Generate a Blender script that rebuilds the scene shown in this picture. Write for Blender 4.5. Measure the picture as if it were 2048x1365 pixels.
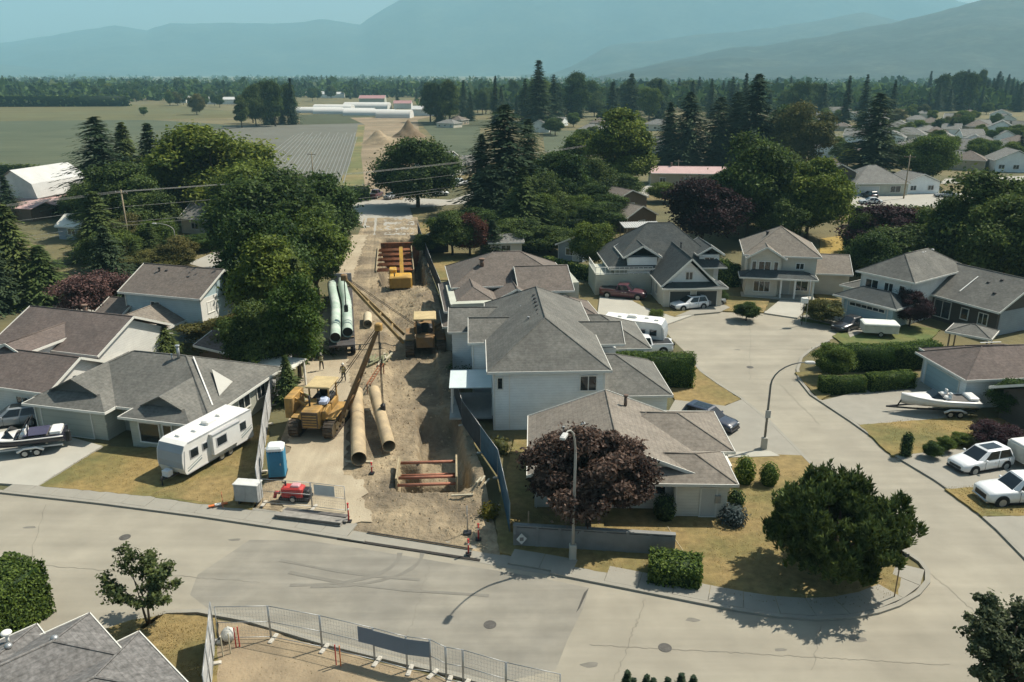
import bpy, bmesh, math, random
import numpy as np
from mathutils import Vector, Matrix
R = math.radians
sc = bpy.context.scene
for o in list(bpy.data.objects): bpy.data.objects.remove(o)
COL = sc.collection

# ------------------------------------------------------------------ camera
F_PX, CAM_H, Y_HOR = 1600.0, 27.5, 145.0          # focal length in 2048-px units, height (m), horizon row
PITCH = math.atan((682.5 - Y_HOR) / F_PX)
cam_d = bpy.data.cameras.new('camera'); cam = bpy.data.objects.new('camera', cam_d); COL.objects.link(cam)
cam.location = (0, 0, CAM_H); cam.rotation_euler = (math.pi / 2 - PITCH, 0, 0)
cam_d.sensor_width = 36.0; cam_d.lens = 36.0 * F_PX / 2048.0
cam_d.clip_start = 0.5; cam_d.clip_end = 40000
sc.camera = cam
# ------------------------------------------------------------------ sky and sun
SUN_EL, SUN_AZ = R(53), math.atan2(0.89, 0.455)    # azimuth measured from +Y towards +X
w = bpy.data.worlds.new('World'); sc.world = w; w.use_nodes = True
nt = w.node_tree; nt.nodes.clear()
sky = nt.nodes.new('ShaderNodeTexSky'); sky.sky_type = 'NISHITA'; sky.sun_disc = False
sky.sun_elevation = SUN_EL; sky.sun_rotation = SUN_AZ
sky.altitude = 30; sky.air_density = 1.0; sky.dust_density = 2.5; sky.ozone_density = 1.5
bg = nt.nodes.new('ShaderNodeBackground'); bg.inputs[1].default_value = 0.06
wo = nt.nodes.new('ShaderNodeOutputWorld')
nt.links.new(sky.outputs[0], bg.inputs[0]); nt.links.new(bg.outputs[0], wo.inputs[0])
sd = bpy.data.lights.new('sun', 'SUN'); sd.energy = 5.0; sd.angle = R(0.53); sd.color = (1.0, 0.93, 0.80)
sun = bpy.data.objects.new('sun', sd); COL.objects.link(sun)
sdir = Vector((math.sin(SUN_AZ) * math.cos(SUN_EL), math.cos(SUN_AZ) * math.cos(SUN_EL), math.sin(SUN_EL)))
sun.rotation_euler = sdir.to_track_quat('Z', 'Y').to_euler(); sun.location = (60, 40, 120)
vs = sc.view_settings; vs.view_transform = 'Standard'; vs.look = 'None'; vs.gamma = 1.0; vs.use_curve_mapping = False
vs.exposure = 0.62
cy = sc.cycles
cy.use_denoising = True; cy.max_bounces = 6; cy.diffuse_bounces = 3; cy.glossy_bounces = 3
cy.transmission_bounces = 4; cy.transparent_max_bounces = 8; cy.volume_bounces = 1
cy.use_adaptive_sampling = True; cy.adaptive_threshold = 0.02

# ------------------------------------------------------------------ placing
_c, _s = math.cos(PITCH), math.sin(PITCH)
def P(x, y, z=0.0):
    "point of the photograph (2048 x 1365) -> place on the level plane z"
    a = (x - 1024) / F_PX; b = (682.5 - y) / F_PX
    dy = _c + b * _s; dz = -_s + b * _c; t = (z - CAM_H) / dz
    return Vector((a * t, dy * t, z))
def AT(x, y, Y):
    "the same at a known distance Y"
    a = (x - 1024) / F_PX; b = (682.5 - y) / F_PX
    dy = _c + b * _s; dz = -_s + b * _c; t = Y / dy
    return Vector((a * t, Y, CAM_H + dz * t))
def HG(y, Y): return AT(1024, y, Y).z
def MPP(p): return (p.y * _c + (CAM_H - p.z) * _s) / F_PX     # metres per photo pixel at p

# ------------------------------------------------------------------ objects
def link(o, parent=None):
    COL.objects.link(o)
    if parent is not None: o.parent = parent
    return o
def tag(o, label=None, cat=None, group=None, kind=None):
    if label: o['label'] = label
    if cat: o['category'] = cat
    if group: o['group'] = group
    if kind: o['kind'] = kind
    return o
def empty(name, loc=(0, 0, 0), rz=0.0, label=None, cat=None, group=None):
    o = bpy.data.objects.new(name, None); o.location = loc; o.rotation_euler = (0, 0, rz)
    o.empty_display_size = 0.2
    link(o); return tag(o, label, cat, group)
def copy_tree(o, parent=None):
    c = o.copy(); COL.objects.link(c)
    if parent is not None: c.parent = parent
    for ch in list(o.children): copy_tree(ch, c)
    return c
class MB:
    "collects boxes, tubes, prisms ... into one mesh"
    def __init__(s): s.v = []; s.f = []; s.sm = []
    def add(s, vs_, fs, smooth=False):
        n = len(s.v); s.v += [tuple(p) for p in vs_]
        for f in fs: s.f.append(tuple(i + n for i in f)); s.sm.append(smooth)
        return s
    def box(s, x0, y0, z0, x1, y1, z1):
        return s.add([(x0,y0,z0),(x1,y0,z0),(x1,y1,z0),(x0,y1,z0),(x0,y0,z1),(x1,y0,z1),(x1,y1,z1),(x0,y1,z1)],
                     [(0,3,2,1),(4,5,6,7),(0,1,5,4),(1,2,6,5),(2,3,7,6),(3,0,4,7)])
    def cbox(s, c, d, rz=0.0, bev=0.0):
        "box centred in x, y standing at c.z; bev chamfers the upright corners and the top"
        hx, hy = d[0] / 2, d[1] / 2; cr, sr = math.cos(rz), math.sin(rz)
        if bev <= 0: ring = [(-hx,-hy),(hx,-hy),(hx,hy),(-hx,hy)]
        else:
            b = bev; ring = [(-hx+b,-hy),(hx-b,-hy),(hx,-hy+b),(hx,hy-b),(hx-b,hy),(-hx+b,hy),(-hx,hy-b),(-hx,-hy+b)]
        T = lambda p, z: (c[0] + p[0]*cr - p[1]*sr, c[1] + p[0]*sr + p[1]*cr, c[2] + z)
        n = len(ring)
        if bev <= 0:
            return s.add([T(p, 0) for p in ring] + [T(p, d[2]) for p in ring],
                         [tuple(range(n))[::-1], tuple(range(n, 2*n))] + [(i, (i+1) % n, n + (i+1) % n, n + i) for i in range(n)])
        k = max(0.01, 1 - bev / max(min(hx, hy), .01))
        vs_ = [T(p, 0) for p in ring] + [T(p, d[2] - bev) for p in ring] + [T((p[0]*k, p[1]*k), d[2]) for p in ring]
        return s.add(vs_, [tuple(range(n))[::-1], tuple(range(2*n, 3*n))] + [(r*n + i, r*n + (i+1) % n, (r+1)*n + (i+1) % n, (r+1)*n + i) for r in (0, 1) for i in range(n)])
    def beam(s, a, b, wd, ht, up=(0, 0, 1)):
        a, b = Vector(a), Vector(b); d = (b - a).normalized(); u = Vector(up)
        if abs(d.dot(u)) > .98: u = Vector((1, 0, 0))
        x = d.cross(u).normalized() * (wd / 2); y = x.cross(d).normalized() * (ht / 2)
        return s.add([a-x-y, a+x-y, a+x+y, a-x+y, b-x-y, b+x-y, b+x+y, b-x+y],
                     [(0,1,2,3)[::-1],(4,5,6,7),(0,1,5,4),(1,2,6,5),(2,3,7,6),(3,0,4,7)])
    def tube(s, pts, r, seg=8, caps=True):
        pts = [Vector(p) for p in pts]; n = len(pts); rr = r if hasattr(r, '__len__') else [r] * n
        vs_ = []; prev = None
        for i, p in enumerate(pts):
            d = (pts[min(i+1, n-1)] - pts[max(i-1, 0)]).normalized()
            if prev is None:
                u = Vector((0, 0, 1)) if abs(d.z) < .9 else Vector((1, 0, 0)); x = d.cross(u).normalized()
            else: x = (prev - d * prev.dot(d)).normalized()
            prev = x; y = d.cross(x)
            for k in range(seg):
                t = 2 * math.pi * k / seg; vs_.append(p + (x * math.cos(t) + y * math.sin(t)) * rr[i])
        fs = [(i*seg + k, i*seg + (k+1) % seg, (i+1)*seg + (k+1) % seg, (i+1)*seg + k) for i in range(n-1) for k in range(seg)]
        s.add(vs_, fs, seg > 5)
        if caps:
            m = len(s.v) - n * seg
            s.f.append(tuple(range(m + seg - 1, m - 1, -1))); s.f.append(tuple(range(m + (n-1)*seg, m + n*seg))); s.sm += [False, False]
        return s
    def pipe(s, pts, r, th=.03, seg=24):
        "open hollow tube"
        m = MB(); m.tube(pts, r, seg, False); k = MB(); k.tube(pts, r - th, seg, False)
        s.add(m.v, m.f, True); s.add(k.v, [f[::-1] for f in k.f], True)
        n = len(m.v)
        for base in (0, (len(pts) - 1) * seg):
            ring = m.v[base:base+seg] + k.v[base:base+seg]
            s.add(ring, [(i, (i+1) % seg, seg + (i+1) % seg, seg + i) for i in range(seg)])
        return s
    def prism(s, poly, z0, z1):
        n = len(poly)
        ar = sum(poly[i][0]*poly[(i+1) % n][1] - poly[(i+1) % n][0]*poly[i][1] for i in range(n))
        if ar < 0: poly = poly[::-1]
        return s.add([(p[0], p[1], z0) for p in poly] + [(p[0], p[1], z1) for p in poly],
                     [tuple(range(n))[::-1], tuple(range(n, 2*n))] + [(i, (i+1) % n, n + (i+1) % n, n + i) for i in range(n)])
    def cyl(s, a, b, r, seg=12): return s.tube([a, b], r, seg)
    def loft(s, rings, smooth=True, cap=True):
        n = len(rings[0]); m = len(s.v)
        s.add([p for r in rings for p in r], [(i*n + k, i*n + (k+1) % n, (i+1)*n + (k+1) % n, (i+1)*n + k) for i in range(len(rings)-1) for k in range(n)], smooth)
        if cap:
            s.f.append(tuple(range(m + n - 1, m - 1, -1))); e = m + (len(rings)-1)*n; s.f.append(tuple(range(e, e + n))); s.sm += [False, False]
        return s
    def blob(s, c, r, seed=0, n=8, jit=.2):
        rng = random.Random(seed); rings = []
        for i in range(1, n):
            t = math.pi * i / n
            rings.append([(c[0] + r[0]*math.sin(t)*math.cos(2*math.pi*k/n)*(1+rng.uniform(-jit, jit)), c[1] + r[1]*math.sin(t)*math.sin(2*math.pi*k/n)*(1+rng.uniform(-jit, jit)),
                           c[2] - r[2]*math.cos(t)*(1+rng.uniform(-jit, jit))) for k in range(n)])
        return s.loft(rings, True, True)
    def mesh(s, name, m):
        me = bpy.data.meshes.new(name); me.from_pydata(s.v, [], s.f)
        me.polygons.foreach_set('use_smooth', s.sm); me.materials.append(m); me.update(); return me
    def build(s, name, m, parent=None, label=None, cat=None, group=None, kind=None):
        o = bpy.data.objects.new(name, s.mesh(name, m)); link(o, parent)
        return tag(o, label, cat, group, kind)
def fan(poly): return MB().add([(p[0], p[1], p[2] if len(p) > 2 else 0) for p in poly], [tuple(range(len(poly)))])

# ------------------------------------------------------------------ materials
MATS = {}
def mat(name, col, rough=.85, var=.12, scale=1.5, bump=.0, bscale=20, metal=0.0, spec=.3, world=False, lines=None, col2=None, c2scale=.3, c2lo=.45, c2hi=.6, emit=0, coat=0, detail=4, streak=None, brick=None):
    if name in MATS: return MATS[name]
    m = bpy.data.materials.new(name); m.use_nodes = True; n = m.node_tree; L = n.links.new
    b = n.nodes['Principled BSDF']; b.inputs['Roughness'].default_value = rough; b.inputs['Metallic'].default_value = metal
    b.inputs['Specular IOR Level'].default_value = spec
    if coat: b.inputs['Coat Weight'].default_value = coat; b.inputs['Coat Roughness'].default_value = .08
    if world: src = n.nodes.new('ShaderNodeNewGeometry').outputs['Position']
    else: src = n.nodes.new('ShaderNodeTexCoord').outputs['Object']
    def noise(sc_, det=detail, vec=None, ro=.6):
        t = n.nodes.new('ShaderNodeTexNoise'); t.inputs['Scale'].default_value = sc_; t.inputs['Detail'].default_value = det; t.inputs['Roughness'].default_value = ro
        L(vec or src, t.inputs['Vector']); return t.outputs['Fac']
    def ramp(fac, lo, hi, a, bb):
        r_ = n.nodes.new('ShaderNodeMapRange'); r_.inputs[1].default_value = lo; r_.inputs[2].default_value = hi; r_.inputs[3].default_value = a; r_.inputs[4].default_value = bb
        L(fac, r_.inputs[0]); return r_.outputs[0]
    def mixc(fac, a, bb, mode='MIX'):
        x = n.nodes.new('ShaderNodeMix'); x.data_type = 'RGBA'; x.blend_type = mode
        for s_, v_ in ((x.inputs[0], fac), (x.inputs[6], a), (x.inputs[7], bb)):
            if isinstance(v_, (int, float)): s_.default_value = v_
            elif isinstance(v_, tuple): s_.default_value = (*v_, 1)
            else: L(v_, s_)
        return x.outputs[2]
    c = tuple(col)
    base = c
    if col2: base = mixc(ramp(noise(c2scale, 6), c2lo, c2hi, 0, 1), c, tuple(col2))
    k = ramp(noise(scale), .3, .7, 1 - var, 1 + var)
    out = mixc(1.0, base, k, 'MULTIPLY')
    bsrc = None
    if lines:
        f, amt = lines
        sx = n.nodes.new('ShaderNodeSeparateXYZ'); L(src, sx.inputs[0])
        mu = n.nodes.new('ShaderNodeMath'); mu.operation = 'MULTIPLY'; mu.inputs[1].default_value = f; L(sx.outputs[2], mu.inputs[0])
        fr = n.nodes.new('ShaderNodeMath'); fr.operation = 'FRACT'; L(mu.outputs[0], fr.inputs[0])
        out = mixc(1.0, out, ramp(fr.outputs[0], 0, .25, 1 - amt, 1.0), 'MULTIPLY')
        bsrc = fr.outputs[0]
    if streak:                                      # long stains along one world direction
        sx_, sy_, amt = streak
        mp = n.nodes.new('ShaderNodeMapping'); mp.inputs['Scale'].default_value = (sx_, sy_, 1); L(src, mp.inputs[0])
        out = mixc(1.0, out, ramp(noise(1.0, 5, mp.outputs[0]), .35, .65, 1 - amt, 1 + amt), 'MULTIPLY')
    L(out, b.inputs['Base Color']) if not isinstance(out, tuple) else None
    if emit:
        L(out, b.inputs['Emission Color']); b.inputs['Emission Strength'].default_value = emit
    if bump or bsrc is not None:
        bp = n.nodes.new('ShaderNodeBump'); bp.inputs['Strength'].default_value = min(1, bump if bump else .35); bp.inputs['Distance'].default_value = .05 if not bump else max(.03, 1 / bscale * .6)
        L(bsrc if bsrc is not None else noise(bscale, 5), bp.inputs['Height']); L(bp.outputs[0], b.inputs['Normal'])
    MATS[name] = m; return m
def leafmat(name, a, b_, dry=None, transl=.22):
    if name in MATS: return MATS[name]
    m = bpy.data.materials.new(name); m.use_nodes = True; n = m.node_tree; L = n.links.new; n.nodes.clear()
    at = n.nodes.new('ShaderNodeAttribute'); at.attribute_name = 'tint'
    oi = n.nodes.new('ShaderNodeObjectInfo')
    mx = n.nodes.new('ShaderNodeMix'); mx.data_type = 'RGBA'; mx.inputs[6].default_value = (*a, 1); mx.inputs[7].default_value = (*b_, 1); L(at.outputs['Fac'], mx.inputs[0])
    hs = n.nodes.new('ShaderNodeHueSaturation')
    r1 = n.nodes.new('ShaderNodeMapRange'); r1.inputs[3].default_value = .475; r1.inputs[4].default_value = .515; L(oi.outputs['Random'], r1.inputs[0]); L(r1.outputs[0], hs.inputs['Hue'])
    r2 = n.nodes.new('ShaderNodeMapRange'); r2.inputs[3].default_value = 1.18; r2.inputs[4].default_value = .8; L(oi.outputs['Random'], r2.inputs[0]); L(r2.outputs[0], hs.inputs['Value'])
    L(mx.outputs[2], hs.inputs['Color'])
    d = n.nodes.new('ShaderNodeBsdfDiffuse'); t = n.nodes.new('ShaderNodeBsdfTranslucent'); L(hs.outputs[0], d.inputs[0]); L(hs.outputs[0], t.inputs[0])
    g = n.nodes.new('ShaderNodeBsdfGlossy'); g.inputs['Roughness'].default_value = .55; g.inputs[0].default_value = (.9, .95, 1, 1)
    m1 = n.nodes.new('ShaderNodeMixShader'); m1.inputs[0].default_value = transl; L(d.outputs[0], m1.inputs[1]); L(t.outputs[0], m1.inputs[2])
    m2 = n.nodes.new('ShaderNodeMixShader'); m2.inputs[0].default_value = .008; L(m1.outputs[0], m2.inputs[1]); L(g.outputs[0], m2.inputs[2])
    o = n.nodes.new('ShaderNodeOutputMaterial'); L(m2.outputs[0], o.inputs[0])
    MATS[name] = m; return m
ASPH = mat('asphalt_old', (.268, .246, .196), .92, .10, .35, .35, 30, world=True, col2=(.298, .273, .216), c2scale=.12, streak=(.05, .9, .07))
ASPH2 = mat('asphalt_dark_patch', (.205, .193, .163), .9, .12, .5, .25, 40, world=True, col2=(.245, .228, .187), c2scale=.18, c2lo=.4, c2hi=.65, streak=(.07, 1.2, .1))
CONC = mat('concrete', (.27, .255, .215), .9, .07, .8, .15, 30, world=True)
CONC_L = mat('concrete_light', (.37, .355, .305), .9, .07, .5, .15, 30, world=True)
CONC_W = mat('concrete_wall', (.20, .20, .19), .9, .14, .9, .2, 12)
DIRT = mat('dirt', (.30, .235, .150), .97, .16, .8, .6, 6, world=True, col2=(.235, .185, .122), c2scale=.22, c2lo=.42, c2hi=.62)
DIRT_L = mat('dirt_pale', (.36, .30, .21), .97, .1, .6, .5, 8, world=True, col2=(.30, .24, .155), c2scale=.15)
DRY = mat('dry_grass', (.225, .165, .070), .97, .25, 2.2, .6, 9, world=True, col2=(.150, .130, .050), c2scale=.22, c2lo=.42, c2hi=.62)
DRYG = mat('half_dry_grass', (.130, .122, .045), .97, .22, 2.0, .6, 9, world=True, col2=(.24, .175, .068), c2scale=.16, c2lo=.4, c2hi=.6)
GREENG = mat('green_lawn', (.085, .115, .035), .97, .2, 1.5, .6, 9, world=True, col2=(.12, .125, .04), c2scale=.3)
WHITE = mat('white_paint', (.74, .73, .68), .55, .04, 2)
TRIM = mat('trim_white', (.66, .65, .59), .6, .05, 2)
GLASS = mat('window_glass', (.018, .024, .028), .08, .2, .6, spec=.8)
GLASS_D = mat('vehicle_glass', (.012, .016, .02), .06, .2, .6, spec=.7)
BLACK = mat('black_rubber', (.014, .014, .015), .8, .2, 5)
DARKM = mat('dark_metal', (.035, .035, .037), .55, .2, 3, metal=.4)
STEEL = mat('galvanised_steel', (.36, .37, .37), .45, .1, 3, metal=.6)
LAMPM = mat('lamp_pole', (.34, .335, .31), .6, .1, 2)
WOOD = mat('weathered_wood', (.21, .155, .10), .9, .25, 3, .3, 15)
BARK = mat('bark', (.085, .066, .048), .95, .3, 4, .5, 12)
YELLOW = mat('machine_yellow', (.52, .30, .045), .6, .22, 1.6, col2=(.36, .22, .06), c2scale=1.1)
RUST = mat('rusty_steel', (.27, .10, .045), .85, .3, 1.5, .3, 14, col2=(.16, .075, .04), c2scale=.9)
RED = mat('red_paint', (.46, .045, .04), .55, .1, 2)
ORANGE = mat('orange_paint', (.62, .17, .05), .6, .1, 2)
# ------------------------------------------------------------------ ground, fields, streets
def PP(pts, z=0.0, rag=0.0):
    ps = [P(x, y, z) for x, y in pts]
    if not rag: return ps
    out = []; rg = random.Random(len(pts) * 17 + int(pts[0][0]))                       # worn, uneven edge
    for i, a in enumerate(ps):
        b = ps[(i + 1) % len(ps)]; n = max(1, int((b - a).length / .45)); d = (b - a).normalized()
        for k in range(n): q = a.lerp(b, k / n); j = rg.uniform(-1, 1) * rag; out.append(Vector((q.x - d.y * j, q.y + d.x * j, z)))
    return out
def slab(name, pts, z, m, label=None, low=-.3, kind='structure'):
    o = MB().prism([(p.x, p.y) for p in PP(pts, z, .07 if name in ('lawn', 'dirt_yard') else 0)], low, z).build(name, m); return tag(o, label, None, None, kind)
def sheet(name, pts, z, m, label=None, kind='structure'):
    return tag(fan(PP(pts, z, {'haul_road': .28, 'lawn': .08}.get(name, 0))).build(name, m), label, None, None, kind)
NL, NR, FL, FR = Vector((-17.0, 46.2, 0)), Vector((-.6, 41.4, 0)), Vector((-29.5, 160, 0)), Vector((-19.0, 160, 0))   # work strip
GROUND = mat('ground', (.100, .098, .050), .98, .22, .12, .3, 1.2, world=True, col2=(.150, .122, .056), c2scale=.03, c2lo=.4, c2hi=.62, detail=6)
E_ = 9300
o = MB().add([(-E_, -1500, -.02), (E_, -1500, -.02), (E_, E_, -.02), (-E_, E_, -.02), (NL.x, NL.y, -.02), (NR.x, NR.y, -.02), (FR.x, FR.y, -.02), (FL.x, FL.y, -.02)],
         [(0, 1, 5, 4), (1, 2, 6, 5), (2, 3, 7, 6), (3, 0, 4, 7)]).build('ground', GROUND, kind='structure')

FIELD = mat('crop_field', (.066, .080, .046), .97, .1, .05, .25, 3, world=True, col2=(.082, .094, .054), c2scale=.01, streak=(.012, .5, .16))
FIELD2 = mat('olive_field', (.105, .095, .038), .97, .12, .04, .2, 3, world=True, col2=(.10, .10, .045), c2scale=.006, streak=(.004, .08, .12))
FIELD3 = mat('stubble_field', (.135, .115, .058), .97, .12, .05, .2, 3, world=True, col2=(.13, .12, .06), c2scale=.01, streak=(.004, .06, .14))
FIELD4 = mat('plastic_row_field', (.120, .120, .098), .97, .1, .05, .25, 3, world=True)
HEDG = mat('dark_hedge_soil', (.03, .04, .025), .97, .2, .1, world=True)
sheet('field', [(-300, 240), (300, 238), (480, 250), (545, 262), (620, 300), (690, 392), (560, 420), (-300, 350)], .015, FIELD)
sheet('field', [(400, 262), (478, 252), (730, 246), (724, 300), (690, 372), (440, 376)], .03, FIELD4)
sheet('field', [(716, 250), (735, 250), (727, 310), (732, 372), (672, 372), (700, 330)], .045, mat('verge', (.12, .125, .05), .97, .2, .2, .4, 3, world=True, col2=(.19, .155, .07), c2scale=.05))
sheet('field', [(-400, 212), (330, 209), (470, 224), (470, 236), (300, 240), (-400, 246)], .03, FIELD2)
sheet('field', [(330, 206), (560, 206), (600, 235), (740, 236), (735, 250), (470, 251), (300, 240)], .02, FIELD3)
sheet('field', [(600, 230), (800, 226), (720, 247), (600, 250)], .045, mat('dark_crop', (.055, .062, .03), .97, .12, .05, world=True))
sheet('field', [(845, 252), (960, 255), (960, 320), (905, 318)], .03, FIELD)
sheet('field', [(840, 244), (1000, 240), (1000, 256), (850, 256)], .02, mat('dark_crop', (.055, .062, .03)))
sheet('field', [(1085, 262), (1190, 262), (1200, 300), (1090, 305)], .03, FIELD)
PLASTIC = mat('plastic_film', (.21, .21, .19), .5, .1, .2, world=True)
for i in range(22):                                                # plastic covered beds running away from the viewer
    a, b = P(505 + i * 8.6, 371 - max(0, 6 - i) * 6), P(600 + i * 5.6, 262)
    k = .25 + .2 * ((i * 7) % 3) / 3
    MB().beam(a.lerp(b, .02) + Vector((0, 0, .1)), a.lerp(b, .55 + k) + Vector((0, 0, .1)), .22, .12).build('crop_bed', PLASTIC, kind='structure')

# construction strip beyond the road
sheet('dirt_strip', [(733, 400), (806, 400), (845, 300), (835, 240), (870, 232), (700, 236), (730, 250), (722, 310)], .06, mat('far_dirt', (.26, .20, .13), .97, .3, .12, .6, 1.5, world=True, col2=(.17, .135, .085), c2scale=.06, c2lo=.42, c2hi=.6))
def mound(name, px, py, wpx, top, m, seed, label, ry=1.0, cat='mound'):
    p = P(px, py); r = wpx * MPP(p) / 2; h = HG(top, p.y); n = 22; rng = random.Random(seed); v = []; f = []
    for i in range(n + 1):
        for j in range(n + 1):
            x, y = i / n * 2 - 1, j / n * 2 - 1; d = math.hypot(x, y)
            z = max(0, 1 - d) ** .85 * (1 + .25 * math.sin(5 * x + seed) * math.cos(4 * y)) + rng.uniform(-.03, .03) * (d < .95)
            v.append((x * r, y * r * ry, max(-.02, z * h)))
    for i in range(n):
        for j in range(n): a = i * (n + 1) + j; f.append((a, a + n + 1, a + n + 2, a + 1))
    o = MB().add(v, f, True).build(name, m, None, label, cat); o.location = p; return o
mound('spoil_heap', 762, 288, 78, 262, DIRT, 3, 'brown spoil heap nearest the row field beside the far dirt strip')
mound('spoil_heap', 818, 274, 66, 246, mat('dirt_dark', (.16, .115, .07), .97, .2, .5, .5, 4, world=True), 8, 'darker spoil heap right of the other on the far dirt strip')

# ---- streets.  kerb lines in photo coordinates
FAR_KERB = [(-140, 968), (0, 988), (200, 1010), (400, 1036), (560, 1060), (720, 1086), (900, 1116), (1100, 1150), (1260, 1182), (1400, 1210), (1480, 1226), (1560, 1238), (1630, 1243), (1700, 1240), (1760, 1229), (1800, 1215), (1840, 1192), (1860, 1168), (1860, 1146), (1845, 1126), (1800, 1096),
            (1760, 1062), (1700, 1000), (1640, 945), (1590, 893), (1540, 843), (1485, 798), (1440, 770), (1405, 745), (1378, 712), (1345, 680), (1325, 655), (1330, 640), (1370, 628), (1440, 622), (1540, 626), (1600, 634), (1650, 645), (1692, 655), (1690, 668), (1655, 682), (1620, 700), (1600, 716), (1592, 740), (1596, 762), (1620, 792), (1700, 845), (1780, 902), (1850, 950), (1900, 985), (1980, 1050), (2048, 1120), (2150, 1210)]
NEAR_KERB = [(2150, 1420), (1500, 1420), (1150, 1405), (1000, 1372), (900, 1345), (800, 1322), (650, 1285), (500, 1240), (400, 1222), (330, 1225), (280, 1260), (200, 1330), (100, 1400), (-160, 1400), (-140, 1300)]
sheet('road', FAR_KERB + NEAR_KERB, 0.0, ASPH)
sheet('road_patch', [(500, 1080), (620, 1082), (720, 1097), (900, 1127), (1060, 1152), (1178, 1176), (1166, 1218), (1135, 1280), (1112, 1340), (1000, 1366), (850, 1328), (700, 1290), (540, 1246), (430, 1228), (380, 1190), (395, 1150)], .004, ASPH2)
sheet('road_patch', [(1168, 1186), (1178, 1176), (1160, 1216), (1152, 1226)], .008, mat('tar_seam', (.06, .058, .052), .8, .2, 2, world=True))
for (x, y, a) in ((60, 1055, 12), (240, 1100, 20), (1385, 1240, 14), (1720, 1280, 16), (1560, 1300, 12), (470, 1080, 12), (1180, 1330, 18), (1600, 760, 8), (1475, 700, 6), (1850, 1140, 8)):
    p = P(x, y); w_ = a * MPP(p)
    o = MB().prism([(p.x + w_ * math.cos(t) * (1 + .2 * math.sin(3 * t + x)), p.y + .4 * w_ * math.sin(t) * (1 + .25 * math.cos(2 * t + y))) for t in [k * math.pi / 8 for k in range(16)]], 0, .006).build('road_stain', mat('oil_stain', (.17, .16, .135), .85, .15, 2, world=True), kind='structure')
def kerb(name, pts, wd=.28, ht=.13, m=CONC, off=.0):
    ps = PP(pts); mb = MB(); L_ = []; R_ = []
    for i, p in enumerate(ps):
        d = (ps[min(i+1, len(ps)-1)] - ps[max(i-1, 0)]).normalized(); nrm = Vector((-d.y, d.x, 0))
        L_.append(p + nrm * off); R_.append(p + nrm * (off + wd))
    for i in range(len(ps) - 1):
        a, b, c_, d_ = L_[i], L_[i+1], R_[i+1], R_[i]
        mb.prism([(a.x, a.y), (b.x, b.y), (c_.x, c_.y), (d_.x, d_.y)], -.2, ht)
    return mb.build(name, m, kind='structure')
k1 = [q for q in FAR_KERB if q[0] <= 720 and q[1] > 900]
kerb('kerb', k1 + [(728, 1087)]); kerb('kerb', FAR_KERB[7:30], .28); kerb('kerb', FAR_KERB[34:40]); kerb('kerb', FAR_KERB[40:54], .28)
kerb('kerb', NEAR_KERB[2:11], .28)
# gutter joint (dark seam) along the work strip
MB().beam(P(676, 1078) + Vector((0, 0, .03)), P(960, 1122) + Vector((0, 0, .03)), .22, .05).build('kerb', mat('dark_joint', (.035, .032, .028), .9, .2, 2), kind='structure')
MB().beam(P(735, 1067) + Vector((0, 0, .10)), P(945, 1101) + Vector((0, 0, .10)), .10, .04).build('kerb', mat('dark_joint', (.035, .032, .028)), kind='structure')
slab('apron', [(690, 1076), (700, 1083), (800, 1099), (900, 1115), (1000, 1133), (1110, 1152), (1110, 1120), (1000, 1098), (985, 1094), (900, 1084), (800, 1068), (740, 1058), (690, 1062)], .012, CONC, low=-.1)
# pavement slabs along the front street: each slab its own piece
PV = empty('pavement'); PV['kind'] = 'structure'
random.seed(5)
def pave(k0, k1_, n, wd, inset=.30, z=.125):
    ps = [P(*q) for q in k0]; seg = [0]
    for a, b in zip(ps, ps[1:]): seg.append(seg[-1] + (b - a).length)
    def pt(s_):
        for i in range(len(ps) - 1):
            if s_ <= seg[i+1] or i == len(ps) - 2:
                t = (s_ - seg[i]) / (seg[i+1] - seg[i]); p = ps[i].lerp(ps[i+1], t); d = (ps[i+1] - ps[i]).normalized(); return p, Vector((-d.y, d.x, 0))
    tot = seg[-1]; m = int(tot / n)
    for i in range(m):
        (a, na), (b, nb) = pt(tot * i / m + .012), pt(tot * (i + 1) / m - .012)
        q = [a + na * inset, b + nb * inset, b + nb * (inset + wd), a + na * (inset + wd)]
        MB().prism([(v_.x, v_.y) for v_ in q], -.2, z + random.uniform(-.006, .006)).build('paving_slab', CONC, PV)
pave([q for q in FAR_KERB if -100 < q[0] <= 560 and q[1] > 900] + [(690, 1081)], None, 1.8, 1.5)
pave([(1012, 1135)] + FAR_KERB[7:19], None, 1.8, 1.5)
# driveways, lots
slab('driveway', [(-140, 957), (75, 972), (205, 892), (95, 862), (-140, 845)], .135, CONC_L)
slab('lawn', [(80, 972), (208, 893), (290, 896), (520, 850), (540, 862), (505, 1020), (440, 1013), (300, 993)], .14, DRYG)
slab('lawn', [(452, 1011), (300, 990), (330, 976), (385, 965), (515, 850), (540, 860), (505, 1018)], .148, DRY)
slab('lawn', [(990, 1040), (1030, 870), (1480, 880), (1603, 908), (1638, 946), (1698, 1001), (1758, 1063), (1798, 1097), (1812, 1130), (1795, 1190), (1745, 1218), (1640, 1222), (1560, 1216), (1400, 1183), (1270, 1157), (1000, 1106)], .12, DRY)
slab('driveway', [(1330, 835), (1350, 800), (1450, 812), (1483, 799), (1538, 844), (1588, 894), (1604, 911), (1430, 905)], .122, CONC)
slab('path', [(1420, 905), (1540, 902), (1560, 912), (1430, 916)], .15, CONC_L)
slab('lawn', [(1340, 775), (1386, 725), (1403, 746), (1438, 771), (1482, 799), (1448, 812), (1350, 800)], .118, DRY)
slab('lawn', [(1590, 745), (1640, 742), (1660, 790), (1640, 800)], .14, DRY)
slab('driveway', [(1640, 802), (1860, 750), (1900, 850), (1720, 850)], .135, CONC)
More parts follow.
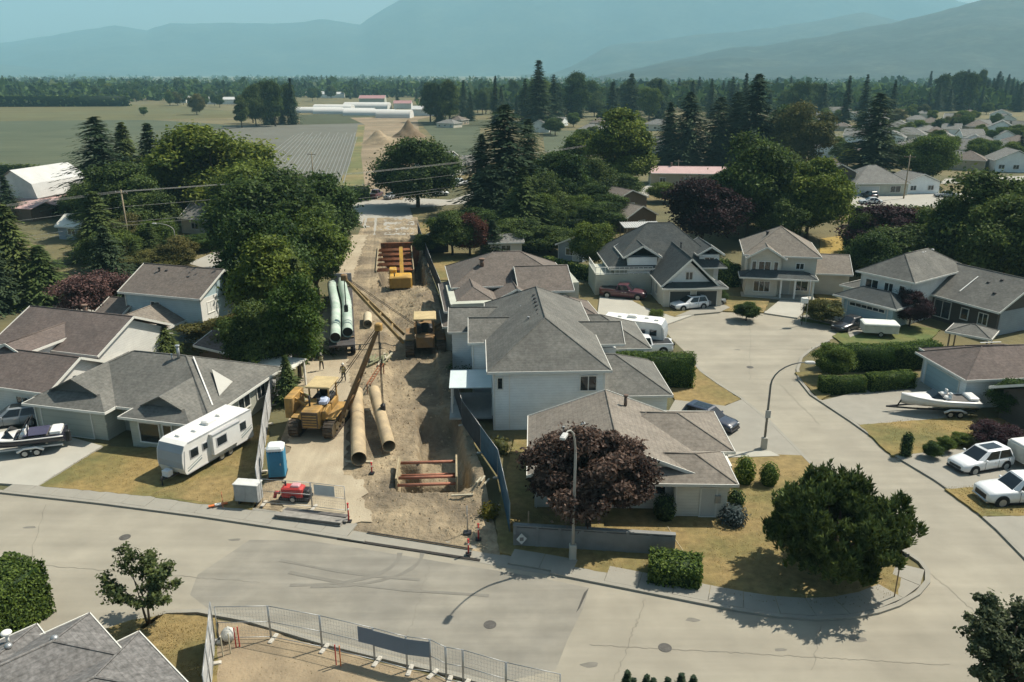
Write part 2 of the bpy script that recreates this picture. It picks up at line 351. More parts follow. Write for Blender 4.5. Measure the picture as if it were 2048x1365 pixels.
slab('lawn', [(1718, 850), (1905, 835), (2048, 838), (2048, 890), (1900, 900), (1785, 912)], .145, DRYG)
slab('driveway', [(1790, 912), (1900, 896), (2100, 890), (2100, 975), (1900, 978)], .135, CONC)
slab('lawn', [(1890, 978), (2060, 970), (2100, 1030), (1965, 1033)], .145, DRYG)
slab('driveway', [(1965, 1034), (2100, 1030), (2200, 1180), (2060, 1118)], .135, CONC)
slab('lawn', [(1600, 640), (1640, 600), (1760, 640), (1880, 660), (1850, 690), (1690, 690), (1665, 672), (1694, 655)], .13, GREENG)
slab('driveway', [(1600, 633), (1640, 622), (1720, 642), (1790, 638), (1700, 675), (1692, 656)], .16, CONC)
slab('driveway', [(1528, 626), (1560, 600), (1625, 605), (1595, 636)], .16, CONC_L)
slab('lawn', [(1440, 622), (1440, 590), (1540, 598), (1528, 625)], .14, DRY)
slab('driveway', [(1195, 628), (1200, 590), (1260, 600), (1400, 625), (1325, 652), (1330, 668), (1240, 665)], .15, CONC_L)
slab('lawn', [(1260, 598), (1330, 610), (1420, 622), (1350, 634), (1290, 615)], .17, DRY)
slab('driveway', [(1350, 633), (1430, 600), (1460, 615), (1440, 624), (1375, 630)], .18, CONC)
slab('lawn', [(855, 508), (960, 506), (935, 560), (880, 560)], .10, DRY)
slab('lawn', [(838, 445), (900, 448), (890, 468), (842, 470)], .10, DRY)
slab('lawn', [(1030, 420), (1190, 418), (1200, 445), (1050, 452)], .10, DRY)
slab('lawn', [(1640, 478), (1690, 470), (1685, 515), (1640, 516)], .10, mat('straw', (.30, .215, .06), .97, .15, 1, .4, 6, world=True))
slab('lawn', [(1655, 395), (1700, 400), (1690, 440), (1648, 440)], .10, DRY)
slab('lawn', [(1560, 520), (1640, 510), (1690, 520), (1680, 600), (1640, 600)], .06, DRYG)
# near side of the front street
slab('lawn', [(200, 1262), (262, 1240), (330, 1228), (432, 1236), (440, 1400), (200, 1400)], .13, DRY)
slab('dirt_yard', [(436, 1240), (500, 1250), (650, 1296), (800, 1336), (900, 1360), (1000, 1390), (436, 1420)], .135, DIRT)
# other roads
slab('road', [(700, 405), (815, 398), (832, 458), (826, 470), (740, 470), (716, 440)], .04, mat('pale_asphalt', (.33, .315, .275), .9, .06, .3, .2, 20, world=True), low=-.05)
sheet('road', [(640, 396), (735, 392), (900, 400), (940, 388), (945, 372), (1000, 360), (1000, 366), (960, 385), (930, 408), (830, 416), (700, 416), (640, 410)], .05, mat('pale_asphalt', (.33, .315, .275)))
slab('road', [(35, 622), (60, 600), (140, 590), (240, 604), (250, 640), (150, 645), (60, 640)], .04, mat('pale_asphalt', (.33, .315, .275)), low=-.05)
sheet('lawn', [(30, 618), (140, 578), (150, 592), (60, 606)], .03, DRY)
slab('road', [(375, 527), (440, 500), (475, 505), (470, 545), (440, 540), (400, 534)], .04, mat('pale_asphalt', (.33, .315, .275)), low=-.05)
slab('road', [(1640, 398), (1700, 388), (1900, 386), (2060, 392), (2060, 410), (1700, 420)], .05, mat('pale_asphalt', (.33, .315, .275)), low=-.05)
sheet('road', [(1890, 358), (2060, 352), (2060, 362), (1880, 368)], .05, mat('pale_asphalt', (.33, .315, .275)))
sheet('road', [(1180, 420), (1260, 395), (1310, 360), (1330, 360), (1290, 400), (1230, 424)], .05, mat('pale_asphalt', (.33, .315, .275)))

# wear on the road: crack seams, tyre arcs, manholes, mud carried out of the site
SEAM = mat('tar_seam', (.06, .058, .052), .8, .2, 2, world=True); SEAM2 = mat('fine_crack', (.190, .176, .143), .9, .15, 2, world=True)
def strip(name, pts, wd, z, m):
    ps = PP(pts, z); v_ = []; 
    for i, p in enumerate(ps):
        d = (ps[min(i+1, len(ps)-1)] - ps[max(i-1, 0)]).normalized(); k = wd * (.7 + .6 * random.random()) / 2; v_ += [(p.x - d.y * k, p.y + d.x * k, z), (p.x + d.y * k, p.y - d.x * k, z)]
    return MB().add(v_, [(2*i, 2*i+1, 2*i+3, 2*i+2) for i in range(len(ps)-1)]).build(name, m, kind='structure')
random.seed(21)
for a, b, n, j in (((-60, 1120), (520, 1165), 70, 3), ((1180, 1290), (1900, 1330), 90, 3), ((1560, 880), (1990, 1260), 70, 3), ((1640, 1250), (1625, 1340), 8, 4), ((1430, 690), (1620, 700), 30, 2), ((1500, 640), (1500, 760), 26, 2), ((90, 1010), (60, 1120), 8, 4), ((860, 1130), (800, 1320), 40, 4), ((1290, 1200), (1230, 1360), 36, 4), ((1560, 770), (1640, 850), 24, 2)):
    strip('road_crack', [(a[0] + (b[0] - a[0]) * t / n + random.uniform(-j, j), a[1] + (b[1] - a[1]) * t / n + random.uniform(-j, j) * .5) for t in range(n + 1)], .026, .0125, SEAM2)
TYRE = mat('tyre_mark', (.182, .172, .146), .9, .10, 1.5, world=True)
for k in range(2):
    x0, y0 = 800 + k * 45, 1106; strip('tyre_mark', [(x0 - 2.2 * t * t - k * 4 * t / 10, y0 + 34 * math.sin(t / 10 * 1.6) * 1.9 + k * 3 * t / 10) for t in range(11)], .26, .016 + .0004 * k, TYRE)
for k in (0, 3): strip('tyre_mark', [(560 + 40 * t + 6 * k, 1118 + 8 * k + 9 * math.sin(t * .35 + .3) + 5.5 * t) for t in range(8 + k)], .22, .0165 + .0004 * k, TYRE)
for x, y in ((1330, 1296), (1730, 1090), (250, 1075), (1500, 735), (980, 1250)):
    p = P(x, y); MB().tube([(0, 0, -.02), (0, 0, .018)], .34, 20).build('manhole_cover', mat('cast_iron', (.085, .08, .072), .7, .3, 8, .4, 40), None, kind='structure').location = p
# ---- the excavated work strip (one terrain with the trench cut into it)
def smooth(t): t = max(0.0, min(1.0, t)); return t * t * (3 - 2 * t)
from mathutils import noise as mnoise
TR = (-8.0, -3.6)                                                     # near trench, x range at y = 50
def site_z(x, y):
    n = mnoise.noise((x * .35, y * .35, 1)) * .12 + mnoise.noise((x * 1.1, y * 1.1, 5)) * .07
    cx = -.145 * (y - 50)                                             # the strip leans left with distance
    z = .06 + n * .35 + smooth((x - cx + 9.8) / .6) * (n * .9 + mnoise.noise((x * 2.3, y * 1.2, 9)) * .10 + .05 * math.sin(y * 2.6 + 2 * n) * max(0, mnoise.noise((x * .25, y * .12, 4))))
    u = x - cx
    # near pit with the trench box
    e = smooth((u + 8.3) / .8) * smooth((-3.4 - u) / .7) * smooth((y - 48.9) / .7) * smooth((53.6 - y) / 1.2)
    ej = smooth((u + 6.4 + .5 * mnoise.noise((y * .7, 3, 3))) / .35) * smooth((-2.6 - u) / .7) * smooth((y - 49.2) / .7) * smooth((63.5 - y) / 2.5)
    z -= max(2.5 * e, 1.7 * ej)
    # shallow backfilled trench behind it
    e2 = smooth((u + 9.2) / .9) * smooth((-3.7 - u) / .5) * smooth((y - 62) / 4) * smooth((100 - y) / 8)
    z -= (.55 + n * 1.8) * e2
    # far deep excavation with sheeting
    e3 = smooth((u + 10.4) / 1.4) * smooth((-3.4 - u) / .8) * smooth((y - 104) / 5) * smooth((138 - y) / 2.5)
    z -= 3.6 * e3
    # spoil bank between
    z += (1.1 + n * 2) * math.exp(-((u + 4.6) / 2.2) ** 2 - ((y - 94) / 9) ** 2)
    # loose heap right of the trench box
    z += (.75 + n) * math.exp(-((x + 1.9) / 1.1) ** 2 - ((y - 51) / 2.6) ** 2)
    if u < -9.8:                                                      # wheel ruts in the haul road
        z += -.06 * (math.exp(-((u + 11.3) / .18) ** 2) + math.exp(-((u + 13.3) / .2) ** 2))
    ed = min(smooth((y - (46.2 - (x + 17) * .293)) / 1.2), smooth((160 - y) / 3))
    return z * ed + .015 * (1 - ed)
NU, NV = 84, 430
v = []; f = []
for j in range(NV + 1):
    t = (j / NV) ** 1.35; a = NL.lerp(FL, t); b = NR.lerp(FR, t)
    for i in range(NU + 1):
        p = a.lerp(b, i / NU); v.append((p.x, p.y, site_z(p.x, p.y)))
for j in range(NV):
    for i in range(NU): q = j * (NU + 1) + i; f.append((q, q + 1, q + NU + 2, q + NU + 1))
MB().add(v, f, True).build('work_strip', mat('site_dirt', (.300, .240, .155), .97, .30, 1.6, 1.0, 3, world=True, col2=(.165, .132, .090), c2scale=.20, c2lo=.42, c2hi=.60, streak=(.9, .08, .10)), kind='structure')
def S(px, py, dz=0.0):
    p = P(px, py); return Vector((p.x, p.y, site_z(p.x, p.y) + dz))
CL = MB(); rc = random.Random(31)                                     # loose clods and stones strewn over the strip
for k in range(1500):
    t = rc.random() ** 1.4; a_, b_ = NL.lerp(FL, t * .75 + .01), NR.lerp(FR, t * .75 + .01); p = a_.lerp(b_, rc.uniform(.35, .97)); r_ = rc.uniform(.04, .16) * (1 + t); z = site_z(p.x, p.y)
    CL.add([(p.x + rc.uniform(.6, 1.2) * r_ * x, p.y + rc.uniform(.6, 1.2) * r_ * y, z - .03 + max(0, zz) * r_ * rc.uniform(.7, 1.2)) for x, y, zz in ((1, 0, 0), (.3, 1, 0), (-1, .5, 0), (-.6, -.9, 0), (.5, -.8, 0), (0, 0, 1))], [(0, 1, 5), (1, 2, 5), (2, 3, 5), (3, 4, 5), (4, 0, 5)])
tag(CL.build('clods', mat('clod', (.30, .235, .15), .97, .3, 3, world=True)), 'loose clods and stones strewn over the dirt strip', 'rubble', None, 'stuff')
# haul road surface, paler and packed
sheet('haul_road', [(560, 1036), (690, 1050), (740, 1045), (725, 960), (690, 950), (705, 790), (690, 700), (700, 570), (735, 470), (705, 470), (655, 600), (625, 700), (585, 800), (575, 900)], .125, mat('packed_dirt', (.375, .32, .228), .97, .08, .5, .5, 7, world=True, col2=(.32, .265, .185), c2scale=.2, streak=(1.2, .06, .08)))

# ------------------------------------------------------------------ hills and mountains
def ridge(name, prof, Dr, D0, D1, m, seed, rough):
    xs = np.arange(prof[0][0], prof[-1][0] + 1, 14.0); ys = np.interp(xs, [p[0] for p in prof], [p[1] for p in prof]); n = 40; v = []; f = []
    for i, (x, y) in enumerate(zip(xs, ys)):
        top = AT(x, y, Dr)
        zr = max(2.0, top.z * 1.05 + (mnoise.noise((x * .018, seed, 0)) * .5 + mnoise.noise((x * .06, seed, 3)) * .22) * rough * 34)
        for j in range(n + 1):
            t = j / n; Y = D0 + (D1 - D0) * t; tr = (Dr - D0) / (D1 - D0)
            s_ = t / tr if t < tr else 1 - (t - tr) / (1 - tr) * .6
            X = (x - 1024) / F_PX * Y / _c * 1.0
            k = smooth(min(1, s_)) * .45 + min(1, s_) * .55
            g = mnoise.fractal((X / 900, Y / 900, seed), 1.0, 2.1, 5) * rough * 70 * (1 - abs(2 * s_ - 1)) if t < tr else 0
            v.append((X, Y, -3 + (zr + 3) * k + g * min(1, s_ * 3)))
    for i in range(len(xs) - 1):
        for j in range(n): q = i * (n + 1) + j; f.append((q, q + n + 1, q + n + 2, q + 1))
    return MB().add(v, f, True).build(name, m, kind='structure')
FOREST = mat('forested_slope', (.020, .034, .026), .95, .5, .02, .0, 1, world=True, detail=8, col2=(.038, .050, .034), c2scale=.004, c2lo=.45, c2hi=.6)
ridge('mountain', [(-700, 60), (-300, 90), (0, 93), (90, 92), (160, 82), (250, 68), (320, 54), (375, 65), (420, 52), (530, 50), (600, 52), (690, 45), (755, 52), (790, 30), (830, 5), (860, -8), (900, 2), (950, 0), (1000, -15), (1100, -22), (1160, -6), (1250, -25), (1500, -30), (1700, -16), (1800, 4), (1900, 40), (2100, 80), (2700, 40)], 8000, 6000, 8900, FOREST, 2.0, 1.0)
ridge('hill', [(1040, 175), (1080, 160), (1130, 135), (1200, 92), (1280, 85), (1350, 73), (1440, 65), (1560, 48), (1640, 30), (1700, 45), (1800, 70), (2000, 90)], 5600, 4300, 6000, FOREST, 5.0, .7)
ridge('hill', [(1120, 175), (1200, 150), (1300, 126), (1400, 102), (1520, 87), (1650, 60), (1750, 38), (1850, 6), (1950, -4), (2048, 0), (2300, -20), (2800, 30)], 3900, 2400, 4300, mat('forested_hill', (.016, .028, .022), .95, .7, .03, .0, 1, world=True, detail=8, col2=(.034, .046, .034), c2scale=.006, c2lo=.50, c2hi=.60), 9.0, .6)
ridge('hill', [(-900, 120), (-200, 126), (0, 121), (60, 123), (120, 131), (200, 140), (330, 147)], 6000, 5200, 6300, FOREST, 12.0, .25)
# ------------------------------------------------------------------ the hazy air
HZ = bpy.data.materials.new('haze'); HZ.use_nodes = True; hn = HZ.node_tree; hn.nodes.clear()
pv = hn.nodes.new('ShaderNodeVolumePrincipled'); pv.inputs['Density'].default_value = 1.3e-4; pv.inputs['Color'].default_value = (.45, .83, 1.0, 1); pv.inputs['Anisotropy'].default_value = 0.0
ho = hn.nodes.new('ShaderNodeOutputMaterial'); hn.links.new(pv.outputs[0], ho.inputs['Volume'])
MB().box(-9500, -1600, -6, 9500, 9500, 1500).build('haze', HZ, kind='stuff')
# ------------------------------------------------------------------ vegetation
def leaf_mesh(name, C, N, S_, tint, m, asp=1.6, core=None):
    "one mesh of leaf-shaped faces: centres C, facing N, size S_"
    n = len(C); rng = np.random.default_rng(len(name) + n)
    N = N / (np.linalg.norm(N, axis=1, keepdims=True) + 1e-9)
    r = rng.normal(size=(n, 3)); U = np.cross(N, r); U /= np.linalg.norm(U, axis=1, keepdims=True) + 1e-9; V = np.cross(N, U)
    return leaf_mesh_uv(name, C, U * (S_[:, None] * asp * .5), V * (S_[:, None] * .5), tint, m, core)
def leaf_mesh_uv(name, C, U, V, tint, m, core=None):
    n = len(C)
    vs_ = np.stack([C - U, C - V * .9 + U * .1, C + U, C + V * .9 + U * .1], 1).reshape(-1, 3)
    cv = np.zeros((0, 3)); cf = []
    if core is not None: cv = np.array(core.v, dtype=float).reshape(-1, 3); cf = core.f
    me = bpy.data.meshes.new(name); nv = 4 * n
    loops = np.arange(nv, dtype=np.int32); extra = [i + nv for f in cf for i in f]
    me.vertices.add(nv + len(cv)); me.vertices.foreach_set('co', np.concatenate([vs_, cv]).astype(np.float32).ravel())
    me.loops.add(nv + len(extra)); me.loops.foreach_set('vertex_index', np.concatenate([loops, np.array(extra, dtype=np.int32)]).astype(np.int32))
    st = list(range(0, nv, 4)); tot = [4] * n; k = nv
    for f in cf: st.append(k); tot.append(len(f)); k += len(f)
    me.polygons.add(n + len(cf)); me.polygons.foreach_set('loop_start', np.array(st, dtype=np.int32)); me.polygons.foreach_set('loop_total', np.array(tot, dtype=np.int32))
    a = me.attributes.new('tint', 'FLOAT', 'POINT'); a.data.foreach_set('value', np.concatenate([np.repeat(tint, 4), np.full(len(cv), .0)]).astype(np.float32))
    me.materials.append(m); me.update(calc_edges=True); return me
def unit(n, rng): v_ = rng.normal(size=(n, 3)); return v_ / np.linalg.norm(v_, axis=1, keepdims=True)
def clumps(rng, centres, radii, per, sub, size, flat=.8, up=.35, spread=.32):
    "leaves gathered on small tufts over the shells of big lobes"
    C = []; N = []; T = []
    for c, r in zip(centres, radii):
        tl = rng.uniform(-.25, .25); d = unit(sub, rng); d[:, 2] = np.where(d[:, 2] < -.35, -d[:, 2], d[:, 2])
        tc = c + d * r * np.array([1, 1, flat]) * rng.uniform(.55, 1.05, (sub, 1)); tt = rng.uniform(0, 1, sub)
        for q, dd, t in zip(tc, d, tt):
            g = rng.normal(size=(per, 3)) * r * spread * np.array([1, 1, .62])
            C.append(q + g); N.append(dd * .7 + unit(per, rng) * .8 + np.array([0, 0, up])); T.append(np.clip(tl + t * .65 + rng.uniform(-.15, .45, per), 0, 1))
    C = np.concatenate(C); return C, np.concatenate(N), size * rng.uniform(.6, 1.3, len(C)), np.concatenate(T)
def broad_crown(seed, m, nl=34, per=46, sub=30, size=.0225, shape=(.42, .42, .44), cz=.53, lobe=.15, up=.35, spread=.32):
    "crown of a tree of height 1"
    rng = np.random.default_rng(seed); d = unit(nl, rng); rr = rng.uniform(.35, 1, (nl, 1)) ** .5
    c = d * rr * (np.array(shape) - lobe * .55); c[:, 2] = np.where(c[:, 2] < -.25, c[:, 2] * .85, c[:, 2]); c[:, 2] += cz
    return leaf_mesh('crown', *clumps(rng, c, lobe * rng.uniform(.6, 1.25, nl), per, sub, size, up=up, spread=spread), m), c
def limbs(c, rng, r=.022, top=.62, n=9, base=.28):
    mb = MB(); mb.tube([(0, 0, -.02), (.004, 0, .1), (-.006, .005, base), (.0, .0, top)], [r * 1.25, r, r * .85, r * .25], 8)
    for i in rng.choice(len(c), min(n, len(c)), replace=False):
        q = c[i]; z0 = base * rng.uniform(.7, 1.25); mid = np.array([q[0] * .45, q[1] * .45, z0 + (q[2] - z0) * .5])
        mb.tube([(0, 0, z0), tuple(mid), tuple(q)], [r * .55, r * .35, r * .1], 5)
    return mb
def conifer(seed, m, nw=38, nb=14, R0=.20, droop=.35, size=.045, bare=.03, up=.0, per=12, pw=.78):
    rng = np.random.default_rng(seed); C = []; U = []; V = []; T = []
    for i in range(nw):
        t = i / (nw - 1); z = bare + (1 - bare) * (t ** .92); L_ = R0 * (1 - t) ** pw * (1 if t > .12 else .8) + .006
        for k in range(max(4, int(nb * (1 - .5 * t)))):
            a = rng.uniform(0, 2 * math.pi); l = L_ * rng.uniform(.55, 1.18); tb = rng.uniform(0, 1); zz = z + rng.uniform(-.014, .014)
            ca, sa = math.cos(a), math.sin(a)
            for j in range(per):
                s_ = (j + rng.uniform(0, 1)) / per; w_ = size * (1.25 - .75 * s_) * (1.05 - .55 * t)
                side = rng.uniform(-1, 1); off = side * w_ * .9
                C.append((ca * l * s_ - sa * off, sa * l * s_ + ca * off, zz - l * droop * (s_ ** 1.5) + up * l * s_ - rng.uniform(0, .35) * w_))
                dv = np.array([ca - sa * side * .9, sa + ca * side * .9, -.25 - droop * s_ + rng.uniform(-.3, .3)]); dv /= np.linalg.norm(dv)
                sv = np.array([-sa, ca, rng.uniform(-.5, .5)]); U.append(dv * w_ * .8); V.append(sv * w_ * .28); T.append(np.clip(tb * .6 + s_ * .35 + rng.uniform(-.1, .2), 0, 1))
    me = leaf_mesh_uv('crown', np.array(C), np.array(U), np.array(V), np.array(T), m)
    tr = MB().tube([(0, 0, -.02), (0, 0, .3), (0, 0, .96)], [.016, .011, .002], 7)
    return me, tr
LG = leafmat('leaf_green', (.020, .045, .009), (.160, .225, .042), transl=.38)
LD = leafmat('leaf_dark', (.012, .028, .010), (.112, .165, .040), transl=.34)
LB = leafmat('leaf_bright', (.038, .072, .011), (.185, .235, .038), transl=.36)
LP = leafmat('leaf_plum', (.026, .015, .014), (.215, .140, .108), transl=.32)
LPD = leafmat('leaf_plum_dark', (.018, .009, .011), (.050, .024, .026))
LN = leafmat('needle_dark', (.008, .021, .012), (.062, .092, .046), transl=.18)
LN2 = leafmat('needle_green', (.020, .040, .013), (.100, .140, .044), transl=.22)
LY = leafmat('leaf_yellow', (.09, .085, .015), (.20, .16, .02))
LBL = leafmat('needle_blue', (.030, .045, .045), (.095, .115, .115), transl=.1)
LR = leafmat('leaf_red', (.055, .020, .014), (.13, .055, .035))
LO = leafmat('leaf_olive', (.050, .058, .018), (.145, .140, .042))
PROTO = {}
def proto(kind, crown, trunk):
    PROTO[kind] = (crown, trunk)
def mk_broad(kind, seed, m, **k):
    rng = np.random.default_rng(seed + 100); me, c = broad_crown(seed, m, **k); proto(kind, me, limbs(c, rng, base=k.get('cz', .6) * .45).mesh('trunk', BARK))
mk_broad('broad_a', 1, LG); mk_broad('broad_b', 2, LG, nl=34, shape=(.46, .46, .46), cz=.52, lobe=.14)
mk_broad('broad_dark_a', 3, LD, nl=30); mk_broad('broad_dark_b', 4, LD, nl=36, shape=(.44, .44, .47), cz=.51, lobe=.15)
mk_broad('broad_bright', 5, LB, nl=36, shape=(.44, .44, .45), cz=.53)
mk_broad('broad_tall', 6, LG, nl=40, shape=(.27, .27, .46), cz=.52, lobe=.11, size=.019)
mk_broad('broad_tall_dark', 16, LD, nl=40, shape=(.27, .27, .46), cz=.52, lobe=.11, size=.019)
mk_broad('broad_olive', 7, LO, nl=34, shape=(.44, .44, .46), cz=.52)
mk_broad('plum_a', 8, LP, nl=28, shape=(.50, .50, .36), cz=.60, size=.022); mk_broad('plum_dark', 9, LPD, nl=28, shape=(.48, .48, .40), cz=.56)
mk_broad('red_small', 10, LR, nl=22, shape=(.42, .42, .44), cz=.52)
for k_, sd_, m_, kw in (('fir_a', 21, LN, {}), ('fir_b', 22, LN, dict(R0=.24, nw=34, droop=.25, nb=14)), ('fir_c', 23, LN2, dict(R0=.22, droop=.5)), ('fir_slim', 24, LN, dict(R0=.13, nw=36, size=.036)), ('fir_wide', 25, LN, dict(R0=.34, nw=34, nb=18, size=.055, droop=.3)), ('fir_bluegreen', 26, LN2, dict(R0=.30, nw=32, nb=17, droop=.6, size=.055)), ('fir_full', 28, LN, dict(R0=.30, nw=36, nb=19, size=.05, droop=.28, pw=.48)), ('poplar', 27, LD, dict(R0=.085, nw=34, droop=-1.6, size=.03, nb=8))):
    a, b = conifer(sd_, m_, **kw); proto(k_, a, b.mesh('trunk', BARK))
for k_, (me, tr) in PROTO.items():
    co = np.empty(len(me.vertices) * 3, np.float32); me.vertices.foreach_get('co', co); co = co.reshape(-1, 3)
    PROTO[k_] = (me, tr, float(np.percentile(np.abs(co[:, 0]), 97.5)), float(np.percentile(co[:, 2], 99.6)))
rt = random.Random(77)
def tree(kind, px, yb, yt, wpx, label, group=None, name='tree', loc=None, cat='tree'):
    me, tr, r0, h0 = PROTO[kind]; p = loc or P(px, yb)
    h = max(.6, HG(yt, p.y)); wd = wpx * MPP(p) / 2
    o = empty(name, p, rt.uniform(0, 6.28), label, cat, group); o.scale = (wd / r0, wd / r0, h / h0)
    link(bpy.data.objects.new('trunk', tr), o); link(bpy.data.objects.new('crown', me), o); return o
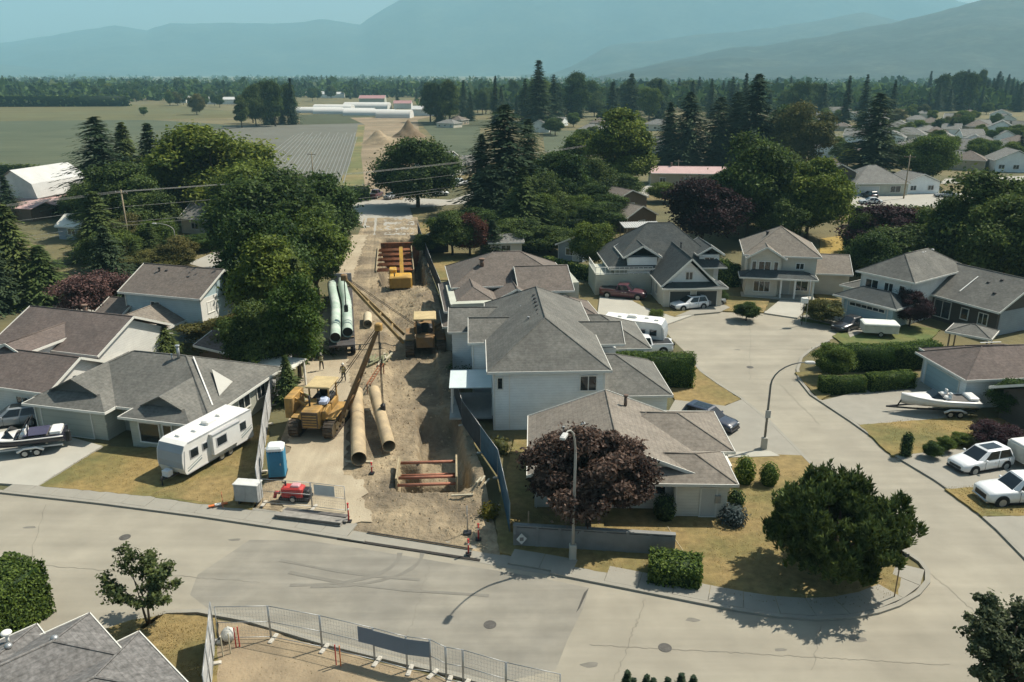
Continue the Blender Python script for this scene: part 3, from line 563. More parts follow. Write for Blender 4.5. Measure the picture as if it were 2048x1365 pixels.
# the trees one can tell apart: kind, column, foot row, top row, width in photo pixels, label
TREES = [
 ('fir_full', 218, 432, 236, 150, 'tall dark spruce with a sharp tip left of the field, behind the utility pole', 'conifer_tree'),
 ('fir_bluegreen', 268, 425, 246, 110, 'lighter ragged conifer squeezed between two dark spruces', 'conifer_tree'),
 ('fir_wide', 318, 430, 248, 105, 'dark pointed spruce right of the ragged conifer', 'conifer_tree'),
 ('broad_bright', 435, 440, 257, 190, 'large round sunlit tree rising against the grey field', 'tree'),
 ('broad_dark_b', 372, 440, 318, 110, 'dark leafy tree in front of the large round sunlit tree', 'tree'),
 ('broad_a', 520, 470, 330, 140, 'green tree below the large round tree, by the row field', 'tree'),
 ('broad_dark_a', 640, 520, 352, 135, 'dark tree overhanging the haul road at the top of the strip', 'tree'),
 ('broad_dark_b', 560, 545, 350, 190, 'broad dark tree left of the haul road', 'tree'),
 ('broad_tall', 635, 600, 430, 110, 'green tree leaning over the haul road edge below the dark tree', 'tree'),
 ('broad_tall', 560, 705, 478, 130, 'tall bright green tree beside the blue house', 'tree'),
 ('fir_bluegreen', 605, 712, 515, 95, 'feathery green tree nearest the pipe trailer', 'tree'),
 ('broad_dark_a', 505, 560, 400, 120, 'dark tree behind the blue house beside the pale side road', 'tree'),
 ('broad_dark_b', 530, 640, 430, 150, 'dark tree filling the gap behind the blue house gable', 'tree'),
 ('broad_tall', 600, 760, 560, 90, 'leafy tree low at the strip fence below the feathery tree', 'tree'),
 ('broad_dark_a', 520, 760, 610, 110, 'dark tree in the garden right of the spreading juniper', 'tree'),
 ('broad_dark_b', 690, 470, 415, 50, 'small dark tree at the top of the haul road', 'tree'),
 ('broad_dark_a', 255, 470, 330, 130, 'dark tree between the spruces and the utility pole', 'tree'),
 ('broad_dark_b', 190, 470, 400, 70, 'dark leafy tree behind the white roofed shed', 'tree'),
 ('fir_wide', 226, 590, 455, 100, 'dark conifer right of the white roofed shed', 'conifer_tree'),
 ('broad_dark_a', 488, 475, 370, 110, 'dark tree right of the small cabin', 'tree'),
 ('fir_wide', -5, 620, 470, 110, 'dark conifer cut by the left picture edge', 'conifer_tree'),
 ('fir_full', 985, 445, 330, 110, 'dark low fir at the left foot of the huge fir', 'conifer_tree'),
 ('broad_dark_b', 1080, 455, 350, 90, 'dark leafy tree at the right foot of the huge fir', 'tree'),
 ('broad_dark_b', 1185, 410, 320, 80, 'dark tree between the dark leafy tree and the poplar', 'tree'),
 ('broad_dark_a', 1450, 470, 370, 100, 'dark tree squeezed between purple plum and round tree', 'tree'),
 ('broad_dark_b', 1540, 420, 300, 110, 'dark tree above the cream house roof ridge', 'tree'),
 ('fir_full', 1465, 330, 185, 90, 'dark fir squeezed before the tallest grove fir', 'conifer_tree'),
 ('broad_dark_a', 1560, 335, 215, 90, 'dark leafy tree between grove and olive tree', 'tree'),
 ('broad_dark_b', 1800, 555, 455, 130, 'dark tree close behind the white hip roof', 'tree'),
 ('broad_dark_a', 2000, 590, 400, 150, 'dark tree over the dark sided house roof', 'tree'),
 ('broad_dark_b', 1735, 570, 470, 80, 'dark tree left of the white hip roofed house', 'tree'),
 ('broad_dark_b', 960, 480, 420, 80, 'dark shrub tree below the huge fir at the dry yard', 'tree'),
 ('fir_bluegreen', 40, 600, 410, 150, 'wide drooping cedar at the left edge below the barn', 'conifer_tree'),
 ('fir_bluegreen', 95, 605, 492, 120, 'lower drooping cedar in front of the white shed', 'conifer_tree'),
 ('fir_c', 205, 520, 385, 110, 'green fir just left of the wooden utility pole', 'conifer_tree'),
 ('broad_dark_a', 310, 482, 390, 100, 'dark leafy tree right of the utility pole', 'tree'),
 ('fir_wide', 22, 440, 352, 60, 'dark fir in front of the white barn at the left edge', 'conifer_tree'),
 ('fir_wide', 118, 425, 388, 60, 'short dark fir at the right end of the white barn', 'conifer_tree'),
 ('plum_a', 197, 652, 548, 122, 'purple plum tree beside the blue house', 'plum_tree'),
 ('fir_bluegreen', 332, 722, 645, 82, 'rounded dark conifer behind the grey roofed house', 'conifer_tree'),
 ('broad_olive', 448, 700, 640, 140, 'spreading olive green juniper below the blue house', 'shrub'),
 ('fir_c', 578, 805, 712, 56, 'small young conifer at the right end of the grey roofed house', 'conifer_tree'),
 ('broad_dark_a', 400, 500, 470, 78, 'dark rounded bush in front of the small cabin', 'shrub'),
 ('broad_olive', 300, 545, 505, 90, 'yellow green bush behind the blue house roof', 'shrub'),
 ('broad_olive', 350, 536, 508, 60, 'smaller yellow green bush under the left street lamp', 'shrub'),
 ('broad_dark_b', 836, 415, 281, 132, 'round dark green tree standing alone at the far road', 'tree'),
 ('fir_full', 1010, 432, 212, 170, 'huge dark fir in the middle of the picture', 'conifer_tree'),
 ('fir_full', 965, 425, 270, 90, 'dark fir merging with the left side of the huge fir', 'conifer_tree'),
 ('fir_full', 1055, 420, 240, 95, 'dark fir merging with the right side of the huge fir', 'conifer_tree'),
 ('fir_c', 1044, 475, 336, 92, 'pale green rounded conifer in front of the huge dark fir', 'conifer_tree'),
 ('broad_dark_a', 1116, 432, 308, 108, 'dark green tree right of the pale green conifer', 'tree'),
 ('broad_tall', 1158, 360, 264, 60, 'upright grey green tree beyond the dark leafy tree', 'tree'),
 ('broad_tall', 1242, 395, 224, 108, 'tall broad poplar with a sunlit right side', 'tree'),
 ('broad_dark_a', 1240, 405, 348, 70, 'rounded bush at the foot of the tall broad poplar', 'shrub'),
 ('broad_a', 1330, 405, 368, 60, 'low leafy tree in front of the pink roofed house', 'tree'),
 ('plum_dark', 1402, 500, 362, 128, 'large dark purple plum tree behind the green roofed house', 'plum_tree'),
 ('broad_dark_b', 1492, 478, 278, 140, 'dark round tree right of the large purple plum', 'tree'),
 ('broad_bright', 1612, 480, 322, 122, 'bright green tree catching the sun behind the cream house', 'tree'),
 ('broad_dark_a', 1560, 490, 390, 90, 'dark green tree between the two round trees behind the cream house', 'tree'),
 ('broad_olive', 1602, 345, 212, 105, 'olive green tree beyond the bright green tree', 'tree'),
 ('fir_full', 1372, 335, 186, 110, 'dark fir at the left of the dark grove beyond the pink roof', 'conifer_tree'),
 ('fir_wide', 1335, 330, 205, 70, 'outermost left fir of the dark grove beyond the pink roof', 'conifer_tree'),
 ('fir_full', 1432, 335, 196, 100, 'dark fir in the middle of the dark grove beyond the pink roof', 'conifer_tree'),
 ('fir_full', 1502, 338, 150, 120, 'tallest fir at the right of the dark grove', 'conifer_tree'),
 ('fir_full', 1738, 362, 188, 130, 'massive dark fir between the far houses on the right', 'conifer_tree'),
 ('broad_a', 1845, 372, 275, 90, 'dark leafy tree right of the massive fir', 'tree'),
 ('broad_dark_b', 1955, 560, 352, 190, 'big dark tree at the right behind the hip roofed houses', 'tree'),
 ('fir_wide', 2030, 560, 375, 130, 'dark fir at the right picture edge behind the dark sided house', 'conifer_tree'),
 ('broad_dark_a', 1885, 545, 400, 100, 'dark tree left of the big dark tree, over the hip roof', 'tree'),
 ('plum_dark', 1772, 530, 418, 150, 'dark purple tree behind the white hip roofed house', 'plum_tree'),
 ('broad_olive', 1830, 480, 420, 60, 'olive tree at the right of the dark purple tree', 'tree'),
 ('broad_dark_b', 1716, 530, 430, 50, 'dark shrub tree at the corner of the straw yellow yard', 'tree'),
 ('red_small', 940, 512, 430, 62, 'reddish brown small tree in the dark hedge line', 'tree'),
 ('broad_dark_a', 905, 512, 425, 80, 'dark bushy tree left of the reddish small tree', 'tree'),
 ('fir_slim', 985, 512, 440, 50, 'small dark conifer right of the reddish small tree', 'conifer_tree'),
 ('broad_dark_a', 1030, 500, 440, 90, 'dark shrub mass behind the small sheds', 'shrub'),
 ('broad_dark_b', 1100, 505, 455, 90, 'dark leafy shrub behind the blue grey shed', 'shrub'),
 ('broad_a', 1182, 540, 448, 75, 'rounded tree at the right end of the blue grey shed', 'tree'),
 ('plum_dark', 1818, 655, 585, 62, 'small purple tree in front of the dark sided house', 'plum_tree'),
 ('broad_olive', 1646, 646, 600, 62, 'yellow green spreading shrub beside the cream house driveway', 'shrub'),
 ('broad_dark_a', 1492, 642, 606, 44, 'dark rounded bush on the lawn at the head of the turning circle', 'shrub'),
 ('broad_a', 1310, 655, 620, 28, 'small clipped ball tree beside the parked caravan', 'shrub'),
 ('broad_dark_a', 2025, 835, 765, 80, 'leafy shrub at the corner of the brown roofed house by the boat', 'shrub'),
 ('broad_a', 1662, 760, 695, 64, 'small round tree at the left end of the tall hedge by the turning circle', 'tree'),
 ('plum_dark', 1990, 898, 848, 84, 'low mounded dark red maple behind the silver hatchback', 'shrub'),
 ('broad_dark_a', 1862, 918, 886, 32, 'small dark bush on the bed left of the silver hatchback', 'shrub'),
 ('broad_a', 1888, 905, 876, 30, 'small green bush behind the dark bush left of the silver hatchback', 'shrub'),
 ('broad_a', 1920, 893, 868, 34, 'green bush in front of the low red maple', 'shrub'),
 ('broad_olive', 1103, 598, 572, 26, 'small yellow green bush at the brown house corner window', 'shrub'),
 ('broad_dark_b', 1435, 605, 575, 36, 'dark shrub at the right corner of the green roofed garage', 'shrub'),
 ('fir_bluegreen', 930, 742, 695, 60, 'bushy green plant behind the white patio roof', 'shrub'),
 ('broad_dark_a', 215, 720, 690, 60, 'dark low bush in the yard behind the brown gabled house', 'shrub'),
 ('broad_dark_a', 848, 510, 470, 40, 'dark shrub at the fence beside the dry yard', 'shrub'),
]
for k_, px, yb, yt, wp, lab, nm in TREES:
    tree(k_, px, yb, yt, wp, lab, None, nm, cat={'shrub': 'shrub'}.get(nm, 'tree'))
# fill: trees of the belt behind the houses and the far plain; alike at that distance
rf = random.Random(11)
def belt(n, x0, x1, yb0, yb1, h0, h1, kinds, label, group, wf=(.5, .8)):
    for i in range(n):
        px = x0 + (x1 - x0) * (i + rf.random()) / n; yb = rf.uniform(yb0, yb1); p = P(px, yb); h = rf.uniform(h0, h1)
        k_ = rf.choice(kinds); me, tr, r0, hh = PROTO[k_]
        o = empty('conifer_tree' if 'fir' in k_ else 'tree', p, rf.uniform(0, 6.28), label, 'tree', group)
        wd = h * rf.uniform(*wf) * .5 * (.7 if ('fir' in k_ or 'tall' in k_) else 1); o.scale = (wd / r0, wd / r0, h / hh)
        link(bpy.data.objects.new('trunk', tr), o); link(bpy.data.objects.new('crown', me), o)
belt(12, 470, 660, 440, 475, 5, 8, ['broad_dark_a', 'broad_a', 'broad_olive'], 'undergrowth tree in the wood left of the haul road', 'wood left of the haul road', (.8, 1.2))
belt(12, 1050, 1230, 440, 470, 4, 7, ['broad_dark_a', 'broad_a'], 'low tree in the belt behind the sheds', 'belt behind the sheds', (.8, 1.2))
belt(14, 1450, 1610, 400, 475, 6, 9, ['broad_dark_a', 'broad_dark_b', 'broad_a'], 'low tree in the wood behind the cream house', 'wood behind the cream house', (.8, 1.1))
belt(16, 1715, 2050, 490, 560, 4, 6, ['broad_dark_a', 'broad_dark_b'], 'low tree in the dark wood behind the white hip roof', 'wood behind the hip roof', (.8, 1.1))
DK = ['broad_dark_a', 'broad_dark_b', 'broad_a', 'fir_a', 'fir_wide', 'broad_tall_dark']
belt(40, -60, 520, 186, 205, 10, 19, DK, 'tree in the hazy belt beyond the left fields', 'trees beyond the left fields')
belt(14, 330, 480, 205, 216, 6, 13, ['broad_a', 'broad_olive', 'broad_dark_a'], 'leafy tree around the far farm left of the dark clump', 'trees around the far farm')
belt(9, 498, 588, 246, 254, 17, 26, ['broad_dark_b', 'fir_wide', 'broad_tall_dark'], 'dark tree in the clump standing in the field by the white greenhouses', 'dark field clump trees', (.4, .6))
belt(10, 600, 860, 196, 206, 8, 17, DK, 'tree standing behind the white greenhouses', 'trees behind the greenhouses')
belt(6, 858, 908, 244, 250, 19, 24, ['broad_tall_dark', 'fir_wide'], 'tall dark tree in the row right of the greenhouses', 'row right of the greenhouses', (.5, .6))
belt(30, 900, 1330, 214, 245, 13, 23, DK, 'tree in the belt between the huge fir and the hill', 'belt behind the huge fir')
belt(30, 1280, 1660, 205, 240, 15, 25, ['fir_a', 'fir_wide', 'broad_dark_a', 'fir_b'], 'tree in the belt below the right hand hill', 'belt below the hill')
belt(44, 1850, 2060, 200, 226, 15, 30, ['fir_a', 'fir_b', 'fir_full', 'fir_wide', 'broad_tall_dark'], 'fir in the tall wood at the far right', 'tall wood at the far right', (.35, .7))
belt(14, 185, 365, 492, 545, 3.5, 6, ['broad_dark_a', 'broad_a', 'broad_olive', 'fir_c'], 'low bush in the thicket around the left street lamp', 'thicket around the left street lamp', (.8, 1.2))
belt(12, 140, 360, 425, 462, 5, 9, ['broad_dark_a', 'broad_dark_b', 'fir_wide'], 'tree in the thicket behind the wooden utility pole', 'thicket behind the utility pole', (.7, 1.1))
belt(66, 1640, 2050, 228, 335, 5, 8, ['broad_a', 'broad_olive', 'broad_dark_a', 'broad_bright', 'fir_a'], 'garden tree among the far suburban roofs', 'suburban garden trees', (.7, 1.1))
belt(12, 1050, 1290, 245, 290, 4, 8, ['broad_a', 'broad_dark_a', 'fir_a'], 'garden tree by the far houses right of the huge fir', 'garden trees beyond the huge fir', (.7, 1.0))
for px, yb, yt, wp, kk, lab in ((1076, 262, 122, 64, 'fir_a', 'tall fir whose tip stands above the plain in the middle'), (1106, 250, 150, 40, 'fir_b', 'fir right of the tallest fir on the plain'), (1050, 255, 158, 44, 'fir_b', 'fir left of the tallest fir on the plain'), (991, 250, 153, 22, 'fir_slim', 'slim lone fir behind the huge fir'), (1148, 240, 148, 46, 'broad_tall_dark', 'tall rounded dark tree in front of the hill'),
                               (1260, 238, 148, 54, 'fir_wide', 'dark fir right of the tall rounded tree on the plain'), (1222, 240, 165, 36, 'fir_a', 'smaller fir left of the dark fir on the plain'), (1484, 260, 148, 34, 'fir_a', 'fir with a rounded tip beside the tallest grove fir'), (1688, 255, 152, 26, 'fir_slim', 'slim fir among the far suburb, left of two'), (1722, 258, 150, 36, 'fir_b', 'fir among the far suburb, right of the slim one'), (1780, 245, 160, 24, 'fir_slim', 'slim fir standing right of the massive dark fir'), (645, 180, 150, 9, 'poplar', 'first of the three distant poplars on the plain'), (655, 180, 151, 8, 'poplar', 'second of the three distant poplars on the plain'), (664, 180, 150, 9, 'poplar', 'third of the three distant poplars on the plain'), (484, 256, 195, 24, 'broad_tall_dark', 'narrow dark tree at the left of the dark field clump'), (394, 230, 190, 28, 'broad_olive', 'grey green tree standing alone in the stubble field'), (288, 232, 215, 14, 'broad_a', 'small round bush alone in the far field')):
    tree(kk, px, yb, yt, wp, lab, None, 'conifer_tree' if 'fir' in kk else 'tree')
# the far wooded plain nobody could count
rng = np.random.default_rng(4); C = []; U = []; V = []; T = []
for i in range(6500):
    px = rng.uniform(-150, 2200); lo = 203 if px < 480 else (196 if px < 850 else 222); q = P(px, 150 + (lo - 150) * rng.uniform(0, 1) ** .8); X, Y = q.x, q.y
    if Y > 4200: Y = 4200 * rng.uniform(.5, 1); X = (px - 1024) / F_PX * Y / _c
    h = rng.uniform(7, 15) * (1 if rng.random() > .12 else 1.35); r = h * rng.uniform(.3, .6); k = 14; d = unit(k, rng); t0 = rng.uniform(0, 1)
    C.append(np.array([X, Y, h * .5]) + d * np.array([r, r, h * .45])); a = unit(k, rng); b = unit(k, rng); U.append(a * r * .55); V.append(b * r * .5); T.append(np.clip(t0 + rng.uniform(-.3, .3, k), 0, 1))
o = bpy.data.objects.new('forest', leaf_mesh_uv('forest', np.concatenate(C), np.concatenate(U), np.concatenate(V), np.concatenate(T), LD)); link(o); tag(o, 'dark wooded belt across the far plain below the mountains', 'forest', None, 'stuff')
# low dark hedgerows along the far fields
def hedge(pts, wd, ht, m, label, leaf=.11, dens=60, name='hedge', z0=0.0, cat='hedge', rnd=.25, seed=1):
    "clipped hedge: a solid of twigs under a coat of leaves; pts on the ground"
    rng = np.random.default_rng(seed + len(label)); core = MB(); o = Vector(pts[0])
    C = []; N = []; ps = [Vector(p) - o for p in pts]
    for a, b in zip(ps, ps[1:]):
        d = (b - a); L_ = d.length; d.normalize(); nr = Vector((-d.y, d.x, 0)); k = .88
        q = [a - d * wd * .0 - nr * wd / 2 * k, b - nr * wd / 2 * k, b + nr * wd / 2 * k, a + nr * wd / 2 * k]; core.prism([(v_.x, v_.y) for v_ in q], -.05, ht * .93)
        n = int(dens * (2 * L_ * ht + L_ * wd + 2 * wd * ht)); u = rng.uniform(-.02, 1.02, n) * L_; w_ = rng.uniform(0, 1, n) * (2 * ht + wd)
        for uu, ww in zip(u, w_):
            if ww < ht: s_, z, nn = -wd / 2, ww, -nr
            elif ww < ht + wd: s_, z, nn = ww - ht - wd / 2, ht, Vector((0, 0, 1))
            else: s_, z, nn = wd / 2, ww - ht - wd, nr
            e = max(0, abs(s_) / (wd / 2) - .6) * max(0, z / ht - .7) * rnd * 4
            z -= e * ht * .3; s_ *= 1 - e * .3
            bl = 1 + .05 * math.sin(uu * 1.7) ; p = a + d * uu + nr * s_ * bl; C.append((p.x, p.y, z * (1 + .02 * math.sin(uu * 2.3)))); N.append(nn)
        for e_, dr in ((a, -d), (b, d)):
            n = int(dens * wd * ht)
            for _ in range(n): p = e_ + nr * rng.uniform(-.5, .5) * wd + dr * .05; C.append((p.x, p.y, rng.uniform(0, ht))); N.append(dr)
    C = np.array(C) + rng.normal(size=(len(C), 3)) * leaf * .35; N = np.array([tuple(n_) for n_ in N]) * .9 + unit(len(C), rng) * .9 + np.array([0, 0, .35])
    me = leaf_mesh('hedge', C, N, leaf * rng.uniform(.6, 1.3, len(C)), rng.uniform(0, 1, len(C)), m, 1.5, core)
    ob = bpy.data.objects.new(name, me); ob.location = o + Vector((0, 0, z0)); link(ob); return tag(ob, label, cat)
def G3(*pts): return [P(x, y) for x, y in pts]
hedge(G3((-60, 214), (255, 213)), 9, 9, LD, 'long dark windbreak hedge across the far left field', 2.2, .12)
hedge(G3((-60, 352), (60, 356), (190, 362)), 2.2, 3.4, LD, 'dark clipped hedge behind the white barn', .5, 3)
hedge(G3((640, 402), (738, 402)), 2.0, 3.2, LD, 'dark clipped hedge left of the far road crossing', .4, 6)
hedge(G3((985, 500), (1075, 505)), 1.6, 2.2, LD, 'dark hedge behind the small beige shed', .3, 10)
hedge(G3((1050, 470), (1220, 466)), 2.0, 3.0, LD, 'long dark hedge behind the sheds', .35, 8)
hedge(G3((1092, 540), (1200, 566)), 1.3, 2.0, LG, 'green clipped hedge between the brown house and the dark green roofed house', .22, 16)
hedge(G3((1700, 452), (1850, 452)), 2.5, 3.6, LD, 'tall dark hedge in front of the far street on the right', .4, 6)
hedge(G3((1190, 770), (1382, 772)), 1.8, 3.1, LG, 'tall dark clipped hedge beside the turning circle in front of the white pickup', .11, 90)
hedge(G3((1645, 738), (1780, 738), (1866, 728)), 1.9, 2.4, LG, 'long tall clipped hedge at the right of the turning circle', .11, 80)
hedge(G3((1640, 786), (1724, 784)), 1.2, 1.5, LG, 'left one of the two low clipped hedges by the boat driveway', .09, 130)
hedge(G3((1734, 783), (1820, 775)), 1.3, 1.6, LG, 'right one of the two low clipped hedges by the boat driveway', .09, 130)
hedge(G3((1300, 1152), (1398, 1164)), 2.0, 1.35, LG, 'low wide clipped hedge on the corner lot beside the pavement', .12, 80)
hedge(G3((-40, 1290), (68, 1215)), 3.0, 3.2, LG, 'large rounded hedge at the lower left picture edge', .11, 170, rnd=.6)
hedge(G3((1440, 560), (1470, 575)), 1.4, 3.0, LG, 'tall hedge between the green roofed house and the cream house', .2, 20)
def ball(px, py, wpx, ht_px, m, label, leaf=.09, dens=130, cone=False, name='shrub', spike=0):
    p = P(px, py); r = wpx * MPP(p) / 2; h = HG(ht_px, p.y); rng = np.random.default_rng(px); n = int(dens * 4 * r * max(h, r)) + 60
    d = unit(n, rng); C = d * np.array([r, r, h / 2]); 
    if cone: a = rng.uniform(0, 6.28, n); zz = rng.uniform(0, 1, n); rr = r * np.minimum(1, (1.02 - zz) * 4.5) ** .5; C = np.stack([rr * np.cos(a), rr * np.sin(a), (zz - .5) * h], 1); d = np.stack([np.cos(a), np.sin(a), .3 * np.ones(n)], 1)
    else: C[:, :2] *= np.where(C[:, 2:3] < 0, (1 + .0 * C[:, 2:3]), 1)
    C[:, 2] += h / 2; C += rng.normal(size=C.shape) * leaf * (.4 + spike)
    core = MB().tube([(0, 0, 0), (0, 0, h * .12), (0, 0, h * .5), (0, 0, h * .85), (0, 0, h * .95)], [r * .5, r * .75, r * .9, r * (.82 if cone else .5), r * .1], 10)
    me = leaf_mesh(name, C, d + unit(n, rng) * .8 + np.array([0, 0, .3]), leaf * rng.uniform(.6, 1.3, n), rng.uniform(0, 1, n), m, 1.6, core)
    ob = bpy.data.objects.new(name, me); ob.location = p; link(ob); return tag(ob, label, 'shrub')
ball(1810, 914, 22, 866, LD, 'dark clipped column shrub at the driveway edge', .08, 260, True)
ball(1487, 968, 42, 914, LB, 'left one of two clipped yellow green balls at the corner house path')
ball(1536, 972, 38, 926, LB, 'right one of two clipped yellow green balls at the corner house path')
ball(1470, 1016, 36, 980, LD, 'dark clipped ball beside the corner house entry')
ball(1466, 1048, 50, 1014, LBL, 'blue grey dwarf spruce at the corner house entry', .11, 200, spike=.5)
ball(1328, 1040, 44, 990, LD, 'dark square clipped shrub under the corner house side window')
ball(978, 1034, 34, 1012, LY, 'yellow leafy shrub at the work strip entrance', .13, 120, spike=.6)
ball(1000, 905, 40, 880, LO, 'weedy green clump at the fence beside the dirt heap', .16, 60, spike=.9)
# ---- hero trees
def hero(name, kindmat, px, py, label, build):
    p = P(px, py); o = empty(name, p, 0, label, 'tree'); me, tb = build(kindmat); link(bpy.data.objects.new('crown', me), o); tb.build('trunk', BARK, o); return o
def plum(m):
    rng = np.random.default_rng(50); nl = 60; c = unit(nl, rng) * rng.uniform(.45, 1.12, (nl, 1)) ** .5 * np.array([3.2, 2.8, 2.4]); c[:, 2] = np.where(c[:, 2] < -1.2, -1.0, c[:, 2]) + 3.9
    C, N, S_, T = clumps(rng, c, rng.uniform(.4, 1.15, nl), 26, 40, .17, up=.3, spread=.26); return leaf_mesh('crown', C, N, S_, T, m, 1.8), limbs(c / 6.4, rng, .03, .6, 14, .16)
def sc6(o, s_):
    for ch in o.children:
        if ch.name.startswith('trunk'): ch.scale = (s_, s_, s_)
sc6(hero('plum_tree', LP , 1175, 1066, 'wide purple plum tree overhanging the concrete retaining wall', plum), 6.4)
def bigpine(m):
    rng = np.random.default_rng(51); nl = 150; d = unit(nl, rng); c = d * rng.uniform(.45, 1, (nl, 1)) ** .5 * np.array([3.55, 3.5, 2.55]); c[:, 2] = c[:, 2] + 3.15
    C = []; U = []; V = []; T = []
    for q, r in zip(c * rng.uniform(.90, 1.10, (nl, 1)), rng.uniform(.35, 1.0, nl)):
        for s_ in range(24):
            dd = unit(1, rng)[0]; dd[2] = abs(dd[2]) * .9 + .25 * dd[2]; t0 = q + dd * r * rng.uniform(.5, 1.05); tb = rng.uniform(0, 1); ax = dd * .30 + np.array([0, 0, 1.0]); ax /= np.linalg.norm(ax)
            k = 20; e = unit(k, rng) * .75 + ax; e /= np.linalg.norm(e, axis=1, keepdims=True); ln = rng.uniform(.18, .40, k)[:, None]
            C.append(t0 + e * ln * .5 + ax * rng.uniform(-.18, .22, (k, 1))); U.append(e * ln * .62); sd_ = np.cross(e, unit(k, rng)); V.append(sd_ / (np.linalg.norm(sd_, axis=1, keepdims=True) + 1e-6) * .055); T.append(np.clip(tb * .6 + rng.uniform(0, .4, k), 0, 1))
    me = leaf_mesh_uv('crown', np.concatenate(C), np.concatenate(U), np.concatenate(V), np.concatenate(T), m)
    return me, limbs(c / 6.0, rng, .04, .6, 16, .2)
sc6(hero('pine_tree', leafmat('pine_needle', (.016, .034, .011), (.125, .175, .050), transl=.2), 1662, 1155, 'broad dense dark pine on the corner lot', bigpine), 6.0)
def maple(m):
    rng = np.random.default_rng(52); tb = MB(); cs = []; T0 = Vector((0, 0, 0))
    for k, (dx, dy) in enumerate(((-.25, .05), (.18, -.1))):
        tb.tube([(dx * .2, dy * .2, -.05), (dx * .6, dy * .6, .7), (dx, dy, 1.6)], [.075, .06, .045], 7)
        for j in range(11):
            a = rng.uniform(0, 6.28); l = rng.uniform(.9, 2.0); z = rng.uniform(1.6, 3.9); L_ = l * (1.15 - .2 * (z - 1.6)); e = (dx + math.cos(a) * L_, dy + math.sin(a) * L_ * .9, z + rng.uniform(.0, .5)); m_ = (dx + math.cos(a) * L_ * .45, dy + math.sin(a) * L_ * .4, 1.1 + (z - 1.1) * .72)
            tb.tube([(dx * .8, dy * .8, 1.1 + .35 * rng.random()), m_, e], [.035, .022, .008], 5)
            for t_ in (.5, .7, .88, 1.0): cs.append(np.array(m_) * (1 - t_) + np.array(e) * t_)
    for q in ((-.1, 0, 4.3), (.1, .1, 4.0), (-.4, .1, 4.0), (.55, -.05, 4.05), (.0, 0, 3.3), (.35, 0, 3.5), (-.3, 0, 3.2), (0, .3, 2.8), (.1, -.3, 2.6)): cs.append(np.array(q))
    cs = np.array(cs); C, N, S_, T = clumps(rng, cs, rng.uniform(.22, .42, len(cs)), 9, 7, .13, up=.6); return leaf_mesh('crown', C, N, S_, T, m, 1.5), tb
hero('maple_tree', leafmat('leaf_maple', (.020, .036, .012), (.105, .140, .045), transl=.3), 298, 1252, 'small open leafed maple with two stems at the lower left', maple)
def rightree(m):
    rng = np.random.default_rng(53); tb = MB(); cs = []; tb.tube([(0, 0, -.05), (0, 0, 2), (.1, 0, 5)], [.14, .1, .03], 7)
    for j in range(60):
        a = rng.uniform(0, 6.28); z = rng.uniform(1.4, 5.4); L_ = 2.3 * math.sin(min(3.0, .45 + (5.9 - z) * .5)) * rng.uniform(.45, 1.05); e = (math.cos(a) * L_, math.sin(a) * L_, z + rng.uniform(.2, .7)); tb.tube([(0, 0, z * .6), (e[0] * .5, e[1] * .5, z * .85), e], [.04, .025, .008], 5)
        for t_ in (.55, .75, .9, 1.0): cs.append(np.array([e[0] * t_, e[1] * t_, z * .85 * (1 - t_) + e[2] * t_]))
    cs = np.array(cs); C, N, S_, T = clumps(rng, cs, rng.uniform(.2, .42, len(cs)), 9, 8, .12, up=.4); return leaf_mesh('crown', C, N, S_, T, m, 1.8), tb
hero('tree', leafmat('leaf_grey', (.022, .034, .018), (.110, .135, .065), transl=.3), 1985, 1440, 'leafy tree with upright shoots in the lower right picture corner', rightree)
for i, (px, yt) in enumerate(((1250, 1343), (1262, 1358), (1288, 1352), (1302, 1359), (1330, 1357), (1356, 1348), (1380, 1353))):
    p = P(px, 1440); h = HG(yt, p.y); me, tr, r0, h0 = PROTO['fir_slim']
    o = empty('cedar_tree', p, i, 'tip of a cedar in the hedge row at the bottom picture edge', 'tree', 'cedars along the bottom edge'); o.scale = (.5 / r0, .5 / r0, h / h0)
    link(bpy.data.objects.new('trunk', tr), o); link(bpy.data.objects.new('crown', me), o)

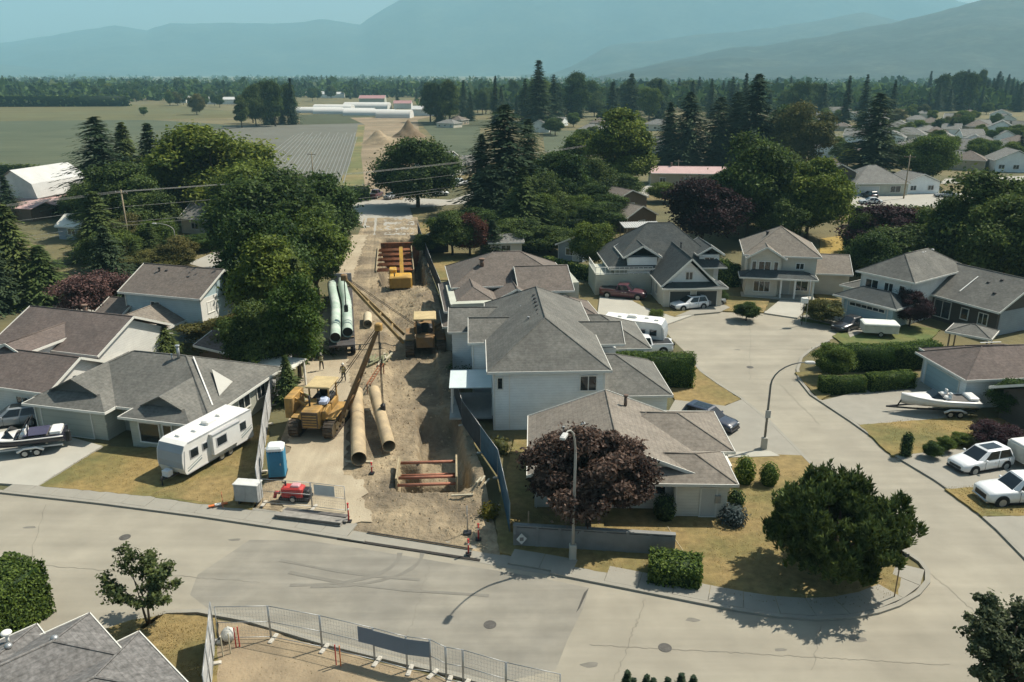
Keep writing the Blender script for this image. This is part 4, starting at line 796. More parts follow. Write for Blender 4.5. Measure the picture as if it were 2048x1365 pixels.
# ---- short grass standing on the near lawns
def inside(p, poly):
    c = False
    for i in range(len(poly)):
        a, b = poly[i], poly[i - 1]
        if (a.y > p[1]) != (b.y > p[1]) and p[0] < (b.x - a.x) * (p[1] - a.y) / (b.y - a.y) + a.x: c = not c
    return c
rng = np.random.default_rng(8); C = []; U = []; V = []; T = []
for pts, z, n in (([(80, 972), (208, 893), (290, 896), (520, 850), (540, 862), (505, 1020), (440, 1013), (300, 993)], .14, 9000), ([(1030, 1100), (1260, 1030), (1480, 900), (1620, 950), (1700, 1015), (1790, 1115), (1790, 1190), (1745, 1218), (1640, 1222), (1560, 1216), (1400, 1183), (1270, 1157)], .12, 16000), ([(200, 1262), (262, 1240), (330, 1228), (432, 1236), (436, 1360), (220, 1360)], .13, 6000), ([(1718, 850), (1905, 835), (2048, 838), (2048, 890), (1900, 900), (1785, 912)], .145, 6000), ([(1890, 978), (2060, 970), (2100, 1030), (1965, 1033)], .145, 4000), ([(436, 1300), (650, 1310), (900, 1370), (436, 1400)], .135, 500), ([(960, 1060), (1030, 880), (1045, 960), (1020, 1080)], .05, 900)):
    poly = [P(x, y) for x, y in pts]; x0, x1 = min(p.x for p in poly), max(p.x for p in poly); y0, y1 = min(p.y for p in poly), max(p.y for p in poly); k = 0
    while k < n:
        q = (rng.uniform(x0, x1), rng.uniform(y0, y1)); k += 1
        if not inside(q, poly) or mnoise.noise((q[0] * .5, q[1] * .5, 7)) + rng.uniform(-.35, .35) < -.12: continue
        h = rng.uniform(.02, .055); a = rng.uniform(0, 6.28); C.append((q[0], q[1], z + h * .5)); U.append((rng.uniform(-.35, .35) * h, rng.uniform(-.35, .35) * h, h * .6)); V.append((math.cos(a) * h * .55, math.sin(a) * h * .55, 0)); T.append(np.clip(.55 + mnoise.noise((q[0] * .25, q[1] * .25, 2)) * .8 + rng.uniform(-.2, .2), 0, 1))
o = bpy.data.objects.new('grass', leaf_mesh_uv('grass', np.array(C), np.array(U), np.array(V), np.array(T), leafmat('dry_grass_blade', (.17, .145, .048), (.32, .225, .085), transl=.5))); link(o); tag(o, 'short dry grass tufts on the near lawns', 'grass', None, 'stuff')
# ------------------------------------------------------------------ houses
def roofmat(n, c, c2): return mat('shingle_' + n, c, .93, .22, 4.0, lines=(8.0, .20), col2=c2, c2scale=.35, c2lo=.42, c2hi=.60, streak=(1.4, 1.4, .10))
RF = {'grey': roofmat('grey', (.122, .120, .108), (.152, .148, .132)), 'dark': roofmat('dark', (.085, .088, .086), (.105, .106, .10)), 'brown': roofmat('brown', (.150, .126, .108), (.135, .115, .10)), 'beige': roofmat('beige', (.205, .180, .150), (.185, .162, .135)),
      'charcoal': roofmat('charcoal', (.062, .070, .070), (.078, .084, .080)), 'redbrown': roofmat('redbrown', (.135, .108, .096), (.118, .096, .086)), 'near': mat('shingle_near', (.165, .158, .152), .93, .35, 5, .5, 9, lines=(9.0, .18), col2=(.125, .12, .115), c2scale=2.2, c2lo=.4, c2hi=.6), 'light': roofmat('light', (.185, .182, .168), (.165, .162, .15)), 'pink': mat('roof_pink', (.48, .33, .31), .7, .08, .5), 'tin': mat('roof_tin', (.50, .50, .48), .5, .08, .4), 'white': mat('roof_white', (.66, .64, .56), .6, .05, .4)}
def sid(n, c): return mat('siding_' + n, c, .75, .05, .8, lines=(4.5, .16), streak=(.6, .6, .06))
WL = {'white': sid('white', (.72, .71, .66)), 'bluegrey': sid('bluegrey', (.78, .81, .80)), 'cream': sid('cream', (.64, .62, .54)), 'sage': sid('sage', (.43, .44, .37)), 'beige': sid('beige', (.60, .56, .47)), 'blue': sid('blue', (.40, .52, .55)), 'dark': sid('dark', (.085, .078, .068)), 'greyblue': sid('greyblue', (.27, .31, .34)), 'brown': sid('brown', (.15, .11, .08)), 'tan': sid('tan', (.40, .34, .25)), 'teal': sid('teal', (.20, .30, .33))}
GAR = mat('garage_door', (.46, .49, .48), .6, .05, .5, lines=(2.0, .18))
class House:
    def __init__(s, name, label, loc, rz, wall, roof, cat='house', group=None, trim=TRIM):
        s.o = empty(name, loc, R(rz), label, cat, group); s.w = WL[wall] if isinstance(wall, str) else wall; s.r = RF[roof] if isinstance(roof, str) else roof; s.t = trim; s.k = 0
    def _off(s): s.k += 1; return s.k * .0035
    def walls(s, x0, y0, x1, y1, h, m=None, gable=None, rise=0, z0=0):
        e = s._off(); x0 -= e; x1 += e; y0 -= e; y1 += e; mb = MB(); mb.box(x0, y0, z0 - .1, x1, y1, h)
        if gable == 'x':
            ym = (y0 + y1) / 2; mb.add([(x0, y0, h), (x0, y1, h), (x0, ym, h + rise), (x1, y0, h), (x1, y1, h), (x1, ym, h + rise)], [(0, 2, 1), (3, 4, 5), (0, 3, 5, 2), (1, 2, 5, 4)])
        if gable == 'y':
            xm = (x0 + x1) / 2; mb.add([(x0, y0, h), (x1, y0, h), (xm, y0, h + rise), (x0, y1, h), (x1, y1, h), (xm, y1, h + rise)], [(0, 1, 2), (3, 5, 4), (0, 2, 5, 3), (1, 4, 5, 2)])
        mb.build('wall', m or s.w, s.o)
        if s.k <= 2 and h > 2.2 and z0 == 0: MB().beam((x0 + .12, y0 - .06, .1), (x0 + .12, y0 - .06, h), .09, .07).beam((x0 + .12, y0 - .06, h - .05), (x0 + .12, y0 - .42, h + .02), .07, .07).build('downpipe', s.t, s.o)
        return s
    def _fascia(s, edges, par, ht=.2):
        mb = MB()
        for a, b in edges:
            a, b = Vector(a), Vector(b); mb.beam(a + Vector((0, 0, -.05)), b + Vector((0, 0, -.05)), .05, ht)
        mb.build('fascia', s.t, par)
    def hip(s, x0, y0, x1, y1, z, pitch=.45, ov=.45, m=None):
        "hip roof; the ridge runs along the longer side"
        x0 -= ov; y0 -= ov; x1 += ov; y1 += ov; w_, d_ = x1 - x0, y1 - y0; hw = min(w_, d_) / 2; rz_ = z + hw * pitch
        if w_ >= d_: A, B = (x0 + hw, (y0 + y1) / 2, rz_), (x1 - hw - (.01 if w_ == d_ else 0), (y0 + y1) / 2, rz_); fs = [(0, 1, 5, 4), (1, 2, 5), (2, 3, 4, 5), (3, 0, 4)]
        else: A, B = ((x0 + x1) / 2, y0 + hw, rz_), ((x0 + x1) / 2, y1 - hw, rz_); fs = [(0, 1, 4), (1, 2, 5, 4), (2, 3, 5), (3, 0, 4, 5)]
        c = [(x0, y0, z), (x1, y0, z), (x1, y1, z), (x0, y1, z)]
        o = MB().add(c + [A, B], fs + [(3, 2, 1, 0)]).build('roof', m or s.r, s.o)
        s._fascia(list(zip(c, c[1:] + c[:1])), o)
        cap = MB(); cap.tube([A, B] if (Vector(A) - Vector(B)).length > .2 else [A, (A[0] + .3, A[1], A[2])], .07, 6)
        for q in c: cap.tube([q, A if (Vector(q) - Vector(A)).length < (Vector(q) - Vector(B)).length else B], .06, 5)
        cap.build('ridge_cap', m or s.r, o); return o
    def gable(s, x0, y0, x1, y1, z, axis='x', pitch=.45, ov=.45, rake=.4, m=None, th=.14):
        if axis == 'x': x0 -= rake; x1 += rake; y0 -= ov; y1 += ov; hw = (y1 - y0) / 2; f = lambda u, v_, zz: (u, (y0 + y1) / 2 + v_, zz); a, b = x0, x1
        else: y0 -= rake; y1 += rake; x0 -= ov; x1 += ov; hw = (x1 - x0) / 2; f = lambda u, v_, zz: ((x0 + x1) / 2 + v_, u, zz); a, b = y0, y1
        rz_ = z + hw * pitch; z0 = z
        vs_ = []
        for u in (a, b):
            vs_ += [f(u, -hw, z0), f(u, 0, rz_), f(u, hw, z0), f(u, -hw, z0 - th), f(u, 0, rz_ - th), f(u, hw, z0 - th)]
        o = MB().add(vs_, [(0, 1, 7, 6), (1, 2, 8, 7), (3, 9, 10, 4), (4, 10, 11, 5), (0, 6, 9, 3), (2, 5, 11, 8), (0, 3, 4, 1), (1, 4, 5, 2), (6, 7, 10, 9), (7, 8, 11, 10)]).build('roof', m or s.r, s.o)
        E1 = [(f(a - .03, -hw, z0), f(a - .03, 0, rz_)), (f(a - .03, 0, rz_), f(a - .03, hw, z0)), (f(b + .03, -hw, z0), f(b + .03, 0, rz_)), (f(b + .03, 0, rz_), f(b + .03, hw, z0)), (f(a, -hw - .03, z0), f(b, -hw - .03, z0)), (f(a, hw + .03, z0), f(b, hw + .03, z0))]
        s._fascia(E1, o, .22)
        MB().tube([f(a, 0, rz_ + .01), f(b, 0, rz_ + .01)], .07, 6).build('ridge_cap', m or s.r, o)
        return o
    def dutch(s, x0, y0, x1, y1, z, pitch=.5, ov=.5, t=.45, m=None, gm=None):
        "gable along y whose front end (y0) has a low hip skirt below a small gable"
        x0 -= ov; x1 += ov; y0 -= ov; w_ = (x1 - x0) / 2; xm = (x0 + x1) / 2; hr = w_ * pitch; d = t * w_
        A, B, C_, D = (x0, y0, z), (x1, y0, z), (xm - w_ * (1 - t), y0 + d, z + t * hr), (xm + w_ * (1 - t), y0 + d, z + t * hr)
        E1 = (xm, y0 + d - .35, z + hr); C2 = (C_[0], C_[1] - .35, C_[2] + .02); D2 = (D[0], D[1] - .35, D[2] + .02)
        Lb, Rb, Tb = (x0, y1, z), (x1, y1, z), (xm, y1, z + hr); E0 = (xm, y0 + d, z + hr)
        o = MB().add([A, B, C_, D, E0, Lb, Rb, Tb], [(0, 1, 3, 2), (0, 2, 4, 7, 5), (1, 6, 7, 4, 3), (5, 6, 1, 0), (5, 7, 6)]).build('roof', m or s.r, s.o)
        MB().add([C2, E1, E0, C_, (C2[0], C2[1], C2[2] - .12), (E1[0], E1[1], E1[2] - .12)], [(0, 3, 2, 1), (4, 5, 2, 3), (0, 1, 5, 4)]).add([D2, E1, E0, D, (D2[0], D2[1], D2[2] - .12), (E1[0], E1[1], E1[2] - .12)], [(0, 1, 2, 3), (4, 3, 2, 5), (0, 4, 5, 1)]).build('gable_overhang', m or s.r, o)
        MB().add([(C_[0], C_[1] - .02, C_[2]), (D[0], D[1] - .02, D[2]), (E0[0], E0[1] - .02, E0[2])], [(0, 1, 2)]).build('gable_wall', gm or mat('gable_shaded', (.10, .11, .11), .8, .05), o)  # default gable triangle darker than the walls: its shade is put into the colour
        s._fascia([(A, B), (A, Lb), (B, Rb)], o); return o
    def win(s, face, at, z, w_, h_, d, kind='window', m=None, panes=2, frame=None):
        "window on the wall plane: face S/N (plane y=d, at=x) or W/E (plane x=d, at=y)"
        sg = -1 if face in 'SW' else 1; th = .07
        def bx(mb, u0, u1, z0, z1, p0, p1):
            a, b = sorted((d + sg * p0, d + sg * p1))
            if face in 'SN': mb.box(u0, a, z0, u1, b, z1)
            else: mb.box(a, u0, z0, b, u1, z1)
        fr_ = MB(); t = .09 if kind == 'window' else .1
        bx(fr_, at - w_/2 - t, at + w_/2 + t, z + h_, z + h_ + t, .01, th); bx(fr_, at - w_/2 - t, at + w_/2 + t, z - t, z, .01, th + .03)
        bx(fr_, at - w_/2 - t, at - w_/2, z, z + h_, .01, th); bx(fr_, at + w_/2, at + w_/2 + t, z, z + h_, .01, th)
        for k in range(1, panes): u = at - w_/2 + w_ * k / panes; bx(fr_, u - .035, u + .035, z, z + h_, .012, th - .01)
        o = fr_.build(kind, frame or s.t, s.o); pn = MB(); bx(pn, at - w_/2, at + w_/2, z, z + h_, .012, .03); pn.build('pane' if kind != 'garage_door' else 'door_panel', m or GLASS, o); return o
    def garage(s, face, at, w_, d, h_=2.15, m=None, z=0.02): return s.win(face, at, z, w_, h_, d, 'garage_door', m or GAR, 1)
    def door(s, face, at, d, m=None, z=.15, w_=.95): return s.win(face, at, z, w_, 2.0, d, 'door', m or mat('door_white', (.5, .5, .46), .6, .05), 1)
    def vents(s, pts, m=DARKM, sz=(.34, .34, .2)):
        for p in pts: MB().cbox(p, sz, 0, .05).build('roof_vent', m, s.o)
        return s
    def stack(s, p, h=.7, r=.09, m=STEEL): MB().cyl(p, (p[0], p[1], p[2] + h), r, 8).cyl((p[0], p[1], p[2] + h), (p[0], p[1], p[2] + h + .12), r * 1.5, 8).build('vent_pipe', m, s.o); return s
    def slabp(s, name, x0, y0, x1, y1, z0, z1, m): MB().box(x0, y0, z0, x1, y1, z1).build(name, m, s.o); return s
    def post(s, x, y, z1, w_=.14, m=None, z0=0): MB().box(x - w_/2, y - w_/2, z0, x + w_/2, y + w_/2, z1).build('post', m or s.t, s.o); return s
def Pv(x, y, z=0): p = P(x, y, z); return Vector((p.x, p.y, 0))

# A  long grey roofed bungalow on the left.  local x along the street front, y to the rear
h = House('bungalow', 'long grey shingled bungalow with twin front gables behind the white caravan', (-38.2, 58.9, 0), -14, 'sage', 'grey')
h.walls(0, 0, 6.6, 10, 2.6); h.dutch(0, 0, 6.6, 7.5, 2.6, .52, .55, .42); h.garage('S', 3.0, 4.6, -.005, 2.2, mat('garage_sage', (.40, .42, .36), .6, .05, .5, lines=(2, .15)))
h.walls(6.6, 3.0, 9.2, 10, 2.6); h.walls(9.2, -.4, 14.6, 10, 2.6); h.dutch(9.2, -.4, 14.4, 6.5, 2.6, .52, .55, .42)
h.hip(-.2, 1.2, 15.0, 11.4, 2.6, .46, .5); h.walls(0, 2.0, 15.0, 10.6, 2.58)
MB().add([(12.4, 6.0, 4.32), (14.5, 3.6, 3.15), (14.2, 6.0, 3.41), (12.4, 6.0, 4.26), (14.5, 3.6, 3.09), (14.2, 6.0, 3.35)], [(0, 1, 2), (5, 4, 3), (0, 3, 4, 1), (1, 4, 5, 2), (2, 5, 3, 0)]).build('sunroom_roof', mat('sunroom_sheet', (.42, .41, .37), .5, .05, 1), h.o); MB().beam((10.5, 6.4, 5.08), (14.8, 2.2, 2.92), .1, .1).build('valley_flashing', WHITE, h.o)
h.win('S', 10.9, .55, 1.7, 1.55, -.42, panes=1, frame=WHITE); h.win('S', 12.5, .1, .7, 2.0, -.42, panes=1, frame=WHITE, kind='door', m=GLASS)
h.win('E', 6.0, 1.1, 1.6, 1.0, 15.03); h.win('E', 8.6, 1.1, 1.2, 1.0, 15.03)
h.door('W', 5.0, 9.19)
h.vents([(2.4, 2.2, 4.0), (2.9, 1.6, 3.75), (11.8, 1.8, 3.7)]); h.stack((9.4, 6.0, 4.9), 1.15, .13); h.stack((8.9, 5.8, 4.8), .5, .06); h.vents([(7.8, 5.0, 4.35)], STEEL, (.4, .3, .18))
h.slabp('patio_roof', 11.6, 11.4, 16.4, 14.4, 2.55, 2.66, RF['white']); [h.post(x, 14.2, 2.55) for x in (11.8, 14, 16.2)]
# B  brown roofed house with white gable ends
h = House('house', 'brown roofed house with two white gable ends at the left edge', (-41.5, 61.0, 0), -17, 'white', 'redbrown')
h.walls(-8, .6, 3.6, 7.4, 2.8, None, 'x', 1.65); h.gable(-8, .6, 3.6, 7.4, 2.8, 'x', .48); h.walls(-9, 7.4, 2.4, 16, 3.6, None, 'x', 2.0); h.gable(-9, 7.4, 2.4, 16.4, 3.6, 'x', .46)
h.win('S', -4.8, .9, 1.5, 1.1, .59); h.win('S', .8, 1.0, 1.2, 1.0, .59); h.win('E', 3.8, 1.1, 1.5, 1.1, 3.61); h.walls(-5.2, 4.6, -2.4, 8, 4.3); h.gable(-5.2, 4.2, -2.4, 10, 4.3, 'y', .5, .3)
h.win('S', -3.8, 3.1, 1.2, .9, 4.58); h.stack((-3.5, 12.6, 5.4), .8, .2, mat('chimney_brown', (.18, .12, .09)))
# C  blue two-storey house
h = House('house', 'pale blue two storey house with brown gable roof beside the tall trees', (-41.9, 83.6, 0), -17, 'blue', 'brown')
h.walls(0, 0, 9.6, 8, 5.0, None, 'x', 2.0); h.gable(0, 0, 9.6, 8, 5.1, 'x', .48, .5, .4)
h.walls(1.2, -5.5, 7.2, 0, 2.4, None, 'y', 1.5); h.gable(1.2, -5.5, 7.2, .1, 2.5, 'y', .48, .4, .35, RF['beige']); h.walls(-2.4, -1.5, 0, 4, 2.3); h.gable(-2.8, -2.2, .4, 4.2, 2.4, 'x', .45, .3, .2)
h.win('S', 3.9, 3.3, 1.0, .9, -.01); h.win('E', 1.6, 3.2, 1.1, 1.1, 9.62, frame=WHITE); h.win('E', 5.6, 3.2, 1.1, 1.0, 9.62, frame=WHITE); h.win('E', 5.0, .9, 1.8, 1.2, 9.62, frame=WHITE)
h.slabp('corner_panel', 9.61, .0, 9.66, 2.8, .1, 4.9, WHITE); h.slabp('deck', 9.7, 1, 13.5, 7, .3, .5, mat('deck', (.36, .36, .34)))
h.vents([(3.2, 3.2, 6.75), (6.4, 2.6, 6.4)]); h.stack((2.4, 3.0, 6.6), .5, .1, DARKM)
# G  large grey two-storey house in the middle
h = House('house', 'large grey roofed two storey house with blue white side wall beside the work strip', (-1.5, 59.2, 0), 2.5, 'bluegrey', 'grey')
h.walls(0, 0, 8.9, 19, 5.1); h.hip(0, 0, 8.9, 19, 5.15, .60, .5)
h.walls(-1.7, 7.6, 3, 12.6, 5.0); h.gable(-1.7, 7.6, 4.2, 12.6, 5.0, 'x', .5, .4, .3); h.walls(-3.6, 12.6, 2, 18.4, 4.4, None, 'x', 1.3); h.gable(-3.6, 12.6, 4.2, 18.4, 4.4, 'x', .45, .4, .35)
h.walls(8.9, .6, 14.2, 8.2, 2.6); h.hip(4.2, .6, 14.2, 8.2, 2.65, .52, .4)
h.walls(8.9, 11.2, 14.4, 18.6, 3.0); h.hip(5.0, 11.2, 14.6, 18.8, 3.0, .5, .45); h.walls(7.0, 8.4, 11.2, 11.2, 4.0); h.gable(6.4, 7.8, 11.6, 12.2, 4.6, 'x', .55, .3, .25)
h.win('S', 7.6, 3.35, 1.25, 1.2, -.005, frame=WHITE); h.slabp('corner_board', -.02, -.03, .14, .1, .1, 5.1, WHITE); h.slabp('corner_board', 8.78, -.03, 8.94, .1, .1, 5.1, WHITE); h.slabp('corner_board', 1.25, -.03, 1.35, .02, .1, 5.1, WHITE)
h.win('W', 1.6, 1.0, 1.4, 1.6, -.01); h.win('W', 9.8, 3.2, 1.4, 1.1, -1.71); h.win('W', 15.5, 2.6, 1.6, 1.2, -3.62)
h.win('S', .55, 3.6, .35, .9, -.005, panes=1)
h.vents([(4.1, 4.2 + i * 1.15, 7.55 + min(.25, i * .06)) for i in range(8)]); h.vents([(2.9, 11.5, 7.0), (2.5, 8.9, 6.5)], STEEL, (.3, .3, .15)); h.stack((3.2, 6.6, 7.0), .45, .08)
h.slabp('roof_flashing', -1.95, 10.05, 1.6, 10.12, 6.4, 6.45, WHITE)
h.slabp('patio_roof', -3.6, 2.4, -.05, 6.6, 2.7, 2.78, mat('patio_sheet', (.55, .62, .62), .4, .05, 1)); [h.post(x, y, 2.7) for x in (-3.4,) for y in (2.6, 4.5, 6.4)]; h.slabp('deck', -3.6, 1.5, -.05, 7, .3, .45, mat('deck', (.36, .36, .34)))
h.garage('E', 4.4, 4.6, 14.23)
# H  corner house with brown roof behind the plum tree
h = House('house', 'beige roofed single storey corner house behind the purple plum tree', (1.5, 46.9, 0), -1.5, 'cream', 'beige')
h.walls(0, 0, 10.6, 8.6, 2.6, None, 'y', 1.9); h.gable(0, 0, 10.6, 8.6, 2.65, 'y', .38, .5, .45)
h.walls(9.0, -.9, 12.4, 3.0, 2.6); h.hip(6.6, -.9, 12.5, 3.0, 2.65, .42, .45); h.walls(8.0, 3.6, 13.4, 9.6, 2.6); h.hip(5.0, 3.6, 13.4, 9.8, 2.7, .40, .4); h.walls(10, 1.6, 13.2, 4, 2.5)
h.win('S', 7.9, 1.25, 1.3, .85, -.005); h.win('E', .4, .7, 1.5, 1.4, 12.42, frame=WHITE); h.door('S', 11.2, -.92); h.garage('E', 6.6, 4.4, 13.44)
h.vents([(5.0, 2.4 + i * 1.25, 4.5) for i in range(5)]); h.vents([(2.6, 3.6, 3.72), (3.4, 4.6, 4.05)], STEEL, (.3, .3, .15)); h.stack((6.6, 7.2, 4.4), .75, .12, mat('pipe_dark', (.14, .10, .08))); h.stack((2.0, 4.4, 3.5), .35, .06)
h.slabp('meter_box', 11.6, -1.12, 11.95, -.93, 1.2, 1.7, STEEL)
# I  brown roofed complex house
h = House('house', 'brown roofed two storey house with corner window left of the red pickup', (-6.4, 80.2, 0), 8, 'sage', 'brown')
h.walls(1.0, 6, 15, 15, 4.9); h.hip(1.0, 6, 13.6, 15.5, 4.9, .52, .6); h.walls(0, 0, 4.6, 8, 4.6); h.hip(-.3, 0, 5.6, 11, 3.9, .5, .4)
h.walls(8.4, 3.4, 13.2, 9, 4.8); h.gable(8.0, 3.2, 13.4, 10.5, 4.8, 'x', .48, .4, .35); h.walls(-.6, -1.4, 6.0, 2.6, 2.6); h.hip(-.6, -1.4, 6.4, 4, 2.7, .45, .4); h.walls(9.8, 0, 15.4, 5, 2.6); h.hip(9.4, -.6, 15.6, 5.4, 2.7, .5, .4)
h.walls(6, 2.8, 9, 6, 4.2); h.gable(5.4, 2.2, 9.2, 7, 4.3, 'y', .5, .4, .3)
h.win('S', 11.5, 3.3, 1.3, 1.1, 3.38, frame=WHITE); h.win('E', 5.2, 3.1, 1.4, 1.4, 13.23, frame=WHITE); h.win('E', 11, 3.1, 1.4, 1.3, 15.03, frame=WHITE); h.win('S', 7.4, 2.9, 1.0, .9, 2.78); h.win('S', 2.2, .9, 1.6, 1.1, -1.42); h.win('S', 13.8, .9, 1.4, 1.1, -.02, frame=WHITE)
h.stack((4.2, 8.6, 6.5), .8, .25, mat('chimney_brown', (.18, .12, .09)))
# J  house with dark green roof and double garage
h = House('house', 'dark green roofed house with double garage and white balcony', (13.6, 97.5, 0), 3, 'sage', 'charcoal')
h.walls(0, 4, 13, 14, 3.4); h.hip(-.3, 4, 14, 15, 3.4, .80, .6); h.walls(.2, 4.2, 12.8, 14, 3.38, WL['bluegrey'])
h.walls(4.8, -3.2, 12.0, 5, 2.7, WL['beige']); h.gable(4.8, -3.0, 11.2, 7, 2.75, 'y', .95, .4, .35); h.walls(5.0, -2.4, 11.0, 5, 2.7, WL['bluegrey'], 'y', 2.9); h.hip(4.8, -3.6, 12.2, -.6, 2.62, .3, .35)
h.garage('S', 6.8, 2.5, -3.24, 2.1, mat('garage_dark', (.05, .055, .055), .6)); h.garage('S', 10.1, 2.5, -3.24, 2.1, mat('garage_dark', (.05, .055, .055))); h.win('S', 8.0, 3.4, .8, .9, -2.42, frame=WHITE)
h.walls(-2.6, 3.4, 5, 9.5, 2.7, WL['sage'])
for a, b in (((-2.6, 3.4), (4.8, 3.4)), ((-2.6, 3.4), (-2.6, 9.4))):
    rl = MB(); n = 12
    for zz in (2.85, 3.65): rl.beam((*a, zz), (*b, zz), .07, .07)
    for i in range(n + 1): rl.beam((a[0] + (b[0]-a[0]) * i / n, a[1] + (b[1]-a[1]) * i / n, 2.7), (a[0] + (b[0]-a[0]) * i / n, a[1] + (b[1]-a[1]) * i / n, 3.65), .05, .05)
    rl.build('balcony_railing', WHITE, h.o)
h.walls(11.2, 4.6, 13.8, 9, 4.9, WL['bluegrey']); h.gable(11.0, 4.2, 14, 10, 5.0, 'y', .6, .3, .3); h.win('S', 12.5, 3.5, 1.2, 1.0, 4.57, frame=WHITE); h.win('W', 0.5, .9, .9, 1.5, 4.77); h.door('W', 3.4, 4.77, DARKM); h.stack((8.2, 3.0, 5.6), 1.2, .1, DARKM)
h.walls(1.6, 3.9, 5.4, 8, 4.8, WL['bluegrey']); h.gable(1.2, 3.6, 5.6, 10, 4.9, 'y', .6, .3, .3)
# K  cream two-storey house with porch
h = House('house', 'cream two storey house with bay window and covered porch', (30.4, 101.5, 0), -12, 'beige', 'beige')
h.walls(0, 0, 8.6, 9, 5.2); h.hip(0, 0, 8.6, 9, 5.25, .62, .5); h.gable(.2, -.9, 4.4, 4, 5.0, 'y', .6, .4, .35); h.walls(.4, -.7, 4.2, 3, 5.0, None, 'y', 1.2)
h.hip(-.6, -2.2, 8.4, .5, 2.75, .42, .3, RF['charcoal']); h.walls(0, -1.4, 3.9, .5, 2.6)
for x in (4.3, 6.0, 8.2): h.post(x, -2.0, 2.7, .22, WHITE)
h.slabp('porch', -.4, -2.2, 8.6, .2, -.1, .18, CONC_L)
h.win('S', 2.2, 3.3, 1.4, 1.2, -.72, frame=WHITE); h.win('S', .9, 3.3, .45, 1.2, -.72, panes=1, frame=WHITE); h.win('S', 3.6, 3.3, .45, 1.2, -.72, panes=1, frame=WHITE); h.win('S', 6.6, 3.6, .9, .7, -.01, frame=WHITE); h.win('S', 2.0, .8, 1.9, 1.3, -1.43, panes=3, frame=WHITE); h.door('S', 5.1, -.01); h.win('S', 7.0, .8, 1.6, 1.3, -.01, frame=WHITE)
h.walls(8.6, 1.5, 13, 8, 2.9, None, 'x', 1.2); h.gable(8.6, 1.3, 13.0, 8.4, 2.9, 'x', .45, .4, .3); h.stack((2.6, 3.8, 6.6), .9, .16, DARKM)
# L  white house with hip roof
h = House('house', 'white two storey house with grey hip roof and light blue garage door', (41.5, 92.6, 0), -55, 'white', 'grey')
h.walls(0, 0, 6.2, 11.2, 5.1); h.hip(0, 0, 6.3, 11.4, 5.15, .62, .5); h.hip(-.6, -3.4, 6.6, .5, 2.65, .5, .4, RF['charcoal']); h.walls(0, -3.0, 6.2, .2, 2.6, WL['blue']); h.garage('S', 3.1, 4.9, -3.02, 2.15, mat('garage_blue', (.33, .44, .47), .6, .05, .5, lines=(2, .15)))
gw = h.win('S', 3.1, 1.75, 4.3, .34, -3.06, panes=6); h.win('S', 1.5, 3.3, 1.5, 1.1, -.01, panes=2, frame=WHITE); h.win('S', 3.6, 3.3, 1.0, 1.1, -.01, frame=WHITE); h.win('S', 5.2, 3.3, .6, 1.1, -.01, panes=1, frame=WHITE); h.walls(-3, 1.5, 0, 6, 2.6); h.hip(-3, 1.3, .3, 6.2, 2.6, .4, .3)
h.vents([(3.2, 4.5, 7.0), (3.4, 6.6, 7.05), (3.3, 7.2, 7.05), (3.1, 9.4, 7.0)], STEEL, (.34, .34, .22))
# M  dark sided house on the right
h = House('house', 'dark sided single storey house with grey gable roof at the right edge', (48.9, 91.4, 0), -64, 'dark', 'grey')
h.walls(0, 0, 9.0, 10, 2.9, None, 'x', 2.4); h.gable(0, 0, 9.0, 10, 2.95, 'x', .5, .7, .5); h.win('S', 2.4, .5, 2.0, 1.9, -.005, panes=2, frame=TRIM); h.win('S', 5.2, 1.0, .8, 1.2, -.005, panes=1, frame=TRIM); h.win('S', 7.4, 1.0, 1.0, 1.2, -.005, frame=TRIM)
h.slabp('gable_panel', 9.02, .3, 9.06, 9.7, .1, 2.8, WL['greyblue']); MB().beam((3.6, .8, 3.78), (3.6, 3.6, 5.2), .12, .06).build('roof_flashing', WHITE, h.o); h.vents([(5.2, 3.2, 4.8), (7.0, 1.8, 4.15), (6.2, 4.0, 5.2)])
c_ = P(1915, 655, 2.3); cp = House('pergola', 'small grey roofed garden pavilion in front of the dark sided house', (c_.x - 1.6, c_.y - 1.4, 0), -40, 'dark', 'grey', 'pavilion'); cp.hip(0, 0, 3.6, 3.2, 2.3, .4, .3); [cp.post(x, y, 2.3, .14, WOOD) for x in (.1, 3.5) for y in (.1, 3.1)]
# N  brown roofed house by the boat
h = House('house', 'brown hip roofed house with pale blue garage beside the white boat', (38.2, 69.8, 0), -84, 'bluegrey', 'redbrown')
h.walls(0, 0, 6.2, 15, 2.7); h.hip(-.2, 0, 6.2, 15, 2.75, .46, .5); h.hip(-1.2, 1.0, 3, 9, 2.75, .40, .5); h.garage('S', 3.0, 4.6, -.02, 2.15, mat('garage_blue', (.33, .44, .47))); h.walls(-1, 2, 2, 8, 2.7)
h.stack((4.6, 8.4, 4.2), .7, .1); h.slabp('roof_flashing', 1.4, 4.2, 1.5, 6.2, 4.2, 4.25, WHITE); h.stack((1.5, 9.0, 4.2), .5, .08)
# O  house corner at the right edge
h = House('house', 'dark house corner with slatted roof at the right picture edge beside the red maple', (41.6, 55.6, 0), 8, 'dark', 'dark')
h.walls(0, 0, 8, 6, 2.6, None, 'x', 1.3); h.gable(-.4, -.3, 8, 6.3, 2.6, 'x', .45, .4, .4); h.post(-.2, -.4, 2.6, .2, WHITE)
for i in range(12): h.slabp('roof_batten', -.8, -.9 + i * .28, 8.2, -.82 + i * .28, 2.62 + i * .126, 2.72 + i * .126, mat('batten', (.16, .14, .12)))
